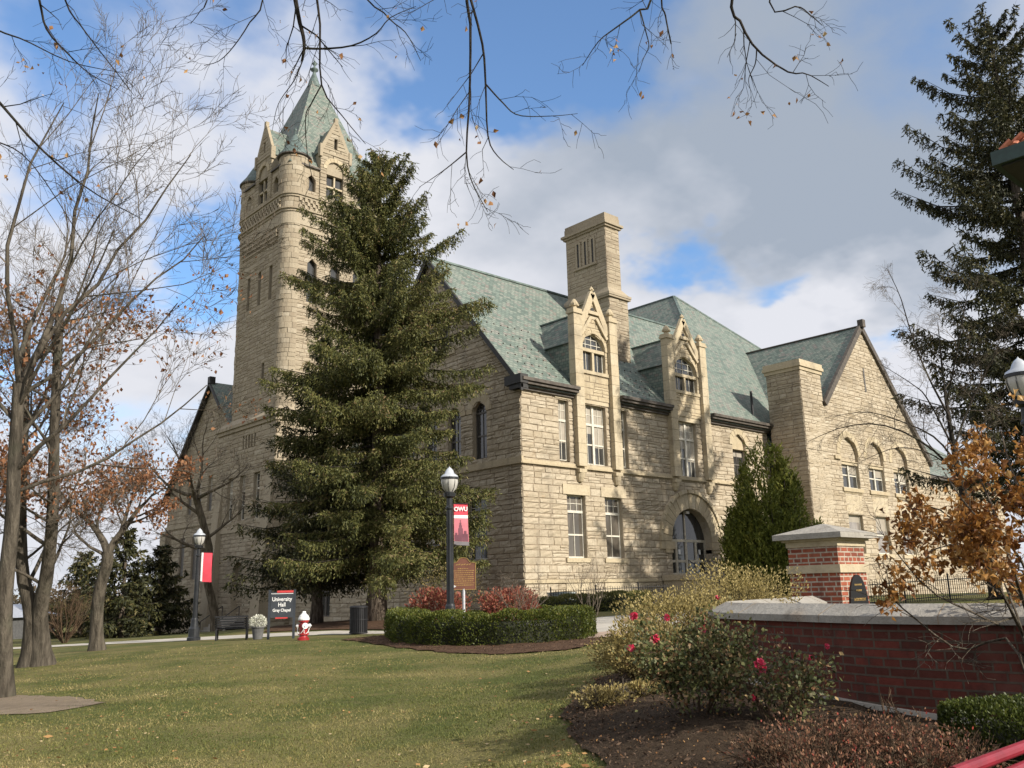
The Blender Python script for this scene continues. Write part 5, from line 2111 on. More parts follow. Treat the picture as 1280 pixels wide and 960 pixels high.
# E: small bare tree before the right spruce, arching over the east wing
e0 = foot(1246, 765, 26)
TE = thing('leaning_tree', e0, 'dark leaning bare tree whose twigs arch across the east wing', 'tree')
B = Bare(61)
P = px_line([(1246, 765, 26), (1240, 725, 26), (1222, 670, 26), (1203, 612, 26), (1192, 560, 26.2), (1180, 480, 26.5), (1172, 400, 27)], 16)
P[0] = e0
rad = np.interp(np.arange(16), [0, 1, 7, 15], [0.24, 0.17, 0.12, 0.006])
B.limbs.append((P, rad))
B.branch(P[7:], rad[7:] * 0.45, 3.4, 1, 4, -0.01, 0.16, (9, 10), 0.85, 0.62, 0.003, 0.05)
for pts, r in (([(1203, 612), (1180, 575), (1140, 545), (1095, 530), (1050, 535), (1010, 552)], 0.045), ([(1196, 580), (1170, 548), (1130, 528), (1085, 515), (1045, 520)], 0.035), ([(1198, 590), (1160, 566), (1120, 560), (1080, 575)], 0.028),
               ([(1186, 520), (1160, 470), (1140, 420), (1125, 370), (1108, 335)], 0.035), ([(1192, 560), (1215, 500), (1240, 450), (1262, 400)], 0.04), ([(1194, 565), (1160, 500), (1140, 480), (1100, 455)], 0.03), ([(1184, 500), (1196, 440), (1205, 390), (1212, 350)], 0.03)):
    Q = px_line([(x, y, 26 + 0.6 * math.sin(k * 1.3 + r * 300)) for k, (x, y) in enumerate(pts)], 12)
    rr = np.linspace(r, 0.006, 12)
    B.limbs.append((Q, rr))
    B.branch(Q[2:], rr[2:], 1.9, 2, 5, -0.015, 0.2, (7, 8), 0.75, 0.6, 0.003, 0.05)
B.out(TE, 'bark_dark', 'twig')

# F: tree overhead whose boughs hang into the top of the view
f0 = arr([*(EYE - RT * 3.4 - FW * 2.2)[:2], 0])
f0[2] = gz(f0[0], f0[1])
TF = thing('overhanging_tree', f0, 'tree over the viewer whose dark thin boughs hang into the top of the view', 'tree')
B = Bare(71)
crown_pt = f0 + arr([0.5, 0.3, 7.6])
B.limbs.append((bez([f0, f0 + arr([0.05, 0.1, 3]), crown_pt], 8), np.linspace(0.38, 0.22, 8)))
boughs = [
    ([(352, -260), (362, -60), (372, 15), (379, 45), (380, 62), (377, 77)], 8.5, 0.028, 0.012),
    ([(420, -240), (396, -40), (400, 30), (402, 106), (428, 145), (457, 180)], 8.8, 0.017, 0.003),
    ([(402, 106), (390, 128), (382, 146), (384, 190), (392, 230)], 8.8, 0.008, 0.003),
    ([(380, 60), (402, 61), (440, 57), (470, 42), (488, 22), (520, 8)], 8.5, 0.012, 0.003),
    ([(379, 74), (368, 100), (348, 130), (340, 165)], 8.5, 0.007, 0.002),
    ([(345, -200), (331, -12), (312, 28), (292, 58), (274, 76), (255, 82)], 9.0, 0.010, 0.003),
    ([(300, -160), (262, -10), (250, 14), (238, 30)], 9.2, 0.008, 0.003),
    ([(600, -260), (584, -20), (588, 30), (587, 120), (583, 190), (590, 228), (610, 265)], 7.6, 0.017, 0.003),
    ([(586, -10), (603, 55), (607, 105), (610, 170), (622, 195), (642, 212)], 7.6, 0.013, 0.003),
    ([(607, 105), (628, 128), (648, 144), (690, 145), (722, 142)], 7.6, 0.008, 0.002),
    ([(583, 190), (556, 212), (524, 234)], 7.6, 0.007, 0.002),
    ([(880, -240), (818, -12), (800, 12), (768, 36), (748, 52), (728, 82)], 8.0, 0.013, 0.003),
    ([(800, 12), (808, 42), (811, 58), (804, 74), (799, 90)], 8.0, 0.007, 0.002),
    ([(850, -200), (828, -16), (832, 20), (839, 55)], 8.2, 0.010, 0.007),
    ([(960, -260), (916, -12), (925, 26), (946, 62), (985, 90), (1008, 92), (1036, 108)], 7.8, 0.017, 0.003),
    ([(946, 62), (944, 80), (936, 98), (938, 112)], 7.8, 0.007, 0.002),
    ([(1010, -220), (962, -4), (998, 8), (1012, 18), (1028, 32)], 7.9, 0.010, 0.003),
    ([(520, -220), (455, -30), (484, 20), (508, 42), (526, 76)], 9.0, 0.012, 0.003),
    ([(-160, 10), (-30, 100), (45, 180), (110, 236), (178, 274)], 9.5, 0.022, 0.004),
    ([(20, -120), (48, -5), (58, 36), (84, 66), (112, 92), (148, 112)], 9.0, 0.016, 0.003),
    ([(60, -120), (80, -5), (104, 36), (150, 96), (168, 120)], 9.2, 0.012, 0.003),
    ([(-120, 120), (-20, 170), (40, 205), (120, 330)], 10.0, 0.014, 0.003),
    ([(-200, -60), (-20, 30), (30, 50), (90, 78), (160, 92)], 9.8, 0.014, 0.003)]
joined = 0
for pts, d, ra, rb in boughs:
    Q = px_line([(x, y, d) for x, y in pts], 16)
    rad = np.linspace(ra, rb, 16)
    B.limbs.append((Q, rad))
    L = np.linalg.norm(np.diff(Q, axis=0), axis=1).sum()
    B.branch(Q[2:], rad[2:], 1.0, 2, 4, -0.04, 0.22, (max(3, int(L * 2.0)), max(4, int(L * 2.8))), 0.75, 0.55, 0.0022, 0.02)
    if pts[0][1] <= -100 or pts[0][0] < -100:
        s = Q[0]
        B.limbs.append((bez([crown_pt - arr([0, 0, 0.4]), crown_pt * 0.45 + s * 0.55 + arr([0, 0, 1.6]), s], 10), np.linspace(0.08, ra, 10)))
B.out(TF, 'bark_dark')
mb = MB()
tips = arr(B.tips)
hang_leaves(mb, tips, B.rs, 150, 0.055, 0.03)
mb.build('leaves', M['litter'], TF)


# ---- shrubs
def cloud_points(c, rad, n, rs, shell=0.55, squash=1.0):
    v = unit(rs.normal(0, 1, (n, 3)))
    r = (shell + (1 - shell) * rs.rand(n, 1)) ** 0.8
    return arr(c) + v * r * arr(rad), v


def leafy(mb, c, rad, n, size, rs, tint=0.5, shell=0.5, up=0.4, lump=0.25, tvar=0.22, floor=None):
    p, v = cloud_points(c, rad, n, rs, shell)
    # lumpy outline from a few random bulges
    k = unit(rs.normal(0, 1, (9, 3)))
    bul = np.max(np.clip(v @ k.T, 0, 1) ** 6, axis=1)
    p = arr(c) + (p - arr(c)) * (1 - lump + 1.3 * lump * bul)[:, None]
    if floor is not None:
        p[:, 2] = np.maximum(p[:, 2], gz(p[:, 0], p[:, 1]) + 0.01)
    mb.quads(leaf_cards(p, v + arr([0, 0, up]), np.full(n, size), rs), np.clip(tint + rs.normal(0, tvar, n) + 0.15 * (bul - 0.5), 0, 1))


def stems(B, base, n, H, spread, r, lev=3, kids=(3, 4), grav=0.03, ratio=0.6):
    for q in range(n):
        az = q * 2.4 + B.rs.uniform(-0.5, 0.5)
        d = arr([math.cos(az) * spread, math.sin(az) * spread, 1.0])
        B.grow(base + arr([math.cos(az), math.sin(az), 0]) * 0.08, d, H * B.rs.uniform(0.75, 1.05), r * B.rs.uniform(0.8, 1.2), 1, lev, grav, 0.13, kids, 0.6, ratio, 0.003)


def hedge(name, path, w, h, label, seed, n=14000, size=0.05, mat='box', group=None, lump=0.2, tint=0.45):
    """clipped hedge along a plan polyline: bulging leaf skin over a dark twiggy core"""
    rs = np.random.RandomState(seed)
    P = arr(path)
    base = np.array([*P[0], gz(*P[0])])
    T = thing(name, base, label, 'hedge', group)
    P = bez(np.concatenate([P, np.zeros((len(P), 1))], 1), 40)[:, :2]
    seg = np.concatenate([[0], np.cumsum(np.linalg.norm(np.diff(P, axis=0), axis=1))])
    tot = seg[-1]
    core, skin = MB(), MB()
    m = 40
    d = unit(np.gradient(P, axis=0))
    s = np.stack([-d[:, 1], d[:, 0]], -1)
    zb = gz(P[:, 0], P[:, 1])
    cw, chh = w * 0.27, h * 0.7
    ring = []
    for i in range(m):
        for a_, b_ in ((-1, 0), (-1, 0.8), (-0.8, 1), (0.8, 1), (1, 0.8), (1, 0)):
            ring.append([P[i, 0] + s[i, 0] * cw * a_, P[i, 1] + s[i, 1] * cw * a_, zb[i] + chh * b_])
    f = []
    for i in range(m - 1):
        for q in range(5):
            f.append([i * 6 + q, i * 6 + q + 1, (i + 1) * 6 + q + 1, (i + 1) * 6 + q])
    f += [list(range(6)), list(range((m - 1) * 6, m * 6))[::-1]]
    core.add(ring, f, 0.1)
    core.build('stems', M['spruce_dark'], T)
    u = rs.rand(n) * (tot + w) - w / 2
    # point on the rounded section perimeter
    q = rs.rand(n)
    per = 2 * h + w
    x = q * per
    a_ = np.where(x < h, -1.0, np.where(x < h + w, -1 + 2 * (x - h) / w, 1.0))
    b_ = np.where(x < h, x / h, np.where(x < h + w, 1.0, (per - x) / h))
    rnd = (np.abs(a_) ** 6 + np.abs(b_) ** 6) ** (1 / 6.0)
    a_, b_ = a_ / np.maximum(1, rnd), b_ / np.maximum(1, rnd)
    uc = np.clip(u, 0, tot)
    px = np.interp(uc, seg, P[:, 0])
    py = np.interp(uc, seg, P[:, 1])
    sx, sy = np.interp(uc, seg, s[:, 0]), np.interp(uc, seg, s[:, 1])
    over = u - uc
    dx, dy = np.interp(uc, seg, d[:, 0]), np.interp(uc, seg, d[:, 1])
    endk = np.sqrt(np.clip(1 - (over / (w / 2)) ** 2, 0.0, 1))
    bulge = 1 + lump * np.sin(u * 5.3 + seed) * np.sin(u * 2.1 + 1 + seed) + rs.normal(0, 0.045, n)
    inw = np.where(rs.rand(n) < 0.35, rs.uniform(0.8, 1.0, n), 1.0)
    hw = w / 2 * bulge * inw * endk
    pz = gz(px, py) + np.maximum(0.01, b_ * h * (0.97 + 0.5 * (bulge - 1)) * inw)
    p = np.stack([px + sx * a_ * hw + dx * over, py + sy * a_ * hw + dy * over, pz], -1)
    v = np.stack([sx * a_ + dx * over, sy * a_ + dy * over, b_], -1)
    skin.quads(leaf_cards(p, unit(v) + arr([0, 0, 0.5]), np.full(n, size), rs), np.clip(tint + rs.normal(0, 0.2, n) + 0.14 * (b_ > 0.9), 0, 1))  # top leaves tinted paler: sunlight from above put into the colour
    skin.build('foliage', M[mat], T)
    return T


def pl(*pts):
    return [tuple(at(px, 790, d)[:2]) for px, d in pts]


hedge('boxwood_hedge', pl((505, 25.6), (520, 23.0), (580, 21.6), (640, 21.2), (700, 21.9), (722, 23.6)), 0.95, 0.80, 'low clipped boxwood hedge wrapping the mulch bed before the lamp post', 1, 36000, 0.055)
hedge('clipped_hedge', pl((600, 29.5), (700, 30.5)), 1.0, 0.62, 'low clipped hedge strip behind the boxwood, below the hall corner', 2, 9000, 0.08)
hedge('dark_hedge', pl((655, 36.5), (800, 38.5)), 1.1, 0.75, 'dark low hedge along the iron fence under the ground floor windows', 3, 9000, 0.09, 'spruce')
hedge('rounded_hedge', pl((1225, 5.9), (1330, 5.4)), 0.66, 0.42, 'small boxwood mound, leaf colour darkened as shade, against the brick wall, lower right', 4, 17000, 0.024, tint=0.2)  # low tint paints the mound's shaded front into its leaf colour


def shrub(name, base, H, R, label, seed, mat, n, size, cat='shrub', nst=14, stem='cane', shell=0.35, lump=0.25, tint=0.5, group=None, up=0.6, spread=0.5):
    T = thing(name, base, label, cat, group)
    B = Bare(seed)
    stems(B, arr(base), nst, H * 0.62, spread * R / H * 1.3, 0.012, 3, (3, 4))
    B.out(T, stem, stem)
    mb = MB()
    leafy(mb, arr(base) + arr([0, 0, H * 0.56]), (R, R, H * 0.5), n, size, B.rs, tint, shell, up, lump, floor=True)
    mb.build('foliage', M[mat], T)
    return T


shrub('burning_bush', foot(548, 778, 27.5), 1.45, 1.05, 'red leaved bush left of the lamp post', 81, 'redbush', 2600, 0.10)
shrub('burning_bush', foot(636, 776, 29.5), 1.45, 1.25, 'red leaved bush between the marker sign and the hall corner', 82, 'redbush', 3200, 0.10)
shrub('dry_bush', foot(560, 770, 33), 2.6, 1.7, 'grey brown leafless looking bush behind the brown marker sign', 83, 'straw', 1500, 0.07, nst=26, stem='twig', tint=0.15)


def bare_shrub(name, base, H, label, seed, nst=9, spread=0.42, stem='twig', group=None, r=0.018, lev=4):
    T = thing(name, base, label, 'shrub', group)
    B = Bare(seed)
    stems(B, arr(base), nst, H * 0.75, spread, r, lev, (3, 4), 0.05, 0.55)
    B.out(T, stem, stem)
    return T


bare_shrub('bare_shrub', foot(652, 766, 27.5), 2.3, 'leafless pale shrub with vase shaped stems before the hall corner', 91)
bare_shrub('bare_shrub', foot(738, 768, 29), 2.5, 'leafless pale shrub under the second ground floor window', 92)
bare_shrub('brown_thicket', foot(80, 808, 42), 3.3, 'brown leafless thicket between the two left lawn trees', 93, 26, 0.55, 'cane', None, 0.03)

# yellowing shrub behind the roses
for k, (px, d, H, R, tn, lb) in enumerate(((850, 11.2, 1.08, 1.0, 0.5, 'middle yellow leaved shrub left of the brick wall end, behind the roses'), (925, 12.6, 1.2, 1.1, 0.6, 'tallest yellow leaved shrub in front of the brick pillar and upright evergreen'), (806, 10.2, 0.74, 0.68, 0.4, 'lowest yellow leaved shrub, at the lawn edge beside the pale path'))):
    shrub('yellow_shrub', foot(px, 800, d), H, R, lb, 95 + k, 'straw', 10000, 0.034, nst=30, tint=tn, lump=0.3, shell=0.3, group='yellow shrubs behind the roses')

# roses
def rose_bush(base, H, R, n, label, seed, blooms):
    T = thing('rose_bush', base, label, 'rose bush', 'rose bushes in the planting bed')
    B = Bare(seed)
    stems(B, arr(base), 16, H * 0.8, 0.62 * R / H, 0.008, 3, (3, 5), 0.02, 0.6)
    B.out(T, 'cane', 'cane')
    rs = B.rs
    mb = MB()
    # leaves follow the canes, with looser ones in between
    tips = arr(B.tips + [p[2] for p in B.twP] + [p[1] for p in B.twP])
    i = rs.randint(0, len(tips), n)
    c = tips[i] + rs.normal(0, 0.055, (n, 3))
    mb.quads(leaf_cards(c, rs.normal(0, 0.6, (n, 3)) + arr([0, 0, 0.3]), np.full(n, 0.038), rs, aspect=0.7), np.clip(rs.normal(0.5, 0.26, n), 0, 1))
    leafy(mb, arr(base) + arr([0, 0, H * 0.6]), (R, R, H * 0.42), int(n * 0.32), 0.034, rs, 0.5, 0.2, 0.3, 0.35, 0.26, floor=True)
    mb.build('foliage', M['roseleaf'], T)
    for p, s in blooms:
        rb = MB()
        m = 22
        v = unit(rs.normal(0, 1, (m, 3)) + arr([0, 0, 0.5]))
        rb.quads(leaf_cards(p + v * s * 0.5, np.cross(v, rs.normal(0, 1, (m, 3))) * 1.5, np.full(m, s * 0.95), rs, aspect=0.95), np.clip(rs.normal(0.6, 0.25, m), 0, 1))
        rb.build('rose', M['rose'], T)
    return T


rose_bush(foot(872, 893, 7.4), 0.86, 0.74, 5200, 'sprawling rose bush with most of the pink blooms', 201, [(at(818, 799, 7.4), 0.055), (at(789, 811, 7.5), 0.045), (at(879, 786, 7.6), 0.04), (at(884, 778, 7.7), 0.045), (at(793, 771, 7.9), 0.05), (at(834, 772, 8.0), 0.04), (at(897, 747, 8.6), 0.03), (at(941, 873, 6.9), 0.035)])
rose_bush(foot(975, 885, 6.9), 0.62, 0.5, 1300, 'thin rose bush against the brick wall with one large deep pink bloom', 202, [(at(951, 832, 6.9), 0.065), (at(1034, 808, 7.0), 0.028), (at(1013, 822, 6.9), 0.028)])

# dried perennials at the bed's edge, barberry along the front
def tussock(name, base, n, H, R, label, seed, mat, size, cat, stem, nst):
    T = thing(name, base, label, cat)
    B = Bare(seed)
    stems(B, arr(base), nst, H * 0.7, 0.85, 0.005, 3, (3, 5), 0.0, 0.6)
    B.out(T, stem, stem)
    mb = MB()
    leafy(mb, arr(base) + arr([0, 0, H * 0.45]), (R, R, H * 0.45), n, size, B.rs, 0.5, 0.15, 0.6, 0.35, 0.25, floor=True)
    mb.build('foliage', M[mat], T)
    return T


tussock('dried_perennial', foot(757, 872, 9.0), 1500, 0.30, 0.40, 'pale dried clump at the lawn edge of the planting bed', 211, 'straw', 0.034, 'plant', 'twig', 26)
tussock('dried_perennial', foot(800, 862, 9.2), 900, 0.26, 0.30, 'small yellowed grass tuft beside the rose bush', 212, 'straw', 0.04, 'plant', 'twig', 20)
for k, (px, py, d, lb) in enumerate(((1000, 985, 5.3, 'leggy red brown barberry nearest the rose bush'), (1090, 965, 5.5, 'red brown barberry below the middle of the brick wall'), (1170, 975, 5.0, 'red brown barberry beside the red bench'), (1040, 1010, 4.6, 'red brown barberry at the bottom edge of the bed'))):
    tussock('barberry_shrub', foot(px, py, d), 2000, 0.52, 0.55, lb, 220 + k, 'barberry', 0.021, 'shrub', 'cane', 46)
    COL.objects  # keep order

# gold leaved young tree at the right edge
g0 = foot(1300, 900, 6.6)
TG = thing('gold_leaved_tree', g0, 'young tree with gold brown withered leaves in front of the brick wall, right edge', 'tree')
B = Bare(240)
for st_, r in (([(1300, 905), (1284, 810), (1262, 760), (1225, 690), (1180, 640), (1125, 625)], 0.018), ([(1300, 900), (1270, 800), (1225, 770), (1165, 740), (1120, 690)], 0.014), ([(1298, 880), (1290, 790), (1262, 700), (1235, 620), (1205, 560)], 0.02), ([(1302, 880), (1310, 760), (1290, 660), (1262, 580), (1250, 535)], 0.02), ([(1304, 880), (1340, 760), (1330, 640), (1310, 560)], 0.02), ([(1296, 890), (1262, 800), (1200, 812), (1140, 770), (1112, 745)], 0.012), ([(1300, 870), (1296, 760), (1270, 690), (1215, 640), (1180, 590)], 0.016), ([(1296, 880), (1275, 780), (1240, 700), (1200, 680), (1160, 690)], 0.012)):
    Q = px_line([(x, y, 6.6 + 0.5 * math.sin(i * 1.7 + r * 400)) for i, (x, y) in enumerate(st_)], 12)
    Q[0] = g0
    rad = np.linspace(r, 0.004, 12)
    B.limbs.append((Q, rad))
    B.branch(Q[3:], rad[3:], 0.85, 2, 4, 0.03, 0.2, (6, 8), 0.7, 0.6, 0.0025, 0.05)
B.out(TG, 'twig', 'twig')
mb = MB()
tips = arr(B.tips + [p[2] for p in B.twP])
sc_ = scr(tips)
wgt = (sc_[:, 0] > np.interp(sc_[:, 1], [500, 540, 570, 610, 640, 700, 760], [1262, 1225, 1190, 1160, 1122, 1112, 1108])) & (sc_[:, 1] < np.interp(sc_[:, 0], [1100, 1130, 1160, 1220, 1300], [800, 760, 700, 720, 760]))
tips = tips[wgt]
rs = B.rs
# withered leaves hang in bunches
nb = 560
i = rs.randint(0, len(tips), nb)
cen = tips[i] + rs.normal(0, 0.035, (nb, 3))
c = np.repeat(cen, 6, 0) + rs.normal(0, 0.035, (nb * 6, 3))
q = folded(c, arr([0, 0, -0.8]) + rs.normal(0, 0.6, (nb * 6, 3)), np.full(nb * 6, 0.052), rs, aspect=0.75, curl=0.55)
mb.tris(q, np.repeat(np.clip(np.repeat(rs.normal(0.5, 0.2, nb), 6) + rs.normal(0, 0.2, nb * 6), 0, 1), 4))
mb.build('leaves', M['gold'], TG)


# ---- grass blades and fallen leaves
def lawn_points(n, rs, d0=6.0, d1=30.0, power=1.0):
    u = rs.rand(n)
    d = 1.0 / (1.0 / d0 + u * (1.0 / d1 - 1.0 / d0)) if power == 1.0 else d0 + (d1 - d0) * u
    lat = (rs.rand(n) - 0.5) * 1.3 * d
    p = EYE[None, :2] + d[:, None] * FW[None, :2] + lat[:, None] * RT[None, :2]
    e_ = p + rs.normal(0, 0.035, p.shape)
    bad = in_poly(e_[:, 0], e_[:, 1], BED) | in_poly(e_[:, 0], e_[:, 1], HBED) | (in_poly(p[:, 0] + rs.normal(0, 0.22, len(p)), p[:, 1] + rs.normal(0, 0.22, len(p)), DIRT) & (rs.rand(n) > 0.05))
    for w_ in WALKS:
        bad |= in_poly(p[:, 0], p[:, 1], w_)
    return p[~bad], d[~bad]


WALKS = []
# ---------------------------------------------------------------- walks, walls and street furniture
M['brick'] = brick_mat('red_brick', (0.34, 0.095, 0.050), (0.22, 0.060, 0.038), (0.42, 0.36, 0.29), 0.215, 0.077, 0.013)
M['brick_dark'] = brick_mat('dark_red_brick', (0.165, 0.040, 0.028), (0.088, 0.028, 0.020), (0.105, 0.08, 0.06), 0.225, 0.076, 0.010)
M['redpaint'] = simple('red_paint', (0.30, 0.014, 0.016), 0.45, 0, 0.18, 7.0, coat=0.2)
M['benchred'] = simple('crimson_bench_paint', (0.20, 0.010, 0.022), 0.45, 0, 0.2, 9.0, coat=0.1)
M['whitepaint'] = simple('white_paint', (0.74, 0.74, 0.73), 0.5, 0, 0.1, 7.0)
M['postblack'] = simple('lamp_post_paint', (0.022, 0.024, 0.027), 0.38, 0.2, 0.25, 5.0)
M['signgrey'] = simple('sign_charcoal', (0.040, 0.046, 0.056), 0.5, 0, 0.15, 3.0)
M['signred'] = simple('sign_red', (0.55, 0.05, 0.05), 0.5, 0, 0.1, 3.0)
M['lettering'] = simple('white_lettering', (0.78, 0.78, 0.77), 0.6, 0, 0.03, 3.0)
M['bannerred'] = simple('banner_red', (0.62, 0.055, 0.085), 0.75, 0, 0.08, 4.0)
M['bannerpink'] = simple('banner_pink', (0.62, 0.20, 0.24), 0.75, 0, 0.08, 4.0)
M['bannerdark'] = simple('banner_maroon_print', (0.20, 0.075, 0.10), 0.75, 0, 0.15, 4.0)
M['bannergrey'] = simple('banner_grey', (0.22, 0.20, 0.21), 0.75, 0, 0.1, 4.0)
M['brown'] = simple('marker_brown', (0.20, 0.085, 0.055), 0.55, 0, 0.1, 4.0)
M['goldpaint'] = simple('gold_paint', (0.50, 0.33, 0.11), 0.5, 0.2, 0.1, 4.0)
M['galv'] = simple('galvanised_steel', (0.50, 0.51, 0.53), 0.5, 0.6, 0.12, 5.0)
M['plaque'] = simple('black_plaque', (0.012, 0.011, 0.012), 0.35, 0.2, 0.1, 4.0)
M['unit'] = simple('grey_cabinet_paint', (0.30, 0.345, 0.34), 0.6, 0.1, 0.12, 2.0)
M['tile'] = simple('clay_roof_tile', (0.42, 0.14, 0.075), 0.8, 0, 0.3, 7.0, 0.3)
M['limestone_wall'] = stone_mat('pale_limestone', (0.30, 0.27, 0.22), (0.38, 0.345, 0.28), (0.44, 0.41, 0.34), 0.8, 0.9, 0.3)
M['green_gutter'] = simple('dark_green_gutter', (0.020, 0.042, 0.036), 0.4, 0.2, 0.2, 5.0)
M['mum'] = leaf_mat('white_flowers', [(0, (0.30, 0.32, 0.20)), (0.4, (0.60, 0.60, 0.50)), (1, (0.80, 0.80, 0.74))], 0.7, 0.2)
M['pot'] = simple('grey_planter', (0.10, 0.10, 0.10), 0.7, 0, 0.2, 5.0)
M['lampglass'], _t, _b, _ = new_mat('frosted_lamp_glass')
_b.inputs['Base Color'].default_value = (0.46, 0.45, 0.42, 1)
_b.inputs['Roughness'].default_value = 0.25
_b.inputs['Specular IOR Level'].default_value = 0.7
M['lampdome'] = simple('silver_lamp_dome', (0.50, 0.53, 0.57), 0.35, 0.3, 0.1, 6.0)


def P2(px, d):
    return at(px, 790, d)[:2]


def quad_path(name, pts, mat, lift):
    return drape(name, [tuple(p) for p in pts], mat, lift, 0.5)


quad_path('front_path', [P2(600, 24.8), P2(690, 24.4), P2(840, 24.4), P2(1000, 25.0), P2(1010, 34), P2(800, 33.5), P2(745, 33.0), P2(700, 30.6), P2(600, 28.6)], M['concrete'], 0.035)
M['paver'] = simple('pinkish_pavers', (0.36, 0.27, 0.21), 0.9, 0, 0.2, 3.0, 0.3)
quad_path('paver_apron', [P2(728, 22.3), P2(850, 21.6), P2(960, 22.5), P2(960, 24.9), P2(690, 24.36)], M['paver'], 0.045)
quad_path('west_path', [P2(-120, 40), P2(150, 35.4), P2(270, 33.6), P2(420, 32.6), P2(500, 30.3), P2(600, 28.65), P2(600, 30.4), P2(500, 32.6), P2(420, 35.0), P2(270, 36.6), P2(150, 38.0), P2(-120, 42.5)], M['concrete'], 0.015)
quad_path('spruce_mulch', [P2(330, 37.2), P2(420, 35.6), P2(500, 33.4), P2(600, 31.4), P2(690, 33), P2(690, 42), P2(560, 50), P2(430, 50), P2(340, 44)], M['mulch'], 0.03)


# --- brick wall with sloping coping
def ribbon(path, hw, zb, zt, run0=0.0):
    """vertical-sided band along a plan polyline; returns verts, faces and run coordinates"""
    P = arr(path)
    d = unit(np.gradient(P, axis=0))
    s = np.stack([-d[:, 1], d[:, 0]], -1)
    seg = np.concatenate([[0], np.cumsum(np.linalg.norm(np.diff(P, axis=0), axis=1))]) + run0
    n = len(P)
    zb = np.broadcast_to(arr(zb), (n,))
    zt = np.broadcast_to(arr(zt), (n,))
    L, R = P + s * hw, P - s * hw
    V, F, U = [], [], []
    for side in (L, R):
        b = len(V)
        for i in range(n):
            V += [(side[i, 0], side[i, 1], zb[i]), (side[i, 0], side[i, 1], zt[i])]
            U += [(seg[i], zb[i] + 10, 0), (seg[i], zt[i] + 10, 0)]
        for i in range(n - 1):
            F.append([b + 2 * i, b + 2 * i + 2, b + 2 * i + 3, b + 2 * i + 1])
    m = 2 * n
    for i in range(n - 1):
        F.append([2 * i + 1, 2 * i + 3, m + 2 * i + 3, m + 2 * i + 1])
    for i in (0, n - 1):
        b = len(V)
        V += [(L[i, 0], L[i, 1], zb[i]), (R[i, 0], R[i, 1], zb[i]), (R[i, 0], R[i, 1], zt[i]), (L[i, 0], L[i, 1], zt[i])]
        U += [(0, zb[i] + 10, 0), (2 * hw, zb[i] + 10, 0), (2 * hw, zt[i] + 10, 0), (0, zt[i] + 10, 0)]
        F.append([b, b + 1, b + 2, b + 3])
    return V, F, U, (P, s, L, R)


def build_run(V, F, U, name, mat, parent):
    mb = MB()
    mb.add(V, F)
    o = mb.build(name, mat, parent)
    a = o.data.attributes.new('run', 'FLOAT_VECTOR', 'POINT')
    a.data.foreach_set('vector', np.asarray(U, np.float32).ravel())
    return o


wp = [P2(px, d) for px, d in ((1800, 5.5), (1600, 5.95), (1420, 6.45), (1280, 7.05), (1190, 7.4), (1100, 7.85), (1000, 8.75), (945, 9.4), (917, 9.95), (910, 10.35), (918, 10.8), (945, 11.5), (985, 12.6), (1020, 13.9))]
wp = bez([(p[0], p[1], 0) for p in wp], 46)[:, :2]
W0 = arr([*wp[20], gz(*wp[20])])
WT = thing('brick_wall', W0, 'low curved dark red brick wall with a sloping stone coping', 'wall')
zg = gz(wp[:, 0], wp[:, 1])
ftop = np.linspace(-0.62, -0.62, len(wp))
ftop = np.interp(np.arange(len(wp)), [0, 14, 20, 26, 45], [-0.80, -0.78, -0.70, -0.62, -0.6])
V, F, U, geo_ = ribbon(wp, 0.15, ftop - 0.01, -0.062)
build_run(V, F, U, 'brickwork', M['brick_dark'], WT)
V, F, U, _ = ribbon(wp, 0.20, zg - 0.5, ftop)
build_run(V, F, U, 'footing', M['concrete'], WT)
cpn = MB()
P, s, L, R = geo_
sec = [(-0.215, -0.06), (-0.215, 0.005), (0.0, 0.105), (0.215, 0.005), (0.215, -0.06)]
V = []
for i in range(len(P)):
    for a_, z_ in sec:
        V.append((P[i, 0] + s[i, 0] * a_, P[i, 1] + s[i, 1] * a_, z_))
F = []
for i in range(len(P) - 1):
    for q in range(5):
        F.append([i * 5 + q, i * 5 + (q + 1) % 5, (i + 1) * 5 + (q + 1) % 5, (i + 1) * 5 + q])
F += [[0, 1, 2, 3, 4], [len(V) - 1, len(V) - 2, len(V) - 3, len(V) - 4, len(V) - 5]]
cpn.add(V, F)
for i in range(4, len(P) - 1, 5):       # open joints between coping stones
    q = [(P[i, 0] + s[i, 0] * a_ * 1.006, P[i, 1] + s[i, 1] * a_ * 1.006, z_ + 0.0025) for a_, z_ in sec]
    t = (P[i + 1] - P[i]) / np.linalg.norm(P[i + 1] - P[i]) * 0.008
    cpn.prism(q, (t[0], t[1], 0), 0.1, 1)
cpn.build('coping', [M['limestone'], M['joint']], WT)

# --- brick pillar with stone cap and arched plaque
pc = at(1050, 720, 14.0)
px0, py0, PW = pc[0], pc[1], 0.88
PG = gz(px0 + .4, py0 + .4)
PT = thing('brick_pillar', (px0 + PW / 2, py0 + PW / 2, PG), 'square red brick gate pillar with stone cap and black arched plaque', 'pillar')


def brick_box(x0, y0, x1, y1, z0, z1, name, mat, parent):
    V, F, U = [], [], []
    c = [(x0, y0), (x1, y0), (x1, y1), (x0, y1)]
    r = 0.0
    for i in range(4):
        a_, b_ = c[i], c[(i + 1) % 4]
        w_ = math.hypot(b_[0] - a_[0], b_[1] - a_[1])
        k = len(V)
        V += [(*a_, z0), (*b_, z0), (*b_, z1), (*a_, z1)]
        U += [(r, z0 + 10, 0), (r + w_, z0 + 10, 0), (r + w_, z1 + 10, 0), (r, z1 + 10, 0)]
        F.append([k, k + 1, k + 2, k + 3])
        r += w_
    return build_run(V, F, U, name, mat, parent)


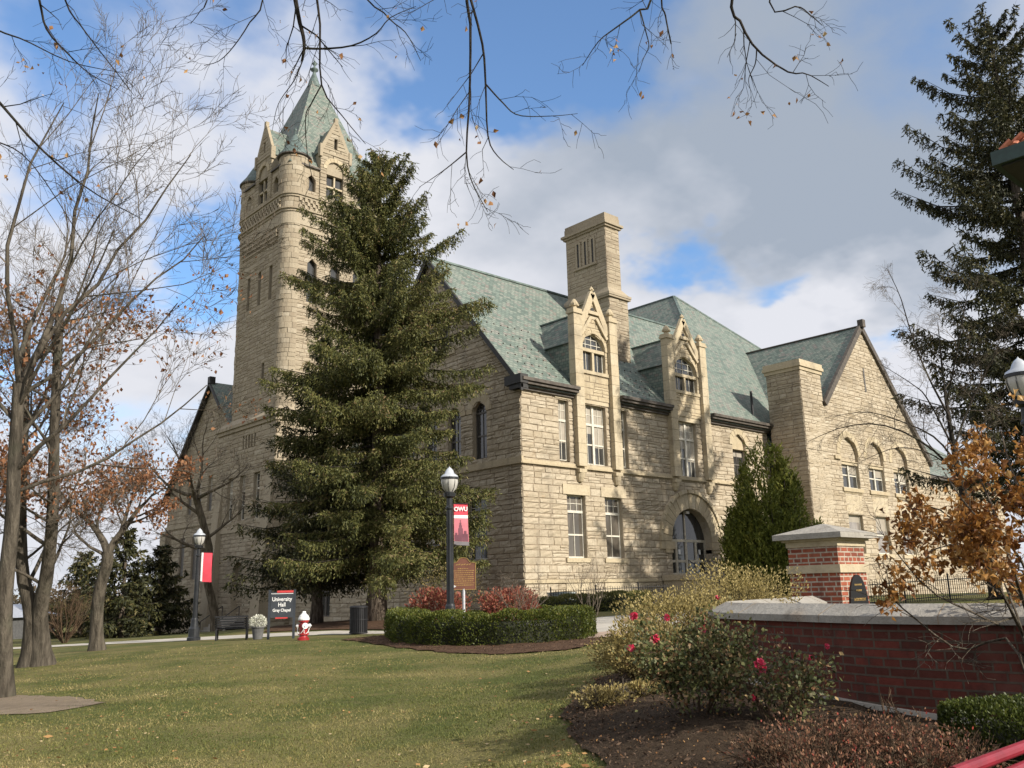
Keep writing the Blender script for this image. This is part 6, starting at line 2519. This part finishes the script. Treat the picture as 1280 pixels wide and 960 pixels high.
brick_box(px0, py0, px0 + PW, py0 + PW, PG - 0.3, 0.46, 'brickwork', M['brick'], PT)
brick_box(px0, py0, px0 + PW, py0 + PW, 0.58, 0.88, 'brickwork', M['brick'], PT)
b = MB()
e = 0.035
b.box((px0 - e, py0 - e, 0.455), (px0 + PW + e, py0 + PW + e, 0.585), 0.6)
b.build('stone_band', M['ashlar'], PT)
b = MB()
b.box((px0 - .02, py0 - .02, 0.875), (px0 + PW + .02, py0 + PW + .02, 0.965), 0.6)
b.box((px0 - .07, py0 - .07, 0.965), (px0 + PW + .07, py0 + PW + .07, 1.0), 0.6)
b.build('frieze', M['ashlar'], PT)
b = MB()
e = 0.17
b.box((px0 - e, py0 - e, 1.0), (px0 + PW + e, py0 + PW + e, 1.085), 0.6)
c_ = (px0 + PW / 2, py0 + PW / 2)
frustum(b, (px0 - e, py0 - e, px0 + PW + e, py0 + PW + e), (c_[0] - .03, c_[1] - .03, c_[0] + .03, c_[1] + .03), 1.087, 1.26, 0.6)
b.build('cap', M['limestone'], PT)
pq = MB()
n = 24
aa = np.linspace(0, np.pi, n)
pts = [(px0 + 0.50 + 0.30 * math.cos(x), py0 - 0.002, -0.1 + 0.52 * math.sin(x)) for x in aa]
pts = [(px0 + 0.80, py0 - 0.002, -0.5)] + pts + [(px0 + 0.20, py0 - 0.002, -0.5)]
pq.prism(pts, (0, -0.03, 0))
pl_ = pq.build('plaque', M['plaque'], PT)
tx = MB()
rs = np.random.RandomState(8)
for z_, w_, hh in ((0.26, 0.24, 0.028), (0.17, 0.17, 0.028), (0.03, 0.36, 0.045), (-0.12, 0.3, 0.03)):
    x = px0 + 0.50 - w_ / 2
    while x < px0 + 0.50 + w_ / 2:
        k = rs.uniform(0.012, 0.022)
        tx.box((x, py0 - 0.036, z_ - hh / 2), (x + k * 0.45, py0 - 0.030, z_ + hh / 2))
        tx.box((x, py0 - 0.0362, z_ + (hh / 2 - 0.008) * rs.choice([-1, 0, 1])), (x + k, py0 - 0.030, z_ + (hh / 2 - 0.008) * rs.choice([-1, 0, 1]) + 0.008))
        x += k + 0.012
tx.build('lettering', M['goldpaint'], pl_)


# --- lamp posts
def lamp_post(base, H, label):
    T = thing('street_lamp', base, label, 'street lamp', 'lamp posts along the walks')
    x, y, z = base
    k = H / 4.0
    c = (x, y, z)
    b = MB()
    b.lathe([(0.24 * k, -0.1), (0.24 * k, 0.10 * k), (0.20 * k, 0.14 * k), (0.19 * k, 0.42 * k), (0.14 * k, 0.50 * k), (0.12 * k, 0.75 * k), (0.095 * k, 0.80 * k)], c, 16)
    b.build('base', M['postblack'], T)
    b = MB()
    b.lathe([(0.085 * k, 0.78 * k), (0.075 * k, 3.0 * k), (0.10 * k, 3.03 * k), (0.10 * k, 3.07 * k), (0.075 * k, 3.10 * k), (0.07 * k, 3.28 * k), (0.14 * k, 3.32 * k), (0.15 * k, 3.40 * k), (0.08 * k, 3.43 * k)], c, 14)
    for q in range(8):
        an = q * math.pi / 4
        b.bar((x + 0.082 * k * math.cos(an), y + 0.082 * k * math.sin(an), z + 0.8 * k), (x + 0.074 * k * math.cos(an), y + 0.074 * k * math.sin(an), z + 2.98 * k), 0.018, 0.018)
    b.build('post', M['postblack'], T, smooth=False)
    b = MB()
    b.lathe([(0.09 * k, 3.43 * k), (0.17 * k, 3.52 * k), (0.205 * k, 3.65 * k), (0.205 * k, 3.74 * k)], c, 20)
    b.build('globe', M['lampglass'], T, smooth=True)
    b = MB()
    for q in range(8):
        an = q * math.pi / 4
        pts = [(x + r * k * math.cos(an), y + r * k * math.sin(an), z + h * k) for r, h in ((0.10, 3.43), (0.18, 3.52), (0.215, 3.65), (0.215, 3.76))]
        b.tube(pts, 0.008, 4)
    b.lathe([(0.20 * k, 3.735 * k), (0.225 * k, 3.74 * k), (0.225 * k, 3.79 * k), (0.20 * k, 3.795 * k)], c, 20)
    b.build('cage', M['postblack'], T)
    b = MB()
    b.lathe([(0.215 * k, 3.79 * k), (0.20 * k, 3.83 * k), (0.12 * k, 3.88 * k), (0.095 * k, 3.95 * k), (0.06 * k, 4.0 * k), (0.02 * k, 4.03 * k), (0.0, 4.06 * k)], c, 20)
    b.build('dome', M['lampdome'], T, smooth=True)
    return T


l1 = foot(563, 776, 24.8)
lamp_post(l1, height_to(l1, 561, 586) - l1[2], 'lamp post rising from the boxwood hedge beside the brown marker sign')
l2 = foot(242, 800, 34)
lamp_post(l2, height_to(l2, 247, 662) - l2[2], 'lamp post on the left with the plain red banner, before the tower')
l3 = at(1312, 700, 11)
l3[2] = gz(l3[0], l3[1])
lamp_post(l3, height_to(l3, 1285, 449) - l3[2], 'lamp post cut off by the right edge, only its globe in view')


def banner(post, z0, z1, w, H, direction, rows, label, text=None):
    """cloth panel on two short arms"""
    d_ = norm(direction)
    n_ = np.cross(d_, (0, 0, 1.0))
    o = arr([post[0], post[1], 0]) + d_ * 0.12
    T = thing('banner', (o[0], o[1], z0), label, 'banner', 'banners on the lamp posts')
    for z in (z0 + 0.01, z1 - 0.01):
        a = MB()
        a.tube([o - d_ * 0.12 + arr([0, 0, z]), o + d_ * (w + 0.03) + arr([0, 0, z])], 0.012, 6)
        a.build('bracket', M['postblack'], T)
    nx, nz = 5, 14

    def pt(u, v):
        blow = 0.035 * math.sin(v * 4.0 + 0.5) * u + 0.05 * (1 - v) * u
        return o + d_ * (w * u + 0.07 * w * (1 - v) ** 3 * u) + n_ * blow + arr([0, 0, z0 + (z1 - z0) * v - 0.03 * u * (1 - v)])
    for name, v0, v1, mat, u0, u1 in rows:
        c = MB()
        g = [[pt(u0 + (u1 - u0) * i / nx, v0 + (v1 - v0) * j / nz) for i in range(nx + 1)] for j in range(nz + 1)]
        g = arr(g).reshape(-1, 3)
        f = [[j * (nx + 1) + i, j * (nx + 1) + i + 1, (j + 1) * (nx + 1) + i + 1, (j + 1) * (nx + 1) + i] for j in range(nz) for i in range(nx)]
        c.add(g, f)
        c.add(g - n_ * 0.004, [q[::-1] for q in f])
        c.build(name, M[mat], T)
    return T, pt, d_, n_


zt_ = lambda px, py, b: height_to(b, px, py)
T1, pt, dd, nn = banner(l1, zt_(572, 681, l1), zt_(572, 629, l1), 0.40, 1, RT + FW * 0.15,
                        [('cloth', 0.715, 1.0, 'bannerred', 0, 1), ('stripe', 0.64, 0.714, 'lettering', 0, 1), ('cloth', 0.09, 0.639, 'bannerpink', 0, 1), ('hem', 0.0, 0.089, 'bannergrey', 0, 1)], 'pink and red banner with white letters and a tower print on a lamp post')
toward = nn if np.dot(nn, FW) < 0 else -nn
o_ = pt(0.5, 0.855) + toward * 0.035
text_mesh('lettering', 'OWU', 0.17, M['lettering'], T1, o_, dd, (0, 0, 1), bold=0.006, squeeze=0.9)
tp_ = MB()
for u0, u1, v0, v1 in ((0.30, 0.62, 0.10, 0.40), (0.36, 0.56, 0.40, 0.47), (0.40, 0.52, 0.47, 0.53), (0.44, 0.48, 0.53, 0.60), (0.62, 0.95, 0.10, 0.27), (0.05, 0.30, 0.10, 0.24), (0.70, 0.86, 0.27, 0.34), (0.10, 0.22, 0.24, 0.29)):
    q = arr([pt(u0, v0), pt(u1, v0), pt(u1, v1), pt(u0, v1)]) + toward * 0.006
    tp_.poly(q)
tp_.build('tower_print', M['bannerdark'], T1)
banner(l2, zt_(256, 727, l2), zt_(256, 690, l2), 0.40, 1, RT + FW * 0.25, [('stripe', 0.0, 0.99, 'lettering', 0.0, 0.16), ('cloth', 0.0, 1.0, 'bannerred', 0.161, 1)], 'plain red banner with a white edge strip on the left lamp post')

# --- fire hydrant
h0 = foot(379, 801, 25.5)
HT = thing('fire_hydrant', h0, 'red fire hydrant with white bonnet and white caps on the lawn', 'fire hydrant')
x, y, z = h0
b = MB()
b.lathe([(0.17, -0.05), (0.17, 0.06), (0.125, 0.08), (0.115, 0.14), (0.155, 0.15), (0.155, 0.19), (0.115, 0.20), (0.11, 0.50), (0.15, 0.515), (0.15, 0.555), (0.11, 0.56)], (x, y, z), 20)
b.build('barrel', M['redpaint'], HT, smooth=False)
b = MB()
b.lathe([(0.16, 0.56), (0.165, 0.60), (0.13, 0.68), (0.06, 0.75), (0.05, 0.80), (0.03, 0.81), (0.0, 0.81)], (x, y, z), 20)
b.build('bonnet', M['whitepaint'], HT, smooth=False)
cen = arr([x, y, z + 0.40])
for dv, r, ln in ((RT, 0.055, 0.20), (-RT, 0.055, 0.20), (RT * 0.45 - FW * 0.9, 0.085, 0.20)):
    dv = norm(dv)
    b = MB()
    b.tube([cen + dv * 0.08, cen + dv * (ln - 0.06)], r * 0.85, 12)
    n1 = b.build('nozzle', M['redpaint'], HT)
    b = MB()
    b.tube([cen + dv * (ln - 0.06), cen + dv * ln], r, 12)
    b.tube([cen + dv * ln, cen + dv * (ln + 0.03)], r * 0.35, 6)
    b.build('cap', M['whitepaint'], n1)
b = MB()
for sg in (-1, 1):
    q = [cen + RT * sg * 0.17 - arr([0, 0, 0.03]), cen + RT * sg * 0.15 - FW * 0.08 - arr([0, 0, 0.17]), cen + RT * sg * 0.06 - FW * 0.13 - arr([0, 0, 0.22]), cen + RT * 0.05 - FW * 0.17 - arr([0, 0, 0.08])]
    b.tube(bez(q, 10), 0.011, 5)
b.build('chain', M['whitepaint'], HT)

# --- building name sign
g0_ = foot(351, 796, 29.5)
ST = thing('name_sign', g0_, 'charcoal sign on two posts lettered University Hall Gray Chapel', 'sign')
sd = norm(RT + FW * 0.12)
sn = -norm(np.cross(sd, UP)) if np.dot(np.cross(sd, UP), FW) > 0 else norm(np.cross(sd, UP))
ztop_, zp1, zp0 = height_to(g0_, 351, 737), height_to(g0_, 351, 740), height_to(g0_, 351, 772)
for sg in (-1, 1):
    b = MB()
    o_ = g0_ + sd * sg * 0.41
    b.bar(o_ - UP * 0.2, arr([o_[0], o_[1], ztop_]), 0.075, 0.06, FW)
    b.build('post', M['signgrey'], ST)
b = MB()
b.obox(arr([g0_[0], g0_[1], (zp0 + zp1) / 2]), sd * 0.37, sn * 0.025, UP * (zp1 - zp0) / 2)
sp_n = b.build('panel', M['signgrey'], ST)
b = MB()
b.obox(arr([g0_[0], g0_[1], zp1 + 0.012]) + sd * 0.10, sd * 0.27, sn * 0.027, UP * 0.035)
b.obox(arr([g0_[0], g0_[1], zp0 - 0.012]) + sd * 0.0, sd * 0.20, sn * 0.027, UP * 0.022)
b.build('red_strip', M['signred'], ST)
b = MB()
b.obox(arr([g0_[0], g0_[1], zp1 - 0.055]) + sn * 0.026, sd * 0.365, sn * 0.003, UP * 0.008)
b.build('white_line', M['lettering'], ST)
for k, (wd, sz, zz) in enumerate((('University', 0.185, 0.24), ('Hall', 0.185, 0.42), ('Gray Chapel', 0.135, 0.60))):
    text_mesh('lettering', wd, sz, M['lettering'], sp_n, arr([g0_[0], g0_[1], zp1 - zz]) + sn * 0.032, sd, UP, bold=0.003, squeeze=0.86)

# --- brown marker
m0 = foot(580, 778, 26.2)
MT = thing('marker_sign', m0, 'brown historical marker with gold lines and arched top on a pale pole', 'sign')
zb_, zs_, za_ = height_to(m0, 580, 737), height_to(m0, 580, 704), height_to(m0, 580, 697)
md = norm(RT - FW * 0.12)
mn = norm(np.cross(md, UP))
mn = mn if np.dot(mn, FW) < 0 else -mn
b = MB()
b.tube([m0 - UP * 0.2, arr([m0[0], m0[1], zb_ + 0.02])], 0.045, 10)
b.build('pole', M['galv'], MT)
hw = 0.37
prof = [(-hw, zb_), (hw, zb_), (hw, zs_), (hw * 0.55, zs_ + 0.03), (hw * 0.3, za_ - 0.02), (0, za_), (-hw * 0.3, za_ - 0.02), (-hw * 0.55, zs_ + 0.03), (-hw, zs_)]
b = MB()
b.prism([arr([m0[0], m0[1], q]) + md * p - mn * 0.03 for p, q in prof], mn * 0.06)
mb_ = b.build('board', M['brown'], MT)
b = MB()
rs = np.random.RandomState(4)
for p0, p1 in zip(prof, prof[1:] + prof[:1]):
    A_0, A_1 = [arr([m0[0], m0[1], q]) + md * p + mn * 0.032 for p, q in (p0, p1)]
    b.bar(A_0, A_1, 0.012, 0.018, mn)
b.build('border', M['goldpaint'], mb_)
b = MB()
for k in range(9):
    zz = zs_ - 0.16 - k * (zs_ - zb_ - 0.26) / 8.5
    u = -hw * 0.86 * (0.55 if k == 0 else 1)
    lim = -u
    while u < lim - 0.02:
        w_ = rs.uniform(0.015, 0.05)
        b.obox(arr([m0[0], m0[1], zz]) + md * (u + w_ / 2) + mn * 0.031, md * w_ / 2, mn * 0.002, UP * rs.uniform(0.007, 0.013))
        u += w_ + 0.014
for k in range(6):
    b.obox(arr([m0[0], m0[1], zs_ - 0.045 + 0.012 * (k % 2)]) + md * (-0.2 + k * 0.08) + mn * 0.031, md * 0.03 + UP * 0.01, mn * 0.002, UP * 0.011)
b.build('lettering', M['goldpaint'], mb_)
b = MB()
b.prism([arr([m0[0], m0[1], zb_ + 0.10 + q]) + md * (-hw * 0.75 + p) + mn * 0.031 for p, q in ((-0.06, 0), (0, 0.035), (0.06, 0), (0, -0.035))], mn * 0.003)
b.build('emblem', M['lettering'], mb_)

# --- litter bin
t0_ = foot(448, 792, 32)
BT = thing('litter_bin', t0_, 'black slatted litter bin beside the spruce trunk', 'litter bin')
b = MB()
b.lathe([(0.29, 0.03), (0.29, 0.92)], t0_, 24)
b.lathe([(0.27, 0.05), (0.0, 0.05)], t0_, 24)
b.build('liner', M['iron'], BT)
b = MB()
for q in range(28):
    an = q * 2 * math.pi / 28
    b.bar(t0_ + arr([0.315 * math.cos(an), 0.315 * math.sin(an), 0.03]), t0_ + arr([0.315 * math.cos(an), 0.315 * math.sin(an), 0.93]), 0.035, 0.012, (math.cos(an), math.sin(an), 0))
b.build('slats', M['iron'], BT)
b = MB()
for z_ in (0.05, 0.5, 0.93):
    b.lathe([(0.30, z_), (0.34, z_), (0.34, z_ + 0.035), (0.30, z_ + 0.035), (0.30, z_)], t0_, 24)
b.lathe([(0.34, 0.96), (0.30, 1.0), (0.16, 1.02), (0.15, 1.0)], t0_, 24)
b.build('rim', M['iron'], BT)


# --- benches
def bench(base, u, f, L, seat_h, back_h, mat, label, slat=0.06, tube=None, name='park_bench'):
    """u runs along the seat, f points to the front"""
    u, f = norm(u), norm(f)
    T = thing(name, base, label, 'bench')
    o = arr(base)
    b = MB()
    for k in range(5):
        q = o + UP * (seat_h - 0.01 * abs(k - 2)) + f * (0.06 + k * 0.09)
        (b.tube([q - u * L / 2, q + u * L / 2], 0.026, 8) if tube else b.bar(q - u * L / 2, q + u * L / 2, slat, 0.025))
    b.build('seat', M[mat], T)
    b = MB()
    n_ = 5
    for k in range(n_):
        t_ = (k + 0.5) / n_
        q = o + UP * (seat_h + 0.06 + (back_h - seat_h - 0.06) * (k / (n_ - 1))) - f * (0.02 + 0.14 * t_)
        (b.tube([q - u * L / 2, q + u * L / 2], 0.022, 12) if tube else b.bar(q - u * L / 2, q + u * L / 2, 0.025, slat))
    b.build('backrest', M[mat], T)
    for sg in (-1, 1):
        b = MB()
        e_ = o + u * sg * (L / 2 - 0.06)
        b.bar(e_ - f * 0.06, e_ - f * 0.03 + UP * seat_h, 0.05, 0.05, f)
        b.bar(e_ - f * 0.03 + UP * seat_h, e_ - f * 0.17 + UP * (back_h - 0.02), 0.05, 0.05, f)
        b.bar(e_ + f * 0.45, e_ + f * 0.42 + UP * (seat_h + 0.2), 0.05, 0.05, f)
        b.bar(e_ + f * 0.45 + UP * (seat_h + 0.2), e_ - f * 0.08 + UP * (seat_h + 0.2), 0.05, 0.05)
        b.bar(e_ - f * 0.05 + UP * (seat_h - 0.04), e_ + f * 0.45 + UP * (seat_h - 0.04), 0.05, 0.05)
        b.build('bench_end', M[mat], T)
    return T


bench(foot(289, 797, 31.5), RT + FW * 0.25, FW - RT * 0.2, 1.15, 0.42, 0.82, 'iron', 'black iron bench beside the white flowers, left of the name sign')
q0, q1 = at(1196, 950, 3.0), at(1290, 919, 3.48)
bu = arr([*(q1 - q0)[:2], 0])
bu = norm(bu)
bf = norm(np.cross(bu, UP))
bf = bf if np.dot(bf, FW) < 0 else -bf
bc = q0 + bu * 0.80
bz = gz(bc[0], bc[1])
bc = arr([bc[0], bc[1], bz]) + bf * 0.16
bench(bc, bu, bf, 1.75, 0.46, q0[2] - bz - 0.03, 'benchred', 'red painted slatted bench cut by the lower right corner', tube=True)

# --- flower pot
p0 = foot(322, 797, 31)
FT = thing('flower_pot', p0, 'grey pot full of white flowers at the foot of the name sign', 'planter')
b = MB()
b.lathe([(0.16, 0.0), (0.21, 0.36), (0.24, 0.40), (0.24, 0.44), (0.20, 0.44), (0.18, 0.40), (0.0, 0.40)], p0, 20)
b.build('pot', M['pot'], FT)
b = MB()
rs = np.random.RandomState(12)
leafy(b, p0 + UP * 0.60, (0.33, 0.33, 0.26), 900, 0.06, rs, 0.6, 0.75, 0.5, 0.1)
b.build('flowers', M['mum'], FT)


# --- iron fences
def fence(a_, b_, h, gap, label, hoop=False, posts=2.4):
    A, Bp = arr(a_), arr(b_)
    L = np.linalg.norm(Bp - A)
    d_ = (Bp - A) / L
    n_ = int(L / gap)
    base = arr([*A, gz(*A)])
    T = thing('iron_fence', base, label, 'fence')
    pk, rl = MB(), MB()
    zz = gz(*(A[:, None] + d_[:, None] * np.linspace(0, L, n_ + 1)[None]))
    for i in range(n_ + 1):
        q = arr([*(A + d_ * i * L / n_), zz[i]])
        pk.bar(q, q + UP * h, 0.016, 0.016)
        if hoop and i < n_ and i % 2 == 0:
            e_ = arr([*d_, 0]) * L / n_
            aa = np.linspace(0, np.pi, 6)
            pk.tube([q + e_ * (0.5 - 0.5 * math.cos(x)) + UP * (h + 0.09 * math.sin(x)) for x in aa], 0.008, 4)
    step = max(1, int(posts / gap))
    for i in range(0, n_ + 1, step):
        p_ = MB()
        q = arr([*(A + d_ * i * L / n_), zz[i]])
        p_.bar(q - UP * 0.2, q + UP * (h + 0.08), 0.045, 0.045)
        p_.lathe([(0.03, h + 0.08), (0.035, h + 0.11), (0.0, h + 0.16)], q, 8)
        p_.build('post', M['iron'], T)
    for f_ in (0.15, 0.9):
        rl = MB()
        for i in range(0, n_):
            q0_, q1_ = [arr([*(A + d_ * k * L / n_), zz[k] + h * f_]) for k in (i, i + 1)]
            rl.bar(q0_, q1_, 0.02, 0.03)
        rl.build('rail', M['iron'], T)
    pk.build('pickets', M['iron'], T)
    return T


fence(P2(690, 38.5), P2(838, 41.5), 0.95, 0.13, 'low black picket fence along the hall front, left of the entrance')
fence(P2(1075, 27.0), P2(1238, 30.5), 0.72, 0.12, 'low black hoop topped fence beyond the brick wall, before the east wing', True)

# --- utility cabinet by the fence
u0_ = foot(703, 762, 40.5)
UT = thing('utility_cabinet', u0_, 'low grey green utility cabinet by the hall wall behind the hedges', 'cabinet')
b = MB()
b.obox(u0_ + UP * 0.36, X_ * 0.55, Y_ * 0.35, UP * 0.38)
b.build('body', M['unit'], UT)
b = MB()
b.obox(u0_ + UP * 0.77, X_ * 0.59, Y_ * 0.39, UP * 0.03)
b.build('lid', M['unit'], UT)
b = MB()
for k in range(6):
    b.obox(u0_ + UP * (0.2 + k * 0.08) - Y_ * 0.352, X_ * 0.4, Y_ * 0.004, UP * 0.015)
b.build('vent', M['pot'], UT)

# --- corner of the tile roofed building at the upper right
e0_ = at(1238, 193, 28.0)
KX0, KY1, KZ = e0_[0], e0_[1], e0_[2]
KX1, KY0 = KX0 + 6.0, KY1 - 9.0
KG = gz(KX0 + 3, KY1 - 3)
KT = thing('stone_building', (KX0 + 3, KY1 - 4.5, KG), 'corner of a pale stone building with red tile roof and dark green gutter, upper right', 'building')
ovh = 1.35
b, bk = MB(), MB()
box_walls(KX0 + ovh, KY0 + ovh, KX1 - ovh, KY1 - ovh, KG - 0.3, KZ - 0.45, b, bk, 301, 0.03, course=0.6)
kw = b.build('wall', M['limestone_wall'], KT)
bk.build('joint_face', M['joint'], kw)
b = MB()
b.box((KX0 + 0.2, KY0 + .2, KZ - 0.45), (KX1 - .2, KY1 - .2, KZ - 0.10))
b.build('soffit', M['verge'], KT)
for lo_, hi_ in (((KX0, KY0, KZ - 0.40), (KX0 + 0.3, KY1, KZ + 0.06)), ((KX0 + .3, KY1 - 0.3, KZ - 0.40), (KX1, KY1, KZ + 0.06)), ((KX1 - .3, KY0, KZ - 0.40), (KX1, KY1 - .3, KZ + 0.06)), ((KX0 + .3, KY0, KZ - 0.40), (KX1 - .3, KY0 + .3, KZ + 0.06))):
    b = MB()
    b.box(lo_, hi_)
    b.build('gutter', M['green_gutter'], KT)
b = MB()
xm, ym = (KX0 + KX1) / 2, (KY0 + KY1) / 2
rise = 2.1
for row in range(9):
    f0_, f1_ = row / 9, (row + 1.12) / 9
    for k in range(30):
        y_ = KY0 + 0.15 + k * 0.3
        for sx_, xe in ((1, KX0 + 0.25), (-1, KX1 - 0.25)):
            x0_, x1_ = xe + (xm - xe) * f0_, xe + (xm - xe) * f1_
            # hipped end: tiles stop at the hip line
            if y_ > KY1 - 0.25 - (ym - KY0) * 0.62 * f0_ or y_ < KY0 + 0.1 + (ym - KY0) * 0.62 * f0_:
                continue
            b.tube([(x0_, y_ + 0.12, KZ + 0.10 + rise * f0_), (x1_, y_ + 0.12, KZ + 0.06 + rise * f1_)], 0.13, 8)
    for k in range(20):
        x_ = KX0 + 0.15 + k * 0.3
        for ye in (KY1 - 0.25, KY0 + 0.25):
            yt = ym + (ye - ym) * 0.38
            y0_, y1_ = ye + (yt - ye) * f0_, ye + (yt - ye) * f1_
            if abs(x_ + .12 - xm) > (xm - KX0) * (1 - f0_):
                continue
            b.tube([(x_ + 0.12, y0_, KZ + 0.10 + rise * f0_), (x_ + 0.12, y1_, KZ + 0.06 + rise * f1_)], 0.13, 8)
b.build('roof_tiles', M['tile'], KT)

# --- steps and rail at the tower door
b = MB()
ty = TCY + 0.3
tz = gz(-3, ty)
for k in range(5):
    b.box((-0.9 - 0.35 * (k + 1), ty - 1.5, -3.5), (-0.46, ty + 1.5, -1.25 - 0.22 * k))
b.build('tower_steps', M['concrete'], HALL)
b = MB()
for s_ in (-1.45, 1.45):
    b.tube([(-0.9, ty + s_, -0.4), (-2.6, ty + s_, -1.5)], 0.03, 6)
    b.tube([(-0.9, ty + s_, -1.3), (-0.9, ty + s_, -0.4)], 0.03, 6)
    b.tube([(-2.6, ty + s_, -2.4), (-2.6, ty + s_, -1.5)], 0.03, 6)
b.build('handrail', M['iron'], HALL)

# --- far left: a house roof and the woods on the skyline
hs = foot(2, 800, 85)
FH = thing('distant_house', hs, 'small grey roofed distant house seen low between the left trunks', 'house')
b = MB()
b.obox(hs + UP * 0.9, RT * 3.0, FW * 4, UP * 1.3)
b.build('wall', M['pot'], FH)
b = MB()
b.prism([hs + UP * 2.1 + RT * -3.4 - FW * 4.3, hs + UP * 2.1 + RT * 3.4 - FW * 4.3, hs + UP * 3.3 - FW * 4.3], FW * 8.6)
b.build('roof', M['galv'], FH)
rs = np.random.RandomState(55)
b = MB()
for k in range(46):
    px = -260 + k * 17 + rs.uniform(-6, 6)
    q = foot(px, 790, rs.uniform(120, 170))
    hh = rs.uniform(5, 9)
    leafy(b, q + UP * hh * 0.5, (rs.uniform(3, 5), rs.uniform(3, 5), hh * 0.55), 520, 0.55, rs, rs.uniform(0.2, 0.7), 0.3, 0.3, 0.3)
M['farwood'] = leaf_mat('far_wood', [(0, (0.035, 0.032, 0.02)), (0.5, (0.085, 0.065, 0.04)), (1, (0.14, 0.10, 0.06))], 0.8, 0.1)
tag(b.build('distant_woods', M['farwood']), kind='stuff')
rs = np.random.RandomState(300)
# a soft scatter of taller and paler patches
p, d = lawn_points(330000, rs, 6.0, 26.0)
z = gz(p[:, 0], p[:, 1]) if len(p) < 1 else np.concatenate([gz(c[:, 0], c[:, 1]) for c in np.array_split(p, 40)])
n = len(p)
patch = 0.5 + 0.5 * np.sin(p[:, 0] * 1.3 + 2 * np.sin(p[:, 1] * 0.9)) * np.sin(p[:, 1] * 1.1 + 1.7 * np.sin(p[:, 0] * 0.7))
patch2 = 0.5 + 0.5 * np.sin(p[:, 0] * 4.1 + 1.3 * np.sin(p[:, 1] * 3.3)) * np.sin(p[:, 1] * 3.7 + p[:, 0])
fw_, rt_ = p @ FW[:2], p @ RT[:2]
band = np.sin(fw_ * 2.6 + 0.7 * np.sin(rt_ * 0.5) + 0.25 * rt_)
clump = np.sin(p[:, 0] * 9.0 + 2.1 * np.sin(p[:, 1] * 7.0)) * np.sin(p[:, 1] * 8.3 + 1.9 * np.sin(p[:, 0] * 6.1))
h = rs.uniform(0.010, 0.027, n) * (1 + 0.35 * clump) * np.where(rs.rand(n) < 0.03, 1.8, 1.0)
w = 0.0022 + 0.00042 * d
az = rs.uniform(0, 6.28, n)
b = np.stack([p[:, 0], p[:, 1], z - 0.004], -1)
s = np.stack([np.cos(az), np.sin(az), 0 * az], -1)
lean = rs.normal(0, 0.5, (n, 2)) * h[:, None]
tipp = b + np.stack([lean[:, 0], lean[:, 1], h], -1)
g = MB()
g.tris(np.stack([b - s * w[:, None], b + s * w[:, None], tipp], 1), np.clip(0.28 + 0.38 * patch + 0.2 * patch2 + 0.15 * band + 0.06 * clump + 0.10 * np.clip((11 - d) / 3, 0, 1) + rs.normal(0, 0.13, n), 0, 1))
tag(g.build('grass', M['grass']), kind='stuff')

p, d = lawn_points(7600, rs, 6.0, 40.0)
n = len(p)
# leaves gather in drifts
dr_ = rs.rand(n) < (0.12 + 0.88 * (0.5 + 0.5 * np.sin(p[:, 0] * 0.8 + 1 + np.sin(p[:, 1] * 1.3)) * np.sin(p[:, 1] * 0.9 + np.sin(p[:, 0] * 1.7))) ** 2)
p, d = p[dr_], d[dr_]
n = len(p)
c = np.stack([p[:, 0], p[:, 1], gz(p[:, 0], p[:, 1]) + rs.uniform(0.02, 0.055, n)], -1)
lf = MB()
sz = rs.uniform(0.02, 0.06, n) * rs.choice([0.7, 1, 1.7], n, p=[0.6, 0.33, 0.07])
q = leaf_cards(c, np.stack([np.cos(np.arange(n)), np.sin(np.arange(n)), 0 * c[:, 0]], -1), sz, rs, aspect=0.75)
q[..., 2] = c[:, None, 2] + (q[..., 2] - c[:, None, 2]) * 0.4
lf.quads(q, np.clip(rs.normal(0.65, 0.25, n), 0, 1))
# some on the mulch and soil
for poly, m in ((BED, 1700), (HBED, 260)):
    P_ = arr(poly)
    lo, hi = P_.min(0), P_.max(0)
    r2 = lo + rs.rand(m * 2, 2) * (hi - lo)
    r2 = r2[in_poly(r2[:, 0], r2[:, 1], poly)]
    c = np.stack([r2[:, 0], r2[:, 1], gz(r2[:, 0], r2[:, 1]) + 0.075], -1)
    q = leaf_cards(c, rs.normal(0, 1, (len(c), 3)) * arr([1, 1, 0.25]), rs.uniform(0.008, 0.026, len(c)), rs, aspect=0.75)
    lf.quads(q, np.clip(rs.normal(0.45, 0.25, len(c)), 0, 1))
tag(lf.build('fallen_leaves', M['litter']), kind='stuff')

# bark chips over the beds
ch_ = MB()
for poly, m in ((BED, 16000), (HBED, 5000)):
    P_ = arr(poly)
    lo, hi = P_.min(0), P_.max(0)
    r2 = lo + rs.rand(m * 2, 2) * (hi - lo)
    r2 = r2[in_poly(r2[:, 0] + rs.normal(0, 0.03, len(r2)), r2[:, 1] + rs.normal(0, 0.03, len(r2)), poly)]
    zc = np.concatenate([gz(c_[:, 0], c_[:, 1]) for c_ in np.array_split(r2, 8)])
    c = np.stack([r2[:, 0], r2[:, 1], zc + 0.045 + rs.uniform(0, 0.025, len(r2))], -1)
    q = leaf_cards(c, rs.normal(0, 1, (len(c), 3)) * arr([1, 1, 0.3]), rs.uniform(0.012, 0.045, len(c)), rs, aspect=0.4)
    ch_.quads(q, np.clip(rs.normal(0.45, 0.25, len(c)), 0, 1))
tag(ch_.build('bark_chips', M['chips']), kind='stuff')
